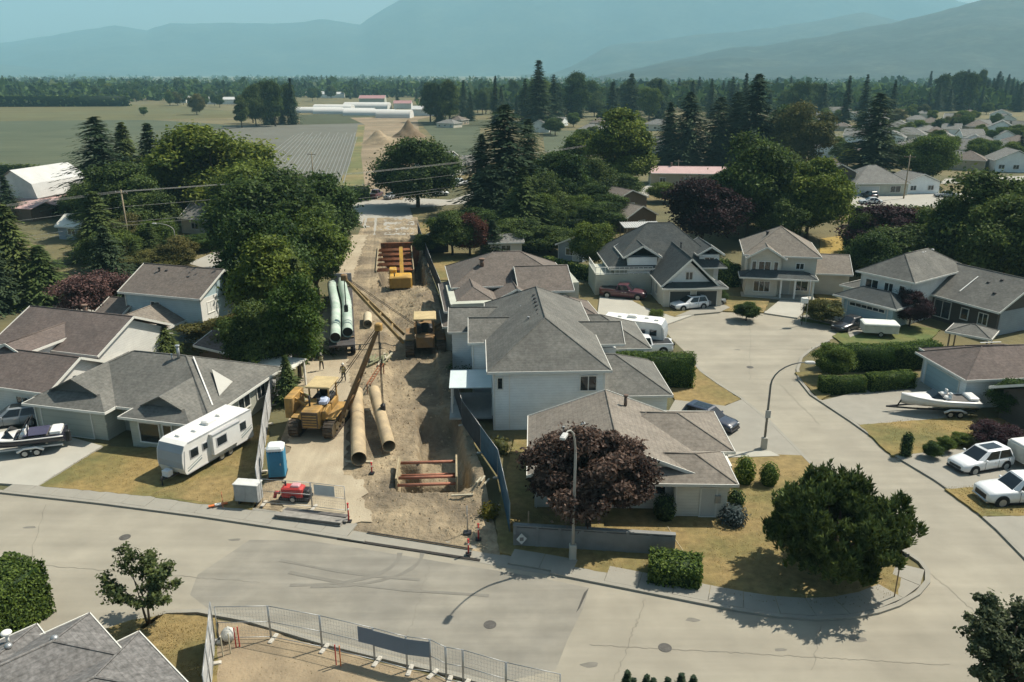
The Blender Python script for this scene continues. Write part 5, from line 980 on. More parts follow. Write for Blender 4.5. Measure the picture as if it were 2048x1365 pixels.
# P  near roof at the lower left
h = House('house', 'near grey shingle roof with round metal vents in the lower left corner', (-20.3, 32.3, 0), -43, 'sage', 'near')
h.walls(.5, -9, 4.0, -.5, 2.6); h.hip(.4, -11, 4.1, -.4, 2.85, .42, .4); h.walls(-.6, -9, 3.2, -2.4, 2.5); h.hip(-.6, -11.5, 3.4, -2.4, 2.83, .34, .4)
h.walls(4.0, -8.8, 8.0, .6, 2.3); h.hip(3.0, -11, 8.2, .8, 2.5, .36, .4)
for (x, y, z) in ((2.0, -2.1, 3.45), (.7, -3.6, 3.2)):
    MB().tube([(x, y, z), (x, y, z + .15)], .09, 10).blob((x, y, z + .28), (.17, .17, .15), 1, 10, 0).build('roof_vent', STEEL, h.o)
MB().tube([(-.25, -3.4, 3.0), (-.25, -3.4, 3.45)], .07, 10).blob((-.25, -3.4, 3.55), (.24, .24, .12), 1, 10, 0).build('roof_vent', WHITE, h.o)
# ---- sheds and smaller buildings
def small(name, label, px, py, rz, wd, dp, eave, wall, roof, axis='x', pitch=.45, kind='gable', win=1, cat='shed', group=None):
    p = P(px, py); h = House(name, label, (p.x, p.y, 0), rz, wall, roof, cat, group)
    rise = (dp if axis == 'x' else wd) / 2 * pitch
    if kind == 'gable': h.walls(-wd/2, 0, wd/2, dp, eave, None, axis, rise * .95); h.gable(-wd/2, 0, wd/2, dp, eave + .05, axis, pitch, .35, .3)
    else: h.walls(-wd/2, 0, wd/2, dp, eave); h.hip(-wd/2, 0, wd/2, dp, eave + .05, pitch, .4)
    for i in range(win): h.win('S', -wd/2 + wd * (i + .5) / win, .9, min(1.4, wd / win * .45), 1.0, -.02, frame=WHITE)
    return h
small('shed', 'small beige shed beyond the brown roofed house', 1012, 515, 6, 5.0, 3.6, 2.3, 'beige', 'light')
h = small('shed', 'blue grey garden shed with grey gable roof behind the green hedge', 1140, 522, -30, 4.2, 7.0, 2.3, 'greyblue', 'grey', 'y'); h.door('S', 1.0, -.03)
h = small('garage', 'brown gabled outbuilding with pale pinkish roof behind the green roofed house', 1282, 462, 32, 7.0, 11.0, 2.6, 'brown', RF['beige'], 'y', .5, win=1, cat='garage'); 
small('garage', 'dark brown building behind the pale roofed outbuilding', 1262, 425, 30, 8, 8, 2.8, 'brown', 'brown', 'y', .4, cat='garage')
p = P(1280, 478); MB().add([(-3.4, -1.6, 2.3), (3.4, -1.6, 2.3), (3.4, 1.6, 2.7), (-3.4, 1.6, 2.7), (-3.4, -1.6, 2.2), (3.4, -1.6, 2.2), (3.4, 1.6, 2.6), (-3.4, 1.6, 2.6)], [(0,1,2,3),(7,6,5,4),(0,4,5,1),(1,5,6,2),(2,6,7,3),(3,7,4,0)]).build('lean_roof', RF['tin'], None)
lt = empty('lean_to', (p.x, p.y, 0), R(8), 'corrugated pale lean to roof in front of the brown outbuilding', 'lean to'); bpy.data.objects['lean_roof'].parent = lt; bpy.data.objects['lean_roof'].name = 'roof'
for i in range(17): MB().beam((-3.3 + i * .41, -1.62, 2.33), (-3.3 + i * .41, 1.62, 2.73), .1, .08).build('corrugation', RF['tin'], lt)
[MB().box(x - .07, y - .07, 0, x + .07, y + .07, 2.3).build('post', WOOD, lt) for x in (-3.2, 3.2) for y in (-1.4, 1.4)]
small('house', 'long low house with pink roof beyond the plum trees', 1375, 372, -6, 19, 8, 3.0, 'tan', 'pink', 'x', .32, win=3, cat='house').stack((-4, 4, 4), 1.2, .2, mat('chimney_brown', (.18, .12, .09)))
h = small('house', 'dark two storey gabled house with white window at the far street', 1676, 388, -8, 7, 9, 5.0, 'dark', 'brown', 'y', .5, win=0, cat='house'); h.win('S', -1, 3.2, 2.2, 1.3, -.02, panes=3, frame=WHITE); h.garage('S', .6, 3.6, -.02, 2.2)
h = small('house', 'single storey house with large grey hip roof at the far street', 1760, 392, 4, 13, 11, 2.8, 'sage', 'light', 'x', .62, 'hip', 0, 'house'); h.garage('S', -3, 5, -.02); h.win('S', 3.5, .8, 2.4, 1.4, -.02)
h = small('garage', 'pale blue gabled garage right of the grey hip roofed house', 1842, 388, 8, 9, 8, 2.6, 'bluegrey', 'light', 'y', .42, win=2, cat='garage')
small('cabin', 'small cabin with grey roof and cream front beside the dark bush', 392, 468, -20, 6, 7, 2.6, 'beige', 'light', 'x', .6, win=1, cat='cabin')
small('shed', 'small white roofed shed below the white barn', 146, 480, -14, 5.5, 5, 2.2, 'greyblue', 'white', 'x', .6, win=1)
small('shed', 'little tan hut right of the leafy trees by the dry yard', 1172, 420, 5, 4.6, 4, 2.6, 'tan', 'grey', 'y', .35, win=1)
small('shed', 'small black shed with a pale rimmed gable at the dry yard', 872, 505, 5, 4.0, 4, 1.7, mat('siding_black', (.03, .03, .035), .8, .1), RF['charcoal'], 'y', .45, win=0)
small('shed', 'reddish brown shed roof below the spreading juniper', 432, 735, -30, 4.4, 4.2, 1.9, 'brown', 'redbrown', 'x', .35, win=0)
small('shed', 'old grey shed under the dark rounded conifer', 270, 722, -12, 4.0, 3.0, 1.9, 'dark', 'grey', 'x', .3, win=0)
# gambrel barn
p = P(40, 432); bn = empty('barn', (p.x, p.y, 0), R(-12), 'white gambrel roofed barn with pink tin lean to at the left edge', 'barn')
pr = [(-5, 3.6), (-4.2, 6.4), (0, 9.0), (4.2, 6.4), (5, 3.6)]
MB().add([(x, 0, z) for x, z in [(-5, 0)] + pr + [(5, 0)]] + [(x, 15, z) for x, z in [(-5, 0)] + pr + [(5, 0)]], [(6, 5, 4, 3, 2, 1, 0), (7, 8, 9, 10, 11, 12, 13), (0, 1, 8, 7), (6, 13, 12, 5)]).build('wall', WL['white'], bn)
q = [(x * 1.06, z + .12) for x, z in pr]; MB().add([(x, -.4, z) for x, z in q] + [(x, 15.4, z) for x, z in q], [(i, i + 1, i + 6, i + 5) for i in range(4)]).build('roof', RF['tin'], bn)
MB().add([(5.0, -1, 3.4), (10.5, -1, 2.5), (10.5, 13, 2.5), (5.0, 13, 3.4), (5.0, -1, 3.3), (10.5, -1, 2.4), (10.5, 13, 2.4), (5.0, 13, 3.3)], [(0,1,2,3),(7,6,5,4),(0,4,5,1),(1,5,6,2),(2,6,7,3)]).add([(-8, -5.5, 2.5), (8, -5.5, 2.5), (8, 0, 3.6), (-8, 0, 3.6), (-8, -5.5, 2.4), (8, -5.5, 2.4), (8, 0, 3.5), (-8, 0, 3.5)], [(0,1,2,3),(7,6,5,4),(0,4,5,1),(1,5,6,2),(3,7,4,0)]).build('lean_to_roof', RF['pink'], bn)
MB().box(-7.6, -5.2, 0, 7.6, -.1, 2.4).build('lean_to_wall', WL['brown'], bn)
# ---- white greenhouses and barns far away
def tunnel(px, py, rz, L_, W_, Hh, label):
    p = P(px, py); o = empty('greenhouse', (p.x, p.y, 0), R(rz), label, 'greenhouse', 'white greenhouses on the plain'); n = 12; ring = [(W_/2 * math.cos(math.pi * i / n), Hh * math.sin(math.pi * i / n) ** .8) for i in range(n + 1)]
    MB().add([(-L_/2, a, b) for a, b in ring] + [(L_/2, a, b) for a, b in ring], [(i, i + 1, n + 2 + i, n + 1 + i) for i in range(n)], True).build('cover', mat('poly_film', (.56, .55, .51), .5, .05, .1), o)
    MB().add([(-L_/2, a, b) for a, b in ring], [tuple(range(n + 1))]).add([(L_/2, a, b) for a, b in ring], [tuple(range(n, -1, -1))]).build('end_wall', mat('poly_end', (.6, .6, .57), .6), o)
for i, (px, py, L_, W_, Hh) in enumerate(((630, 226, 40, 12, 4), (690, 228, 42, 12, 4), (740, 231, 34, 12, 4), (790, 236, 22, 12, 5), (735, 218, 36, 14, 5), (668, 220, 30, 12, 4))):
    tunnel(px, py, -6, L_, W_, Hh, ['leftmost long white greenhouse tunnel on the plain', 'second long white greenhouse tunnel from the left', 'white greenhouse tunnel just left of the rightmost one', 'rightmost white greenhouse tunnel beside the dirt strip', 'white greenhouse in the rear row below the red roofed barn', 'small white greenhouse in the rear row at the left'][i])
small('barn', 'large barn with red roof behind the greenhouses', 744, 212, 0, 22, 12, 6, 'sage', mat('roof_red', (.34, .19, .19), .7), 'x', .4, win=0, cat='barn')
small('barn', 'smaller barn with red roof at the right end of the greenhouses', 805, 218, 0, 14, 10, 4, 'white', mat('roof_red', (.42, .22, .22)), 'x', .4, win=0, cat='barn')
# ---- far suburb: four kinds of house, each copy its own thing
rs = random.Random(3); VAR = []
for i, (wl, rf_, kind, ax) in enumerate((('beige', 'light', 'hip', 'x'), ('white', 'grey', 'gable', 'x'), ('bluegrey', 'light', 'gable', 'y'), ('tan', 'brown', 'hip', 'x'))):
    VAR.append(small('suburban_house', 'x', 1000, 2000, 0, 13 - i, 9.5, 3.0, wl, rf_, ax, .48, kind, 3, 'house'))
SUB = [(1668, 250), (1700, 262), (1655, 275), (1735, 285), (1690, 300), (1790, 262), (1835, 250), (1880, 258), (1925, 250), (1975, 258), (2025, 250), (1812, 285), (1905, 292), (1870, 305), (1960, 285), (2010, 290), (2045, 280), (1800, 240), (1860, 236), (1940, 236), (2000, 240), (1760, 232), (1680, 232), (1640, 240), (1905, 338), (1968, 340), (2030, 345), (1935, 318), (2040, 315), (1830, 318), (1985, 322), (1715, 322), (1775, 318), (1660, 315), (2020, 264), (1748, 250), (1855, 275), (1890, 275), (1920, 270), (1945, 300), (1880, 320), (1915, 312), (1995, 305), (2030, 300), (1780, 290), (1845, 300), (1720, 240), (1770, 270), (1820, 268), (1960, 268), (2000, 272), (1900, 245),
       (1100, 264), (1180, 270), (1290, 285), (1195, 258), (1130, 252), (1235, 262), (1305, 310), (1075, 250), (1310, 262), (1545, 262), (1580, 300), (905, 340), (925, 350), (960, 345), (890, 256), (930, 250)]
for i, (x, y) in enumerate(SUB):
    p = P(x, y); src = VAR[(i * 7 + i // 3) % 4].o; o = src if i < 4 and False else copy_tree(src); o.location = (p.x, p.y, 0); o.rotation_euler.z = R(rs.choice((-14, 76, -30, 60)) + rs.uniform(-8, 8)); k = rs.uniform(.8, 1.05); o.scale = (k, k, k * rs.uniform(.9, 1.15))
    right = x > 1600; o['label'] = 'far pale roofed house in the suburb below the hill on the right' if right else 'far low house among the trees beyond the huge dark fir'; o['group'] = 'far suburb houses' if right else 'far houses beyond the huge fir'
def kill(o):
    for ch in list(o.children): kill(ch)
    bpy.data.objects.remove(o)
for h in VAR: kill(h.o)
for i, (x, y, w_) in enumerate(((320, 190, 30), (285, 186, 26), (410, 208, 24), (440, 209, 30), (355, 206, 20), (612, 192, 24), (640, 194, 20), (665, 196, 26), (105, 192, 26), (520, 196, 30), (1020, 205, 20), (850, 232, 18))):
    small('farm_building', 'small pale farm building among the far trees', x, y, rs.uniform(-20, 20), w_, 10, 4, 'white', 'tin', 'x', .4, win=0, cat='farm building', group='far farm buildings')
# ------------------------------------------------------------------ vehicles
def paint(n, c): return mat('car_paint_' + n, c, .35, .05, 1.5, spec=.5, coat=.6)
CARP = {'white': paint('white', (.72, .73, .73)), 'red': paint('red', (.085, .022, .032)), 'black': paint('black', (.012, .013, .016)), 'navy': paint('navy', (.02, .028, .05)), 'silver': paint('silver', (.50, .53, .54)), 'grey': paint('grey', (.22, .24, .25)), 'greybeige': paint('greybeige', (.35, .33, .29))}
CHROME = mat('chrome', (.55, .55, .55), .2, .1, 3, metal=.8); LAMPG = mat('lamp_glass', (.75, .75, .72), .2, .1, 3); TAILG = mat('tail_lamp', (.35, .02, .02), .3, .1, 3)
def wheel(par, x, y, r, wd, side):
    s_ = 1 if side > 0 else -1
    w_ = MB().tube([(x, y - wd/2, r), (x, y - wd/2 + .02, r), (x, y + wd/2 - .02, r), (x, y + wd/2, r)], [r * .9, r, r, r * .9], 18).build('wheel', BLACK, par)
    m = MB().tube([(x, y + s_ * (wd/2 - .015), r), (x, y + s_ * (wd/2 + .008), r)], r * .62, 14); m.tube([(x, y + s_ * (wd/2), r), (x, y + s_ * (wd/2 + .02), r)], r * .16, 8); m.build('rim', STEEL, w_)
def car(label, px, py, heading, col, kind='suv', name='car', group=None, loc=None):
    "x forward; heading in degrees from +x"
    L_, W_, Hh = {'suv': (4.6, 1.86, 1.66), 'sedan': (4.75, 1.82, 1.45), 'pickup': (5.9, 2.02, 1.92)}[kind]; hw = W_ / 2; p = loc or P(px, py)
    o = empty(name, p, R(heading), label, 'car' if kind != 'pickup' else 'pickup truck', group); m = CARP[col]; a, b = -L_/2, L_/2
    belt = {'suv': 1.05, 'sedan': .95, 'pickup': 1.2}[kind]; hood = belt - (.06 if kind == 'pickup' else .1); r = {'suv': .36, 'sedan': .34, 'pickup': .42}[kind]; gb = r * .62
    st = [(a, .86, gb + .2, belt - .18), (a + .1, .95, gb + .05, belt - .05), (a + .9, 1, gb, belt), (0, 1, gb, belt), (b - 1.55, 1, gb, belt - .01), (b - 1.2, .99, gb, hood + .03), (b - .45, .95, gb + .03, hood - .04), (b - .1, .9, gb + .1, hood - .14), (b, .78, gb + .2, hood - .26)]
    rings = []
    for x, k, z0, z1 in st:
        w1 = hw * k; h1 = [(0, z0), (.8 * w1, z0), (w1 * .98, z0 + .1), (w1, (z0 + z1) / 2), (w1 * .985, z1 - .12), (w1 * .9, z1 - .01), (w1 * .5, z1 + .02), (0, z1 + .03)]
        rings.append([(x, y, z) for y, z in h1] + [(x, -y, z) for y, z in h1[-2:0:-1]])
    MB().loft(rings).build('body', m, o)
    cb = {'suv': (a + .12, b - 1.25, a + .42, b - 2.15), 'sedan': (a + .55, b - 1.3, a + 1.25, b - 2.15), 'pickup': (a + 2.1, b - 1.55, a + 2.3, b - 2.3)}[kind]
    x0, x1, t0, t1 = cb; wb, wt = hw * .93, hw * .76; zt = Hh - .06
    bot = [(x0, -wb * .9, belt - .03), (x0 + .15, -wb, belt - .03), (x1 - .4, -wb, belt - .03), (x1, -wb * .82, belt - .06), (x1, wb * .82, belt - .06), (x1 - .4, wb, belt - .03), (x0 + .15, wb, belt - .03), (x0, wb * .9, belt - .03)]
    top = [(t0, -wt * .9, zt), (t0 + .12, -wt, zt + .01), (t1 - .2, -wt, zt + .01), (t1, -wt * .88, zt), (t1, wt * .88, zt), (t1 - .2, wt, zt + .01), (t0 + .12, wt, zt + .01), (t0, wt * .9, zt)]
    cap = [(t0 + (q[0] - t0) * .9 + .08, q[1] * .8, Hh) for q in top]
    MB().loft([bot, top, cap], False).build('cabin', m, o)
    def pane(nm, quad, off):
        q = [Vector(v_) for v_ in quad]; n_ = (q[1] - q[0]).cross(q[3] - q[0]).normalized() * off; MB().add([v_ + n_ for v_ in q] + [v_ - n_ * .5 for v_ in q], [(0,1,2,3),(7,6,5,4),(0,4,5,1),(1,5,6,2),(2,6,7,3),(3,7,4,0)]).build(nm, GLASS_D, o)
    V_ = Vector; lp = lambda q1, q2, t: V_(q1).lerp(V_(q2), t)
    def inset(A, B, C_, D, i=.06, j=.12): c_ = (V_(A) + V_(B) + V_(C_) + V_(D)) / 4; return [V_(v_).lerp(c_, i if k < 9 else j) for k, v_ in enumerate((A, B, C_, D))]
    pane('windshield', inset(bot[3], bot[4], top[4], top[3], .07), .012); pane('rear_window', inset(bot[7], bot[0], top[0], top[7], .12), .012)
    nside = 2
    for sd_, (i0, i1) in ((-1, (1, 2)), (1, (5, 6))):
        A, B, C_, D = bot[i0], bot[i1], top[i1], top[i0]
        for k in range(nside): pane('side_window', inset(lp(A, B, k / nside), lp(A, B, (k + 1) / nside), lp(D, C_, (k + 1) / nside), lp(D, C_, k / nside), .09), .012)
    if kind == 'pickup':
        bw = MB(); z1 = belt + .06; bw.box(a + .02, -hw * .98, belt - .15, x0 - .02, -hw * .88, z1); bw.box(a + .02, hw * .88, belt - .15, x0 - .02, hw * .98, z1); bw.box(a + .02, -hw * .95, belt - .15, a + .1, hw * .95, z1); bw.build('bed_wall', m, o)
        MB().box(a + .1, -hw * .87, belt - .2, x0 - .04, hw * .87, belt + .035).build('bed_floor', DARKM, o)
    for s_ in (-1, 1):
        MB().cbox((b - .12, s_ * hw * .62, hood - .3), (.16, .34, .14), 0, .03).build('headlight', LAMPG, o); MB().cbox((a + .08, s_ * hw * .78, belt - .38), (.12, .22, .26), 0, .03).build('tail_light', TAILG, o)
        MB().cbox((x1 - .5, s_ * (hw + .09), belt - .02), (.14, .2, .14), 0, .03).build('mirror', m, o)
        for xx in (a + .85 + (.2 if kind == 'pickup' else 0), b - .92):
            MB().tube([(xx, s_ * (hw - .16), r + .03), (xx, s_ * (hw + .006), r + .03)], r * 1.18, 20).build('wheel_arch', BLACK, o); wheel(o, xx, s_ * (hw - .09), r, .22, s_)
    MB().box(b - .06, -hw * .55, gb + .24, b + .012, hw * .55, hood - .3).build('grille', DARKM, o); MB().cbox((b - .02, 0, gb + .06), (.16, W_ * .8, .16), 0, .04).build('bumper', CHROME if kind == 'pickup' else DARKM, o); MB().cbox((a + .02, 0, gb + .08), (.14, W_ * .86, .16), 0, .04).build('bumper', DARKM, o)
    for s_ in (-1, 1):
        MB().box(a + 1.25, min(s_ * (hw - .06), s_ * (hw + .012)), gb - .03, b - 1.35, max(s_ * (hw - .06), s_ * (hw + .012)), gb + .13).build('sill', BLACK, o)
        for xx in ((x0 + x1) / 2 - .12, x1 - .55, x0 + .55): MB().box(xx - .01, min(s_ * (hw - .05), s_ * (hw + .004)), gb + .14, xx + .01, max(s_ * (hw - .05), s_ * (hw + .004)), belt - .1).build('door_seam', BLACK, o)
        for xx in ((x0 + x1) / 2 + .08, x0 + .8): MB().box(xx, min(s_ * hw, s_ * (hw + .03)), belt - .24, xx + .2, max(s_ * hw, s_ * (hw + .03)), belt - .2).build('door_handle', CHROME, o)
    if kind == 'suv': MB().box(t0 + .5, -wt * .6, Hh - .002, t1 - .15, wt * .6, Hh + .012).build('sunroof', GLASS_D, o)
    return o
car('white crossover car with a dark sunroof on the right hand driveway', 1958, 936, 197, 'white', 'suv')
car('white pickup truck at the right picture edge in front of the crossover', 2040, 1000, 185, 'white', 'pickup', 'pickup_truck')
car('dark navy four wheel drive car parked by the corner house garage', 1418, 852, -42, 'navy', 'suv')
car('dark red pickup truck on the pale driveway beside the green roofed garage', 1246, 596, -18, 'red', 'pickup', 'pickup_truck')
car('white hatchback in front of the dark garage doors', 1378, 618, 20 + 180, 'white', 'suv')
car('silver grey car right of the white hatchback', 1412, 612, 20 + 180, 'grey', 'sedan')
car('black sedan on the driveway of the white hip roofed house', 1698, 658, 215, 'black', 'sedan')
car('white pickup truck partly hidden behind the tall hedge', 1285, 706, 184, 'white', 'pickup', 'pickup_truck')
car('dark car behind the speedboat on the left driveway', 28, 850, 200, 'grey', 'suv')
car('pale sedan parked on the far street at the right', 1740, 408, 175, 'silver', 'sedan')
car('dark car on the driveway of the grey hip roofed far house', 1738, 396, 100, 'black', 'suv')
car('dark car in front of the two storey far house', 1690, 390, 95, 'navy', 'suv')
car('grey car on the street at the right beyond the big dark tree', 1890, 395, 175, 'grey', 'sedan')
for i, (x, y, hd, c_, k_, lb) in enumerate(((752, 396, 80, 'red', 'pickup', 'dark truck left of the two at the far road crossing'), (785, 398, 60, 'grey', 'sedan', 'grey car right of the dark truck at the far road crossing'), (878, 392, 20, 'white', 'suv', 'white car beside the round tree at the far road'), (918, 372, 60, 'white', 'pickup', 'white truck on the road beyond the round tree'), (910, 328, 10, 'white', 'pickup', 'white truck at the far yard left of the huge fir'))): car(lb, x, y, hd, c_, k_, 'pickup_truck' if k_ == 'pickup' else 'car')
# ---- travel trailers
RVW = mat('rv_white', (.70, .69, .65), .5, .05, .8); RVF = mat('rv_front', (.30, .33, .35), .5, .05, .8)
def rv(label, loc, heading, L_=7.4, W_=2.45, top=2.95, slide=True):
    o = empty('travel_trailer', loc, R(heading), label, 'caravan'); b0 = .5; hw = W_ / 2; a, b = -L_/2, L_/2     # x forward (hitch end)
    prof = [(a, b0), (a, top - .12), (a + .12, top), (b - .75, top), (b - .35, top - .15), (b - .08, top - .65), (b, top - 1.3), (b - .04, b0 + .5), (b - .25, b0)]
    n = len(prof); MB().add([(x, -hw, z) for x, z in prof] + [(x, hw, z) for x, z in prof], [tuple(range(n)), tuple(range(2*n - 1, n - 1, -1))] + [(i, n + i, n + (i+1) % n, (i+1) % n) for i in range(n)]).build('body', RVW, o)
    fc = [(x + .012, z + .004) for x, z in prof[4:8]]; MB().add([(x, -hw * .94, z) for x, z in fc] + [(x, hw * .94, z) for x, z in fc], [(i, i + 1, 5 + i, 4 + i)[::-1] for i in range(3)]).build('front_cap', RVF, o)
    for s_ in (-1, 1):
        mb = MB(); mb.beam((b - .1, s_ * (hw + .01), b0 + .3), (b - .3, s_ * (hw + .01), top - .5), .05, .06); mb.beam((a + .03, s_ * (hw + .005), b0 + .02), (b - .25, s_ * (hw + .005), b0 + .02), .04, .08); mb.beam((a + .05, s_ * (hw + .01), top - .03), (b - .7, s_ * (hw + .01), top - .03), .05, .06); mb.build('trim_strip', mat('rv_trim', (.42, .42, .42), .4), o)
        for (x, z, w_, h_) in ((b - 1.15, 1.55, .7, .6), (b - 2.2, 1.65, .4, .45), (a + 1.2, 1.5, .9, .6)):
            fr_ = MB().box(x - w_/2 - .05, s_ * (hw + .02) - .02, z - .05, x + w_/2 + .05, s_ * (hw + .02) + .02, z + h_ + .05).build('window', mat('rv_trim', (.42, .42, .42)), o); MB().box(x - w_/2, s_ * (hw + .035) - .015, z, x + w_/2, s_ * (hw + .035) + .015, z + h_).build('pane', GLASS, fr_)
        for x in (-.75, .15): wheel(o, x - .3, s_ * (hw - .12), .34, .2, s_)
        for k, (z, w1) in enumerate(((.95, .10), (1.15, .05))):
            MB().beam((b - .4, s_ * (hw + .008), z - .25), (b - 1.8, s_ * (hw + .008), z + .18), .012, w1).build('stripe', mat('rv_stripe', (.25, .30, .30), .5), o); MB().beam((a + .1, s_ * (hw + .008), z + .35), (a + 1.3, s_ * (hw + .008), z - .05), .012, w1).build('stripe', mat('rv_stripe', (.25, .30, .30)), o)
    if slide:
        mb = MB().box(-1.9, hw - .02, .95, .9, hw + .32, top - .3).build('slide_out', RVW, o); f_ = MB().box(-.5, hw + .325, 1.45, .6, hw + .345, 2.2).build('window', mat('rv_trim', (.42, .42, .42)), mb); MB().box(-.42, hw + .346, 1.52, .52, hw + .356, 2.13).build('pane', GLASS, f_)
        MB().box(-1.95, hw - .02, top - .3, .95, hw + .38, top - .23).build('slide_cover', mat('rv_trim', (.42, .42, .42)), mb)
    for x, y in ((1.2, .25), (-1.6, -.1), (2.3, -.2)): MB().cbox((x, y, top - .005), (.42, .42, .16), 0, .04).build('roof_vent', RVW, o)
    MB().cbox((-.3, .1, top - .005), (1.0, .7, .3), 0, .08).build('air_conditioner', RVW, o)
    mb = MB(); mb.beam((b - .3, -.5, b0), (b + 1.0, 0, b0 - .05), .1, .12); mb.beam((b - .3, .5, b0), (b + 1.0, 0, b0 - .05), .1, .12); mb.cyl((b + .9, 0, 0), (b + .9, 0, b0 + .2), .05, 8); mb.build('hitch', DARKM, o); MB().cbox((b + .35, 0, b0 + .02), (.5, .6, .45), 0, .05).build('gas_bottle_cover', mat('rv_cover', (.62, .63, .63), .5), o)
    mb = MB().box(a + .1, -hw + .1, b0 - .12, b - .4, hw - .1, b0 + .01).build('chassis', DARKM, o); return o
rvp = (P(312, 950, .5) + P(367, 956, .5)) / 2; rvd = (P(488, 885, .5) - P(367, 956, .5)); hd = math.atan2(rvd.y, rvd.x)
rv('large white travel trailer on the dry lawn of the grey bungalow', Vector((rvp.x + math.cos(hd) * 3.8, rvp.y + math.sin(hd) * 3.8, .14)), math.degrees(hd) + 180, 7.2, 2.35, 2.8)
q = P(1268, 690); rv('white travel trailer behind the tall hedge by the turning circle', Vector((q.x, q.y, .1)), -20, 6.6, 2.4, 2.9, False)
# ---- boats on trailers
def boat(label, loc, heading, hullc, deckc, L_=6.2, top=False):
    o = empty('motorboat', loc, R(heading), label, 'boat'); rings = []; z0 = .52
    for t in np.linspace(0, 1, 11):
        w_ = 1.1 * (1 - max(0, t - .45) ** 1.7 * 2.75) if t < 1 else .02; w_ = max(.03, w_); kz = z0 + .62 * max(0, t - .62) ** 1.6 * 2.2; sh = z0 + .78 + .28 * t ** 2; x = -L_/2 + L_ * t
        rings.append([(x, 0, kz), (x, w_ * .72, kz + .26), (x, w_ * .98, kz + (sh - kz) * .6), (x, w_, sh), (x, w_ * .94, sh + .05), (x, 0, sh + .06), (x, -w_ * .94, sh + .05), (x, -w_, sh), (x, -w_ * .98, kz + (sh - kz) * .6), (x, -w_ * .72, kz + .26)])
    MB().loft(rings).build('hull', hullc, o)
    mb = MB()
    for r_ in (rings,):
        for s_ in (3, 7): mb.tube([Vector(r_[i][s_]) + Vector((0, 0, .02)) for i in range(11)], .045, 6)
    mb.build('rub_rail', deckc, o)
    dk = [[(rg[4][0], rg[4][1] * k, rg[4][2] + h_) for k, h_ in ((1, .01), (.6, .10), (0, .13), (-.6, .10), (-1, .01))] for rg in rings[5:11]]; MB().add([p for r_ in dk for p in r_], [(i*5 + k, i*5 + k + 1, i*5 + k + 6, i*5 + k + 5) for i in range(5) for k in range(4)], True).build('foredeck', deckc, o)
    MB().box(-L_/2 + .5, -.82, z0 + .86, .15, .82, z0 + .90).build('cockpit', mat('boat_cockpit', (.12, .11, .10), .8), o)
    zz = z0 + 1.0; MB().add([(.9, -.62, zz), (.9, .62, zz), (.35, .55, zz + .5), (.35, -.55, zz + .5)], [(0, 1, 2, 3)]).add([(.9, -.62, zz), (.35, -.55, zz + .5), (-.1, -.95, zz - .02)], [(0, 1, 2)]).add([(.9, .62, zz), (-.1, .95, zz - .02), (.35, .55, zz + .5)], [(0, 1, 2)]).build('windshield', GLASS_D, o)
    for y in (-.42, .42): MB().cbox((-.5, y, z0 + .88), (.5, .45, .28), 0, .06).cbox((-.72, y, z0 + .88), (.12, .45, .6), 0, .04).build('seat', deckc, o)
    MB().cbox((-L_/2 + .55, 0, z0 + .86), (.8, 1.5, .3), 0, .08).build('engine_cover', deckc, o); MB().cbox((-L_/2 - .12, 0, z0 - .1), (.35, .4, .9), 0, .06).build('outdrive', DARKM, o)
    if top:
        mb = MB(); mb.tube([(-.9, -.98, z0 + .85), (-1.1, -.85, z0 + 2.0), (-1.1, .85, z0 + 2.0), (-.9, .98, z0 + .85)], .04, 8); mb.tube([(-.2, -.98, z0 + .9), (-.9, -.85, z0 + 2.0), (-.9, .85, z0 + 2.0), (-.2, .98, z0 + .9)], .04, 8); mb.build('wake_tower', BLACK, o); MB().cbox((-1.4, 0, z0 + 1.0), (1.6, 1.7, .06), 0, .02).build('cover', mat('boat_cover', (.05, .05, .09), .8), o)
    tr = empty('boat_trailer', loc, R(heading), 'wheeled trailer under the ' + label.split(' on ')[0] + ' ' + ('by the white fence' if top else 'on the right hand driveway'), 'trailer'); tr['label'] = 'dark wheeled trailer under the ' + ('black hulled speedboat' if top else 'white motorboat')
    mb = MB(); [mb.beam((-L_/2 + .2, y, .5), (L_/2 - .8, y * .6, .5), .1, .12) for y in (-.7, .7)]; mb.beam((L_/2 - .8, .42, .5), (L_/2 + 1.1, 0, .45), .1, .12); mb.beam((L_/2 - .8, -.42, .5), (L_/2 + 1.1, 0, .45), .1, .12); mb.beam((-1.0, -1.1, .42), (-1.0, 1.1, .42), .1, .1); mb.build('frame', DARKM if not top else mat('trailer_white', (.6, .6, .58)), tr)
    for s_ in (-1, 1):
        for x in (-1.4, -.6): wheel(tr, x, s_ * 1.12, .3, .2, s_)
        MB().tube([(-1.9, s_ * 1.12, .45), (-1.4, s_ * 1.12, .68), (-.6, s_ * 1.12, .68), (-.1, s_ * 1.12, .45)], .1, 6).build('mudguard', mat('trailer_white', (.6, .6, .58)), tr)
    MB().beam((L_/2 + .2, 0, .5), (L_/2 - .1, 0, 1.2), .08, .08).build('winch_post', DARKM, tr)
BW = mat('gelcoat_white', (.72, .71, .68), .3, .03, 1, coat=.4); BK = mat('gelcoat_black', (.02, .02, .03), .25, .1, 1, coat=.4)
q = P(40, 908); boat('black hulled speedboat with a dark tower on the left driveway', Vector((q.x, q.y, .135)), 200, BK, BW, 6.6, True)
q = P(1872, 828); boat('white motorboat on its trailer on the right hand driveway', Vector((q.x, q.y, .135)), 176, BW, BW, 6.2)
q = P(1756, 672); o = empty('folding_camper', (q.x, q.y, .14), R(-10), 'low pale folding camper trailer in front of the light blue garage', 'trailer')
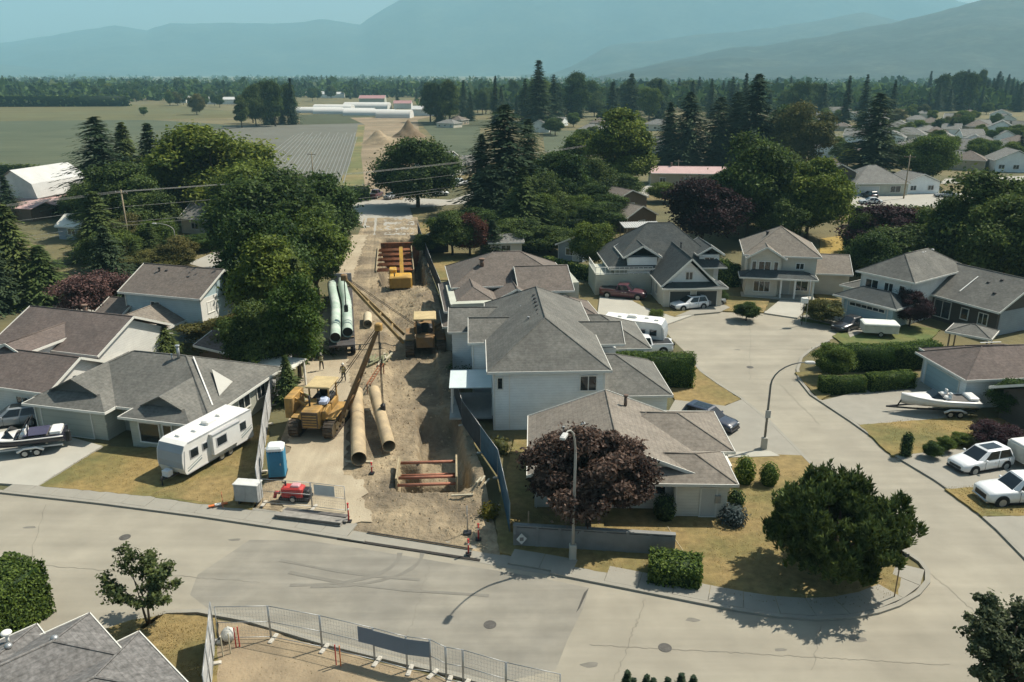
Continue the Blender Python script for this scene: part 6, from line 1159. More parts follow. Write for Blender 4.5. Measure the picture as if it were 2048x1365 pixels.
MB().cbox((0, 0, .45), (3.6, 2.0, .8), 0, .06).build('body', mat('camper_beige', (.55, .53, .46), .5), o); MB().cbox((0, 0, 1.26), (3.7, 2.1, .22), 0, .08).build('roof', mat('camper_roof', (.66, .68, .62), .5), o); [wheel(o, 0, s_ * .95, .3, .2, s_) for s_ in (-1, 1)]; MB().beam((-1.8, 0, .45), (-2.9, 0, .45), .1, .1).build('hitch', DARKM, o)
q = P(2062, 930); o = empty('utility_trailer', (q.x, q.y, .135), R(12), 'white box trailer behind the white pickup at the right edge', 'trailer'); MB().cbox((0, 0, .5), (3.2, 1.8, 1.2), 0, .05).build('body', mat('camper_beige', (.55, .53, .46)), o); MB().cbox((0, 0, 1.71), (3.0, 1.6, .1), 0, .03).build('lid', BW, o); [wheel(o, 0, s_ * .85, .3, .2, s_) for s_ in (-1, 1)]; MB().beam((-1.6, 0, .45), (-2.6, 0, .45), .1, .1).build('hitch', DARKM, o)

# ------------------------------------------------------------------ construction machines
def track(par, x, y, L_, hh, wd, m=mat('track_plates', (.075, .058, .042), .9, .35, 3)):
    "crawler track along local x, pads as one chain of real plates"
    r = hh / 2; t = MB(); n = 44; per = 2 * (L_ - hh) + math.pi * hh
    def pt(s_):
        s_ %= per; a = L_ - hh
        if s_ < a: return (-a/2 + s_, 0.0, 0.0)
        s_ -= a
        if s_ < math.pi * r: th = s_ / r; return (a/2 + r * math.sin(th), r - r * math.cos(th), th)
        s_ -= math.pi * r
        if s_ < a: return (a/2 - s_, hh, math.pi)
        s_ -= a; th = s_ / r; return (-a/2 - r * math.sin(th), r + r * math.cos(th), math.pi + th)
    for i in range(n):
        px_, pz, th = pt(per * i / n); cx, sx = math.cos(th), math.sin(th); l = per / n * .42; q = []
        for dz in (-.035, .045):
            for dx in (-l, l): q.append((x + px_ + dx * cx - dz * -sx * -1, pz + dx * sx + dz * cx))
        v_ = [(a_, y - wd/2, b_) for a_, b_ in q] + [(a_, y + wd/2, b_) for a_, b_ in q]; t.add(v_, [(0, 1, 3, 2), (4, 6, 7, 5), (0, 4, 5, 1), (2, 3, 7, 6), (0, 2, 6, 4), (1, 5, 7, 3)])
    o = t.build('track', m, par); f_ = MB().box(x - (L_ - hh) / 2, y - wd * .3, hh * .22, x + (L_ - hh) / 2, y + wd * .3, hh * .78)
    for xx in (-(L_ - hh) / 2, (L_ - hh) / 2): f_.cyl((x + xx, y - wd * .35, r), (x + xx, y + wd * .35, r), r * .86, 16)
    for k in range(5): xx = -(L_ - hh) / 2 + (L_ - hh) * (k + .5) / 5; f_.cyl((x + xx, y - wd * .34, .2), (x + xx, y + wd * .34, .2), .17, 10)
    f_.build('track_frame', mat('track_frame', (.10, .075, .04), .8, .3, 2), o)
YD = mat('machine_yellow_dirty', (.36, .215, .065), .7, .3, 1.6, col2=(.28, .18, .07), c2scale=1.3)
def sideboom(label, loc, heading, tip, hook_z, load=True, ms=1.12, YD=YD, BM=mat('boom_brown_shaded', (.17, .10, .045), .75, .3, 1.5)):  # default BM is brown with the boom's shade mixed into the colour
    "pipelayer: x forward, the boom stands on the +y side; tip in world coordinates"
    o = empty('pipelayer', loc, R(heading), label, 'pipelayer'); o.scale = (ms, ms, ms); M_ = Matrix.Translation(Vector(loc)) @ Matrix.Rotation(R(heading), 4, 'Z') @ Matrix.Scale(ms, 4); inv = M_.inverted(); tl = inv @ Vector(tip)
    for y in (-1.25, 1.25): track(o, 0, y, 4.6, 1.15, .7)
    MB().cbox((.9, 0, .75), (2.5, 1.25, 1.35), 0, .1).build('engine_hood', YD, o); MB().box(2.16, -.58, .8, 2.24, .58, 2.0).build('radiator_grille', mat('grille_dark', (.10, .07, .045), .8, .3, 3), o)
    MB().cyl((1.3, -.25, 2.1), (1.3, -.25, 2.9), .07, 10).build('exhaust', DARKM, o); MB().cyl((.8, .25, 2.1), (.8, .25, 2.5), .13, 10).build('air_cleaner', DARKM, o)
    MB().cbox((-1.2, 0, .75), (1.6, 1.5, 1.0), 0, .06).build('rear_frame', YD, o); MB().cbox((-.75, .0, 1.75), (.6, .6, .25), 0, .06).cbox((-1.05, 0, 1.75), (.14, .6, .8), 0, .05).build('seat', BLACK, o)
    for x in (-1.7, .0):
        for y in (-.7, .7): MB().beam((x, y, 1.7), (x, y, 3.0), .1, .1).build('canopy_post', YD, o)
    MB().cbox((-.85, 0, 3.0), (2.2, 1.8, .14), 0, .04).build('canopy', mat('canopy_tan', (.46, .36, .19), .7, .15, 2), o)
    MB().cbox((-1.9, 0, .8), (.5, 1.3, .9), 0, .06).build('winch_guard', YD, o); MB().cyl((.2, -.75, 1.5), (1.9, -.75, 1.5), .2, 12).build('fuel_tank', YD, o); MB().cbox((.9, .78, 1.2), (1.4, .3, .7), 0, .05).build('tool_box', YD, o)
    for y in (-1.25, 1.25): MB().cbox((0, y, 1.25), (3.2, .72, .08), 0, .02).build('fender', YD, o)
    for k in range(5): MB().box(2.245, -.5, .9 + k * .2, 2.27, .5, .98 + k * .2).build('grille_bar', YD, o)
    MB().cbox((-.2, -1.95, .95), (2.3, .62, 1.55), 0, .06).build('counterweight', YD, o); mb = MB(); mb.beam((-.7, -.6, 1.6), (-.7, -1.7, 2.3), .16, .16); mb.beam((.4, -.6, 1.6), (.4, -1.7, 2.3), .16, .16); mb.build('counterweight_arm', YD, o)
    mb = MB().cyl((-1.4, .5, 2.0), (-.2, .5, 2.0), .26, 14); mb.cyl((-1.4, -.4, 2.0), (-.2, -.4, 2.0), .22, 14); mb.build('winch', DARKM, o)
    bm = MB(); f1, f2 = Vector((1.1, 1.75, .9)), Vector((-1.1, 1.75, .9)); bm.beam(f1, tl, .17, .22); bm.beam(f2, tl, .17, .22)
    for k in (.2, .4, .6): bm.beam(f1.lerp(tl, k), f2.lerp(tl, k), .12, .12)
    bo = bm.build('boom', BM, o); MB().cbox(tuple(tl - Vector((0, 0, .2))), (.5, .5, .5), 0, .08).build('boom_head', YD, bo); cb_ = MB()
    for dy in (-.4, .4): cb_.tube([(-.8, .5 + dy * .2, 2.1), tl + Vector((0, dy * .2, .1))], .022, 5)
    hk = inv @ Vector((tip[0], tip[1], hook_z)); hk = Vector((tl.x, tl.y, hk.z))
    for dx in (-.14, .14): cb_.tube([tl + Vector((dx, 0, 0)), hk + Vector((dx, 0, .4))], .028, 5)
    cb_.build('hoist_cable', BLACK, o); MB().cbox(tuple(hk), (.42, .3, .55), 0, .06).build('hook_block', DARKM, o)
    if load: MB().cbox((.5, .5, 2.1), (.9, .7, .35), 0, .15).build('tarpaulin', mat('tarp_blue', (.42, .47, .60), .8, .2, 3), o)
    return o
p1 = S(640, 862); Yt = p1.y + .6; t1 = AT(757, 655, Yt); HP = AT(768, 820, Yt)
sideboom('yellow pipelayer with its boom over the near trench beside the blue toilet', (p1.x, p1.y + .6, .16), -96, t1, HP.z - .1)
p2 = S(842, 694); t2 = AT(688, 556, p2.y + 1); sideboom('dirt caked pipelayer in the middle of the strip with its boom reaching left', (p2.x + .4, p2.y + 1, p2.z - .1), 96, t2, 3.6, False, 1.3, mat('machine_muddy', (.25, .155, .07), .85, .35, 1.5, col2=(.17, .12, .075), c2scale=1.5), mat('boom_tan', (.27, .19, .085), .75, .25, 1.5))
# flip the second machine so that its boom leans to the far side
# excavator seen from behind
p3 = S(802, 572); ex = empty('excavator', (p3.x, p3.y, p3.z), R(98), 'yellow excavator with its back to the viewer at the shored pit', 'excavator')
for y in (-1.2, 1.2): track(ex, 0, y, 4.4, .95, .65)
MB().cyl((0, 0, .8), (0, 0, 1.1), .8, 16).build('slew_ring', DARKM, ex); MB().cbox((-1.2, 0, 1.1), (3.2, 3.0, 1.35), 0, .12).build('house_body', YELLOW, ex); MB().cbox((-2.7, 0, 1.15), (.7, 2.9, 1.5), 0, .15).build('counterweight', mat('cw_dark', (.33, .20, .05), .7, .2, 2), ex)
cbn = MB().cbox((.9, 1.0, 1.1), (1.6, 1.0, 1.9), 0, .1).build('cab', YELLOW, ex); MB().box(1.71, .6, 1.7, 1.73, 1.4, 2.8).box(.3, 1.505, 1.8, 1.5, 1.52, 2.8).build('cab_window', GLASS_D, cbn)
MB().beam((.9, -.2, 1.9), (4.0, -.2, 5.0), .5, .75).beam((3.9, -.2, 5.05), (6.6, -.2, 4.2), .48, .6).build('boom', YELLOW, ex); MB().beam((6.5, -.2, 4.3), (7.6, -.2, .6), .4, .55).build('stick', YELLOW, ex); MB().cbox((7.6, -.2, -.6), (1.2, 1.4, 1.2), 0, .25).build('bucket', DARKM, ex); MB().cyl((-1.9, .8, 2.4), (-1.9, .8, 3.0), .08, 8).build('exhaust', DARKM, ex)
# ------------------------------------------------------------------ pipes and the flatbed
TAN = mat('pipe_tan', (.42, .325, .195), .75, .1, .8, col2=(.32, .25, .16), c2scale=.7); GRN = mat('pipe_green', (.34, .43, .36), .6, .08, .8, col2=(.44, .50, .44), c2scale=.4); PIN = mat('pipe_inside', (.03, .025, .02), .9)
a, b = S(719, 937, .68), S(714, 800, .68); pd = MB().pipe([a, a.lerp(b, .45), b], .56, .03, 26).build('pipe', TAN, None, 'tan pipe lying on skids on the haul road', 'pipe'); MB().pipe([a.lerp(b, .58), a.lerp(b, .585)], .575, .04, 26).build('weld_band', mat('weld_band', (.30, .24, .16), .8), pd)
tb_ = S(750, 815, 1.5); ta = S(779, 912, .7); pb = MB().pipe([ta, tb_], .5, .03, 26).build('pipe', TAN, None, 'tan pipe hanging from the pipelayer over the trench', 'pipe')
mid = ta.lerp(tb_, .55); MB().tube([mid + Vector((-.52, 0, 0)), mid + Vector((0, 0, .55)), mid + Vector((.52, 0, 0))], .05, 6).tube([mid + Vector((0, 0, .5)), Vector((t1.x, Yt, HP.z))], .03, 5).build('lifting_sling', BLACK, None, 'black lifting sling round the hanging tan pipe', 'sling')
for q_, lb in ((.06, 'timber skid under the near end of the tan pipe'), (.8, 'timber skid under the far end of the tan pipe')):
    c_ = a.lerp(b, q_); MB().box(c_.x - 1.0, c_.y - .12, c_.z - .72, c_.x + 1.0, c_.y + .12, c_.z - .58).build('timber_skid', mat('skid_pale', (.42, .38, .28), .9, .2, 3), None, lb, 'timber')
a, b = S(736, 658, .5), S(736, 640, .5); MB().pipe([a, b], .5, .04, 24).build('pipe', mat('pipe_pale', (.50, .43, .30), .7, .1, 1), None, 'short pale pipe offcut beside the flatbed trailer', 'pipe')
# flatbed trailer with two bent green pipes
n0, n1 = P(686, 712), P(685, 596); dl = (n1 - n0); fl = math.atan2(dl.y, dl.x); fb = empty('flatbed_trailer', (n0.x, n0.y, .16), fl, 'dark flatbed trailer carrying two bent green pipes', 'trailer'); LL = dl.length + 1.5
MB().box(-1.2, -1.3, 1.15, LL, 1.3, 1.35).build('deck', mat('deck_dark', (.06, .055, .055), .8, .2, 2), fb); MB().box(-1, -.5, .8, LL, -.3, 1.14).box(-1, .3, .8, LL, .5, 1.14).build('chassis', DARKM, fb)
MB().box(LL - .15, -1.3, 1.36, LL, 1.3, 2.7).build('headboard', mat('headboard', (.40, .41, .44), .5, .1, 2, metal=.3), fb); [MB().cbox((LL - .2, y, 2.1), (.12, .2, .2), 0, .03).build('marker_light', DARKM, fb) for y in (-.7, .7)]
for x in (.2, 1.5, LL - 4, LL - 2.7):
    for s_ in (-1, 1): wheel(fb, x, s_ * 1.05, .5, .5, s_)
for x in (1.0, LL * .5, LL - 2): MB().box(x - .12, -1.25, 1.36, x + .12, 1.25, 1.55).build('bunk', WOOD, fb)
Mf = Matrix.Translation(Vector((n0.x, n0.y, .16))) @ Matrix.Rotation(fl, 4, 'Z')
for s_, x0_, lb in ((.62, -.9, 'bent green pipe on the left of the flatbed trailer'), (-.62, .6, 'bent green pipe on the right of the flatbed trailer')):
    pts = [(x0_ + t * (LL - 2.2), s_ + .55 * smooth((t - .45) / .55) * 1.0, 2.12) for t in np.linspace(0, 1, 12)]
    gp = MB().pipe([Mf @ Vector(q_) for q_ in pts], .54, .03, 26).build('pipe', GRN, None, lb, 'pipe'); MB().pipe([Mf @ Vector(pts[5]), Mf @ (Vector(pts[5]) + Vector((.12, 0, 0)))], .56, .04, 26).build('weld_band', mat('weld_green', (.50, .55, .50), .7), gp)
    MB().tube([Mf @ Vector((x0_ + .3, s_, 2.12)), Mf @ Vector((x0_ + .32, s_, 2.12))], .5, 20).build('pipe_dark_disc', PIN, gp)  # near-black disc paints the shade inside the pipe mouth
# ------------------------------------------------------------------ trench shoring
def shoring(label, cx, cy, rz, L_, W_, depth, top, name='trench_box', struts=((.35, .1), (.35, .9)), m=mat('trench_red', (.32, .135, .085), .75, .2, 2), z0=0.0):
    o = empty(name, (cx, cy, z0), R(rz), label, 'trench box')
    for s_ in (-1, 1):
        MB().box(s_ * W_/2 - .06, -L_/2, -depth, s_ * W_/2 + .06, L_/2, top).build('side_plate', mat('shore_plate', (.33, .27, .17), .8, .25, 1.5), o)
        for k in range(6): MB().box(s_ * (W_/2 - .09) - .02, -L_/2, -depth + (depth + top) * (k + .4) / 6, s_ * (W_/2 - .09) + .02, L_/2, -depth + (depth + top) * (k + .4) / 6 + .12).build('stiffener', mat('shore_plate', (.33, .27, .17)), o)
    for (y, z) in struts: MB().cyl((-W_/2 + .06, y, z), (W_/2 - .06, y, z), .11, 12).build('strut', m, o)
    return o
c0 = P(852, 965); shoring('trench box with red cross struts in the near pit', c0.x, c0.y + 1.0, 4, 3.4, 4.2, 2.6, .75, struts=((-1.5, .1), (-1.5, -.8), (1.4, .35), (1.4, -.7), (-.9, .35)))
f0 = P(790, 520); shoring('rusty shoring frames in the deep pit at the far end', f0.x, f0.y, 8, 17, 5.4, 3.2, .4, struts=[(-8 + k * 1.15, .2 - .12 * (k % 3)) for k in range(15)], m=RUST)
o = empty('sheet_pile_wall', (f0.x - .4, f0.y + 9.4, 0), R(8), 'rust brown stacked sheeting wall across the end of the far pit', 'sheeting')
for k in range(10): MB().box(-3.2, -.12 - .03 * (k % 2), -3.4 + k * .42, 3.2, .12 + .03 * (k % 2), -3.4 + k * .42 + .4).build('sheet', RUST, o)
o = empty('sheet_stack', S(812, 500, 0), R(10), 'stack of rusty steel sheets beside the far pit', 'sheets')
for k in range(5): MB().cbox((.1 * (k % 2), 0, k * .16), (2.2, 5.5, .13), .02 * k).build('sheet', RUST, o)
# ------------------------------------------------------------------ site furniture
o = empty('portable_toilet', tuple(P(553, 960) + Vector((0, .5, .16))), R(8), 'blue portable toilet with white roof inside the site fence', 'toilet'); BT = mat('toilet_blue', (.03, .20, .34), .55, .08, 2)
MB().cbox((0, 0, .1), (1.15, 1.15, 2.0), 0, .03).build('cabin', BT, o); MB().cbox((0, 0, 2.08), (1.2, 1.2, .32), 0, .14).build('roof', mat('toilet_roof', (.62, .64, .62), .6), o); dr_ = MB().box(-.42, -.60, .2, .42, -.585, 1.95).build('door', mat('toilet_door', (.025, .15, .27), .55), o); MB().box(.28, -.62, 1.0, .36, -.603, 1.15).build('latch', STEEL, dr_); MB().box(-.6, -.6, 0, .6, .6, .1).build('skid', DARKM, o)
for k in range(4): MB().box(-.35 + k * .2, -.586, 1.98, -.25 + k * .2, -.58, 2.05).build('vent_slot', BLACK, o)
q = P(497, 1014) + Vector((0, .3, .13)); o = empty('equipment_cabinet', tuple(q), R(-8), 'grey metal equipment cabinet at the edge of the dry lawn', 'cabinet'); MB().cbox((0, 0, .3), (1.65, .8, 1.2), 0, .02).build('body', mat('cabinet_grey', (.36, .37, .36), .6, .06, 2), o); MB().cbox((0, 0, 1.5), (1.75, .9, .07), 0, .02).build('lid', mat('cabinet_lid', (.55, .55, .52), .6), o); [MB().box(x - .38, -.42, .36, x + .38, -.405, 1.44).build('door', mat('cabinet_door', (.33, .34, .33), .6), o) for x in (-.4, .4)]; [MB().box(x - .05, -.3, 0, x + .05, .3, .3).build('leg', DARKM, o) for x in (-.6, .6)]
q = P(585, 1010) + Vector((0, .5, .16)); o = empty('water_pump', tuple(q), R(-5), 'red engine driven pump behind the mesh fence at the strip entrance', 'pump'); MB().cbox((0, 0, .3), (1.5, .8, .7), 0, .1).build('housing', RED, o); MB().cbox((.9, .1, .3), (.5, .7, .5), 0, .08).build('tank', DARKM, o); MB().cyl((-.5, 0, 1.0), (-.5, 0, 1.35), .06, 8).build('exhaust', DARKM, o); MB().tube([(-.9, -.1, .5), (-1.2, -.1, .5), (-1.3, -.1, .1)], .12, 10).build('hose', RED, o); MB().box(-.9, -.45, .12, 1.2, .45, .28).build('skid', DARKM, o); [wheel(o, .1, s_ * .5, .24, .14, s_) for s_ in (-1, 1)]; MB().cbox((.2, 0, .98), (.6, .5, .16), 0, .05).build('control_panel', mat('panel_pink', (.55, .30, .32), .6), o)
q = P(625, 1042) + Vector((0, .15, .14)); o = empty('plank_stack', tuple(q), R(-13), 'stack of dark boards lying along the strip entrance', 'planks')
for k in range(7): MB().cbox((.12 * ((k * 5) % 3) - .1, (k % 3 - 1) * .42, .09 * (k // 3)), (4.6 - .3 * (k % 2), .36, .08), .01 * ((k * 3) % 4 - 1)).build('plank', mat('plank_dark', (.13, .12, .11), .85, .25, 3) if k % 2 else mat('plank_grey', (.24, .225, .20), .85, .25, 3), o)
for i, (x, y, top, lb) in enumerate(((698, 1047, 1012, 'red delineator post at the near corner of the board stack'), (957, 1083, 1053, 'red delineator post nearest the yellow shrub'), (937, 1112, 1084, 'red delineator post at the kerb joint'), (744, 950, 930, 'red delineator post beside the tan pipe end'))):
    p = P(x, y); o = empty('delineator_post', p + Vector((0, 0, .13)), 0, lb, 'bollard'); hh = HG(top, p.y); MB().cyl((0, 0, 0), (0, 0, hh), .05, 10).cyl((0, 0, hh), (0, 0, hh + .06), .07, 10).build('tube', RED, o); MB().cbox((0, 0, 0), (.36, .36, .06), 0, .02).build('base', BLACK, o); MB().cyl((0, 0, hh * .66), (0, 0, hh * .76), .053, 10).build('reflective_band', WHITE, o)
q = P(437, 1017) + Vector((0, 0, .13)); o = empty('sawhorse_barrier', tuple(q), R(20), 'small orange and white barrier lying at the pavement by the lawn', 'barrier'); MB().beam((-.6, 0, .12), (.6, .1, .12), .2, .08).build('board', ORANGE, o); MB().beam((-.2, 0, .16), (.2, .03, .16), .21, .09).build('band', WHITE, o); MB().beam((.3, -.3, 0), (.3, .3, .9), .05, .05).beam((.3, .3, 0), (.3, -.05, .9), .05, .05).build('leg', mat('leg_orange', (.5, .2, .1)), o)
for i, (x, y, l, rz) in enumerate(((925, 998, 1.5, 5), (958, 982, .8, 70), (966, 980, .8, 75), (974, 983, .8, 68))): MB().cbox((0, 0, 0), (l, .12, .1)).build('plank', mat('skid_pale', (.42, .38, .28)), None, ['long loose plank on the dirt at the strip entrance', 'left one of three short planks by the fence', 'middle one of three short planks by the fence', 'right one of three short planks by the fence'][i], 'plank').matrix_world = Matrix.Translation(S(x, y, .12)) @ Matrix.Rotation(R(rz), 4, 'Z')
# timber mats and rebar cages in the strip middle
o = empty('timber_pile', S(757, 722, .02), R(80), 'untidy pile of timber beside the boom of the near pipelayer', 'timber'); rr_ = random.Random(9)
for k in range(16): MB().cbox((rr_.uniform(-.8, .8), rr_.uniform(-1.0, 1.0), .1 * (k // 4)), (rr_.uniform(1.4, 3.0), .2, .1), rr_.uniform(-.4, .4)).build('board', mat('timber_green', (.20, .20, .12), .9, .25, 3) if k % 3 else mat('skid_pale', (.42, .38, .28)), o)
o = empty('steel_frame', S(752, 768, .02), R(86), 'narrow steel ladder frame standing in the backfilled trench', 'frame'); MB().beam((-2.8, -.16, .9), (2.8, -.16, .9), .07, .07).beam((-2.8, .16, .9), (2.8, .16, .9), .07, .07).build('rail', RUST, o)
for k in range(9): MB().beam((-2.6 + k * .65, -.16, .9), (-2.6 + k * .65, .16, .9), .05, .05).build('rung', RUST, o)
[MB().box(x - .04, y - .04, -.2, x + .04, y + .04, .9).build('leg', RUST, o) for x in (-2.6, 2.6) for y in (-.16, .16)]
# ------------------------------------------------------------------ fences
def mesh_panel(a, b, ht, label, group, banner=None, screen=None, wires=True, name='fence_panel'):
    a, b = Vector(a), Vector(b); d = b - a; L_ = d.length; o = empty(name, a, math.atan2(d.y, d.x), label, 'fence panel', group); f_ = MB(); r = .024
    for x in (.03, L_ - .03): f_.cyl((x, 0, .05), (x, 0, ht), r, 8)
    for z in (.12, ht * .52, ht - .02): f_.cyl((.03, 0, z), (L_ - .03, 0, z), r * .8, 6)
    f_.build('frame', STEEL, o)
    if wires:
        w_ = MB(); n = int(L_ / .15)
        for k in range(1, n): w_.beam((L_ * k / n, 0, .12), (L_ * k / n, 0, ht), .0042, .0042)
        for k in range(1, 9): w_.beam((.03, 0, .12 + (ht - .12) * k / 9), (L_ - .03, 0, .12 + (ht - .12) * k / 9), .0042, .0042)
        w_.build('wire_mesh', mat('fence_wire', (.16, .18, .20), .6), o)
    if banner: MB().box(L_ * banner[0], -.035, ht * banner[1], L_ * banner[2], -.028, ht * banner[3]).build('banner', banner[4], o)
    if screen: MB().box(.04, -.032, .1, L_ - .04, -.026, ht).build('screen', screen, o)
    for x in (.12,): MB().cbox((x, 0, 0), (.22, .75, .1), 0, .03).build('foot', mat('fence_foot', (.45, .42, .36), .9), o)
    return o
BAN = mat('banner_blue', (.20, .23, .28), .8, .05, 1)
FN = [(437, 1284), (543, 1282), (645, 1302), (750, 1328), (815, 1346), (862, 1352), (893, 1368), (927, 1374), (1012, 1400), (1120, 1425)]
FL_ = ['mesh panel at the left end of the near site fence', 'second mesh panel of the near site fence from the left', 'mesh panel left of the banner in the near site fence', 'fence panel carrying the left half of the blue grey banner', 'fence panel carrying the right half of the blue grey banner', 'narrow mesh panel just right of the banner', 'narrow gate sized mesh panel of the near site fence', 'mesh panel right of the narrow gate panel', 'last mesh panel at the bottom picture edge']
for i in range(len(FN) - 1):
    a, b = P(*FN[i]) + Vector((0, 0, .13)), P(*FN[i+1]) + Vector((0, 0, .13)); mesh_panel(a, b, 2.0, FL_[i], 'near site fence panels', (0, .48, 1, .93, BAN) if i in (3, 4) else ((.72, .5, 1, .95, BAN) if i == 2 else None))
HO = mat('fence_fabric', (.40, .40, .39), .85, .12, 1.2); a0 = P(437, 1284) + Vector((-.2, 0, .13)); 
SP = [P(437, 1284), P(434, 1330), P(430, 1380), P(425, 1440)]
for k in range(3): mesh_panel(SP[k] + Vector((-.15, 0, .13)), SP[k+1] + Vector((-.15, 0, .13)), 2.3, ['grey screened fence panel at the left corner of the near dirt yard', 'grey screened fence panel next to the corner of the near dirt yard', 'grey screened fence panel at the bottom left of the near dirt yard'][k], 'screened panels of the near yard', None, HO, False)
for i, (x, y, c_, lb) in enumerate(((447, 1318, 'skid_pale', 'pale survey stake nearest the fence corner'), (462, 1312, 'skid_pale', 'second pale survey stake by the fence corner'), (473, 1300, 'red_paint', 'red survey stake by the fence corner'), (480, 1298, 'red_paint', 'thin red survey stake right of the other red stake'), (673, 1335, 'red_paint', 'red stake below the fence panels'), (682, 1337, 'orange_paint', 'orange stake beside the red one below the fence'))):
    p = P(x, y); MB().box(-.025, -.025, 0, .025, .025, 1.2).build('survey_stake', MATS[c_], None, lb, 'stake').location = p + Vector((0, 0, .12))
b_ = P(452, 1290); MB().blob((0, 0, .35), (.35, .35, .4), 5, 10, .12).build('rubble_sack', mat('sack_white', (.5, .5, .46), .9, .2, 4), None, 'pale sack of rubble at the near fence corner', 'sack').location = b_ + Vector((.1, .2, .12))
# left screened fence of the strip
LF = [P(590, 700), P(584, 740), P(570, 778), P(545, 812), P(537, 850), P(530, 900), P(525, 945), P(518, 1000)]
LFL = ['by the dark trees at the top', 'second from the trees', 'beside the small young conifer', 'level with the near pipelayer', 'behind the near pipelayer shadow', 'left of the blue toilet', 'at the street end']
for i in range(len(LF) - 1): mesh_panel(LF[i] + Vector((0, 0, .1)), LF[i+1] + Vector((0, 0, .1)), 2.3, 'pale screened fence panel left of the strip, ' + LFL[i], 'left strip fence panels', None, HO, False)
q0, q1, q2 = P(525, 1012) + Vector((0, 0, .14)), P(625, 1020) + Vector((0, 0, .14)), P(693, 1028) + Vector((0, 0, .14))
mesh_panel(q0, q1, 1.9, 'mesh panel in front of the red pump', 'entrance fence panels'); mesh_panel(q1, q2, 1.9, 'mesh panel with a grey notice right of the red pump', 'entrance fence panels', (.1, .55, .7, .95, mat('notice_grey', (.45, .47, .47), .7)))
# right screened fence: dark fabric along the houses, blue tarpaulin at the street
DF = mat('fabric_dark', (.035, .045, .055), .9, .3, 1.0); BF = mat('fabric_blue', (.04, .095, .14), .8, .3, 1.5)
RFp = [P(836, 470), P(848, 505), P(862, 545), P(880, 590), P(892, 630), P(903, 680), P(906, 735), P(908, 795), P(925, 850), P(962, 905), P(996, 955), P(1008, 1010), P(1020, 1068)]
RFL = ['at the far pit', 'beside the dry yard', 'at the black shed yard', 'beside the brown roofed house', 'behind the dirt caked pipelayer', 'at the grey house rear corner', 'beside the white patio roof', 'below the patio', 'at the grey house front corner', 'behind the dirt heap', 'blue, beside the dirt heap', 'blue, by the yellow shrub']
for i in range(len(RFp) - 1): mesh_panel(RFp[i], RFp[i+1], 2.2, 'screened fence panel right of the strip, ' + RFL[i], 'right strip fence panels', None, BF if i >= 9 else DF, False)
# ------------------------------------------------------------------ retaining wall, steps
w0, w1 = P(1030, 1092), P(1345, 1112); o = empty('retaining_wall', w0, math.atan2((w1 - w0).y, (w1 - w0).x), 'grey concrete retaining wall under the purple plum tree', 'wall'); LW = (w1 - w0).length; n = 7
for k in range(n): MB().box(LW * k / n + .03, -.1, -.1, LW * (k + 1) / n - .03, .1, 1.35).build('panel', CONC_W, o)
for k in range(n + 1): MB().box(LW * k / n - .09, -.14, -.1, LW * k / n + .09, .14, 1.45).build('post', CONC_W, o)
MB().box(-.1, -.17, 1.45, LW + .1, .17, 1.53).build('coping', CONC_W, o)
p = P(1336, 1105); hs_ = MB().tube([p + Vector((.0, .6, 1.4)), p + Vector((.5, .3, .6)), p + Vector((.9, -.2, .17)), p + Vector((1.0, -.9, .17))], .03, 6).build('garden_hose', mat('hose_tan', (.45, .38, .24), .7), None, 'pale garden hose hanging over the end of the retaining wall', 'hose')
# ------------------------------------------------------------------ street lamps, poles, signs
def lamp(px, py, head, label, reach=None, m=LAMPM, flag=False):
    p = P(px, py); o = empty('street_lamp', p + Vector((0, 0, .12)), 0, label, 'street lamp'); hv = Vector(head) - p; z = hv.z; st = Vector((0, 0, .9)); bend = z * .74; pts = [st, Vector((0, 0, bend))]
    for k in range(1, 8): t = k / 7; pts.append(Vector((hv.x * (1 - math.cos(t * math.pi / 2)), hv.y * (1 - math.cos(t * math.pi / 2)), bend + (z - bend) * math.sin(t * math.pi / 2))))
    MB().tube(pts, [.095, .075] + [.06 - .003 * k for k in range(7)], 10).build('pole', m, o); MB().cbox((0, 0, -.1), (.42, .42, 1.05), 0, .05).build('base', CONC_L, o)
    d = Vector((hv.x, hv.y, 0)).normalized(); e = Vector((hv.x, hv.y, z)); a = math.atan2(d.y, d.x)
    MB().cbox((e.x + d.x * .28, e.y + d.y * .28, e.z - .09), (.72, .3, .17), a, .05).build('lamp_head', mat('lamp_head', (.5, .5, .48), .5), o); MB().cbox((e.x + d.x * .34, e.y + d.y * .34, e.z - .13), (.42, .22, .05), a).build('lens', LAMPG, o)
    return o
pl = P(1145, 1120); lamp(1145, 1120, (pl.x - .75, pl.y - 2.1, HG(872, pl.y - 2.1)), 'concrete street lamp standing in front of the purple plum tree')
pl = P(1527, 900); o = lamp(1527, 900, AT(1612, 728, pl.y), 'tall curved street lamp at the corner house driveway', m=mat('lamp_dark', (.15, .15, .14), .6, .1, 2)); MB().box(-.2, -.16, 2.6, .2, -.1, 3.2).build('sign_plate', mat('sign_back', (.42, .42, .40), .6), o)
pl = P(354, 506); lamp(354, 506, AT(312, 449, pl.y), 'curved street lamp among the trees on the left')
pl = P(1602, 655); o = lamp(1602, 655, AT(1562, 640, pl.y - 4), 'x', m=mat('lamp_dark', (.15, .15, .14)))
kill(o); pl = P(1603, 652); o = empty('mailbox_post', pl + Vector((0, 0, .13)), 0, 'pole with a white bird house at the head of the turning circle', 'post'); MB().cyl((0, 0, 0), (0, 0, 2.6), .05, 8).build('pole', DARKM, o); MB().cbox((0, 0, 2.6), (.7, .5, .6), 0, .05).build('box', WHITE, o); MB().cyl((.55, .3, 0), (.55, .3, 5.2), .045, 8).build('flag_pole', STEEL, o)
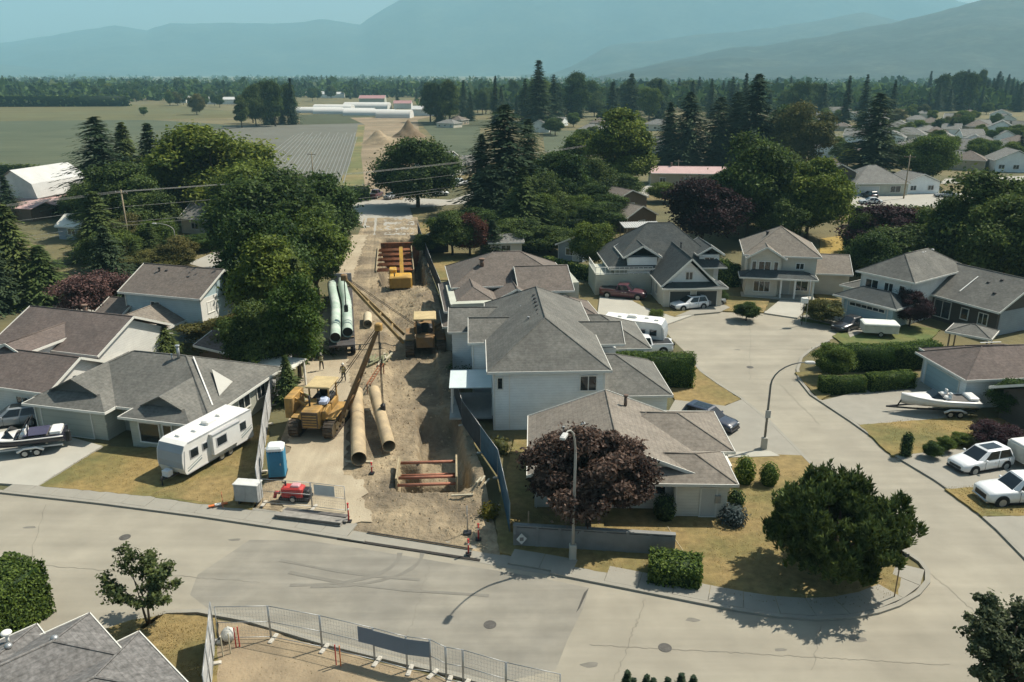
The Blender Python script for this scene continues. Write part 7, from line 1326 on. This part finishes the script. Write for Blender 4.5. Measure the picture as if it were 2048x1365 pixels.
p = P(1788, 1197); o = empty('street_sign', p + Vector((0, 0, .12)), R(4), 'street name sign post on the corner by the pine', 'sign'); MB().cyl((0, 0, 0), (0, 0, 2.9), .035, 8).build('post', WOOD, o); MB().box(-.42, -.02, 2.5, .42, .02, 2.68).build('name_plate', mat('sign_dark', (.05, .06, .055), .6), o); MB().box(-.02, -.35, 2.72, .02, .35, 2.9).build('name_plate', mat('sign_dark', (.05, .06, .055)), o)
p = P(1043, 1094); o = empty('warning_sign', p + Vector((0, -.3, .12)), R(8), 'small white diamond sign leaning at the retaining wall', 'sign'); MB().add([(0, -.02, .25), (.32, -.02, .62), (0, -.02, 1.0), (-.32, -.02, .62), (0, .02, .25), (.32, .02, .62), (0, .02, 1.0), (-.32, .02, .62)], [(0,1,2,3),(7,6,5,4),(0,4,5,1),(1,5,6,2),(2,6,7,3),(3,7,4,0)]).build('plate', mat('sign_white', (.62, .60, .55), .6), o); MB().box(-.12, -.03, .5, .12, -.022, .74).build('symbol', mat('sign_symbol', (.2, .19, .17), .7), o); MB().cyl((0, .04, 0), (0, .04, 1.0), .025, 6).build('post', WOOD, o); MB().cyl((.5, .5, 0), (.5, .5, 2.2), .05, 6).build('side_post', WOOD, o)
p = P(935, 1070); o = empty('sign_stand', p + Vector((0, 0, .16)), 0, 'thin metal sign stand on the pale dirt by the delineators', 'sign'); MB().cyl((0, 0, 0), (0, 0, 1.9), .03, 6).build('post', STEEL, o); MB().cbox((0, 0, 0), (.5, .5, .06), 0, .02).build('base', DARKM, o)
# utility poles and wires
def upole(px, py, top, label):
    p = P(px, py); h = HG(top, p.y); o = empty('utility_pole', p, R(-20), label, 'utility pole'); MB().tube([(0, 0, 0), (0, 0, h)], [.17, .11], 8).build('pole', mat('pole_wood', (.27, .22, .15), .9, .2, 3), o); MB().beam((-1.2, 0, h - .5), (1.2, 0, h - .5), .12, .14).build('crossarm', WOOD, o)
    for x in (-1.1, -.4, .4, 1.1): MB().cyl((x, 0, h - .43), (x, 0, h - .25), .05, 6).build('insulator', STEEL, o)
    return p, h
p, h = upole(262, 512, 380, 'wooden utility pole with wires left of the big trees'); p2_, h2 = upole(628, 375, 305, 'wooden utility pole in the row field'); p3_, h3 = upole(737, 400, 366, 'short wooden pole at the far hedge end'); upole(1356 + 0, 345, 320, 'pale utility pole above the pink roof'); upole(1807, 398, 310, 'pale utility pole at the far street right of the hip roof'); upole(1165, 432, 372, 'pole in the dry yard beyond the hedge')
def wire(label, *pts, r=.016, sag=.6):
    q = [];
    for a, b in zip(pts, pts[1:]):
        for k in range(12): t = k / 12; v_ = Vector(a).lerp(Vector(b), t); v_.z -= sag * 4 * t * (1 - t); q.append(v_)
    q.append(Vector(pts[-1])); return MB().tube(q, r, 4).build('overhead_wire', mat('wire', (.30, .30, .28), .6), None, label, 'wire')
T_ = p + Vector((0, 0, h)); lw = Vector((-58, -46, 0))
for i, (dx, dz, lb) in enumerate(((-1.1, -.25, 'top left overhead wire through the wooden pole'), (.0, -.25, 'top middle overhead wire through the wooden pole'), (1.1, -.25, 'top right overhead wire through the wooden pole'), (0, -2.6, 'upper communication wire on the wooden pole'), (0, -5.0, 'lower communication wire on the wooden pole'), (.2, -5.5, 'lowest communication wire on the wooden pole'))):
    wire(lb, T_ + lw + Vector((dx, 0, dz)), T_ + Vector((dx, 0, dz)), T_ + Vector((82 + dx, 70, dz + 1.5)), sag=1.0)
# ------------------------------------------------------------------ workers
def worker(px, py, face, label, pose, vest, trousers):
    p = S(px, py); p.z = .165; o = empty('person', p, R(face), label, 'person'); me = bpy.data.meshes.new('body'); bm_ = bmesh.new(); sk = bm_.verts.layers.skin.verify()
    V_ = {}
    def vt(n, co, r): v_ = bm_.verts.new(co); v_[sk].radius = (r, r); V_[n] = v_; return v_
    def ed(a, b): bm_.edges.new((V_[a], V_[b]))
    vt('pel', (0, 0, .95), .15); vt('waist', (0, 0, 1.12), .145); vt('chest', (0, 0, 1.36), .165); vt('neck', (0, .01, 1.5), .06); vt('head', (.0, .02, 1.62), .085); vt('crown', (0, .02, 1.73), .075); ed('pel', 'waist'); ed('waist', 'chest'); ed('chest', 'neck'); ed('neck', 'head'); ed('head', 'crown')
    for s_, n in ((-1, 'l'), (1, 'r')):
        vt('hip' + n, (s_ * .1, 0, .88), .105); vt('kn' + n, (s_ * (.12 + pose * .03), .03 * s_ * pose, .5), .075); vt('an' + n, (s_ * (.13 + pose * .05), .05 * s_ * pose, .1), .05); vt('to' + n, (s_ * (.14 + pose * .05), .16 + .05 * s_ * pose, .05), .045); ed('pel', 'hip' + n); ed('hip' + n, 'kn' + n); ed('kn' + n, 'an' + n); ed('an' + n, 'to' + n)
        vt('sh' + n, (s_ * .19, 0, 1.42), .07); vt('el' + n, (s_ * .27, .02 + .06 * pose, 1.14), .05); vt('wr' + n, (s_ * (.25 - .04 * pose), .12 + .1 * pose, .92 + .12 * pose), .038); ed('chest', 'sh' + n); ed('sh' + n, 'el' + n); ed('el' + n, 'wr' + n); vt('pa' + n, (s_ * .25, .16 + .1 * pose, .84 + .12 * pose), .036); ed('wr' + n, 'pa' + n)
        for k in range(4): vt('f%d' % k + n, (s_ * (.225 + .018 * k), .19 + .1 * pose, .765 + .006 * abs(k - 1.5) + .12 * pose), .011); ed('pa' + n, 'f%d' % k + n)
        vt('th' + n, (s_ * .20, .19 + .1 * pose, .82 + .12 * pose), .012); ed('pa' + n, 'th' + n)
    V_['pel'][sk].use_root = True; bm_.to_mesh(me); bm_.free(); me.materials.append(trousers); b = bpy.data.objects.new('body', me); link(b, o); m1 = b.modifiers.new('skin', 'SKIN'); m1.use_smooth_shade = True; m2 = b.modifiers.new('sub', 'SUBSURF'); m2.levels = 1; m2.render_levels = 1
    rg = lambda z, rx, ry: [(rx * math.cos(t), ry * math.sin(t), z) for t in [k * math.pi / 6 for k in range(12)]]
    MB().loft([rg(.93, .18, .165), rg(1.12, .175, .165), rg(1.35, .205, .175), rg(1.47, .17, .12)], True, False).build('vest', vest, o); MB().loft([rg(1.68, .125, .145), rg(1.75, .115, .13), rg(1.82, .06, .07)], True).build('hard_hat', mat('hat_white', (.62, .60, .52), .4), o); MB().loft([rg(1.67, .15, .18), rg(1.685, .13, .15)]).build('hat_brim', mat('hat_white', (.62, .60, .52)), o)
    MB().blob((0, .035, 1.61), (.082, .09, .1), 2, 10, .0).build('face', mat('skin', (.36, .22, .15), .6, .05), o); MB().box(-.012, .115, 1.585, .012, .145, 1.62).build('nose', mat('skin', (.36, .22, .15)), o); [MB().blob((x, .118, 1.63), (.012, .01, .009), 1, 6, 0).build('eye', BLACK, o) for x in (-.035, .035)]
    for z in (1.05, 1.28): MB().loft([rg(z, .196, .182), rg(z + .05, .203, .185)], True, False).build('reflective_band', mat('reflective', (.6, .6, .55), .4), o)
worker(688, 766, 170, 'worker in a tan vest and hard hat standing on the haul road', .6, mat('vest_tan', (.40, .30, .10), .8), mat('trousers_dark', (.07, .06, .05), .9)); worker(644, 744, 20, 'worker in dark clothes walking at the left edge of the haul road', 1.0, mat('vest_olive', (.22, .20, .08), .8), mat('trousers_dark', (.07, .06, .05)))
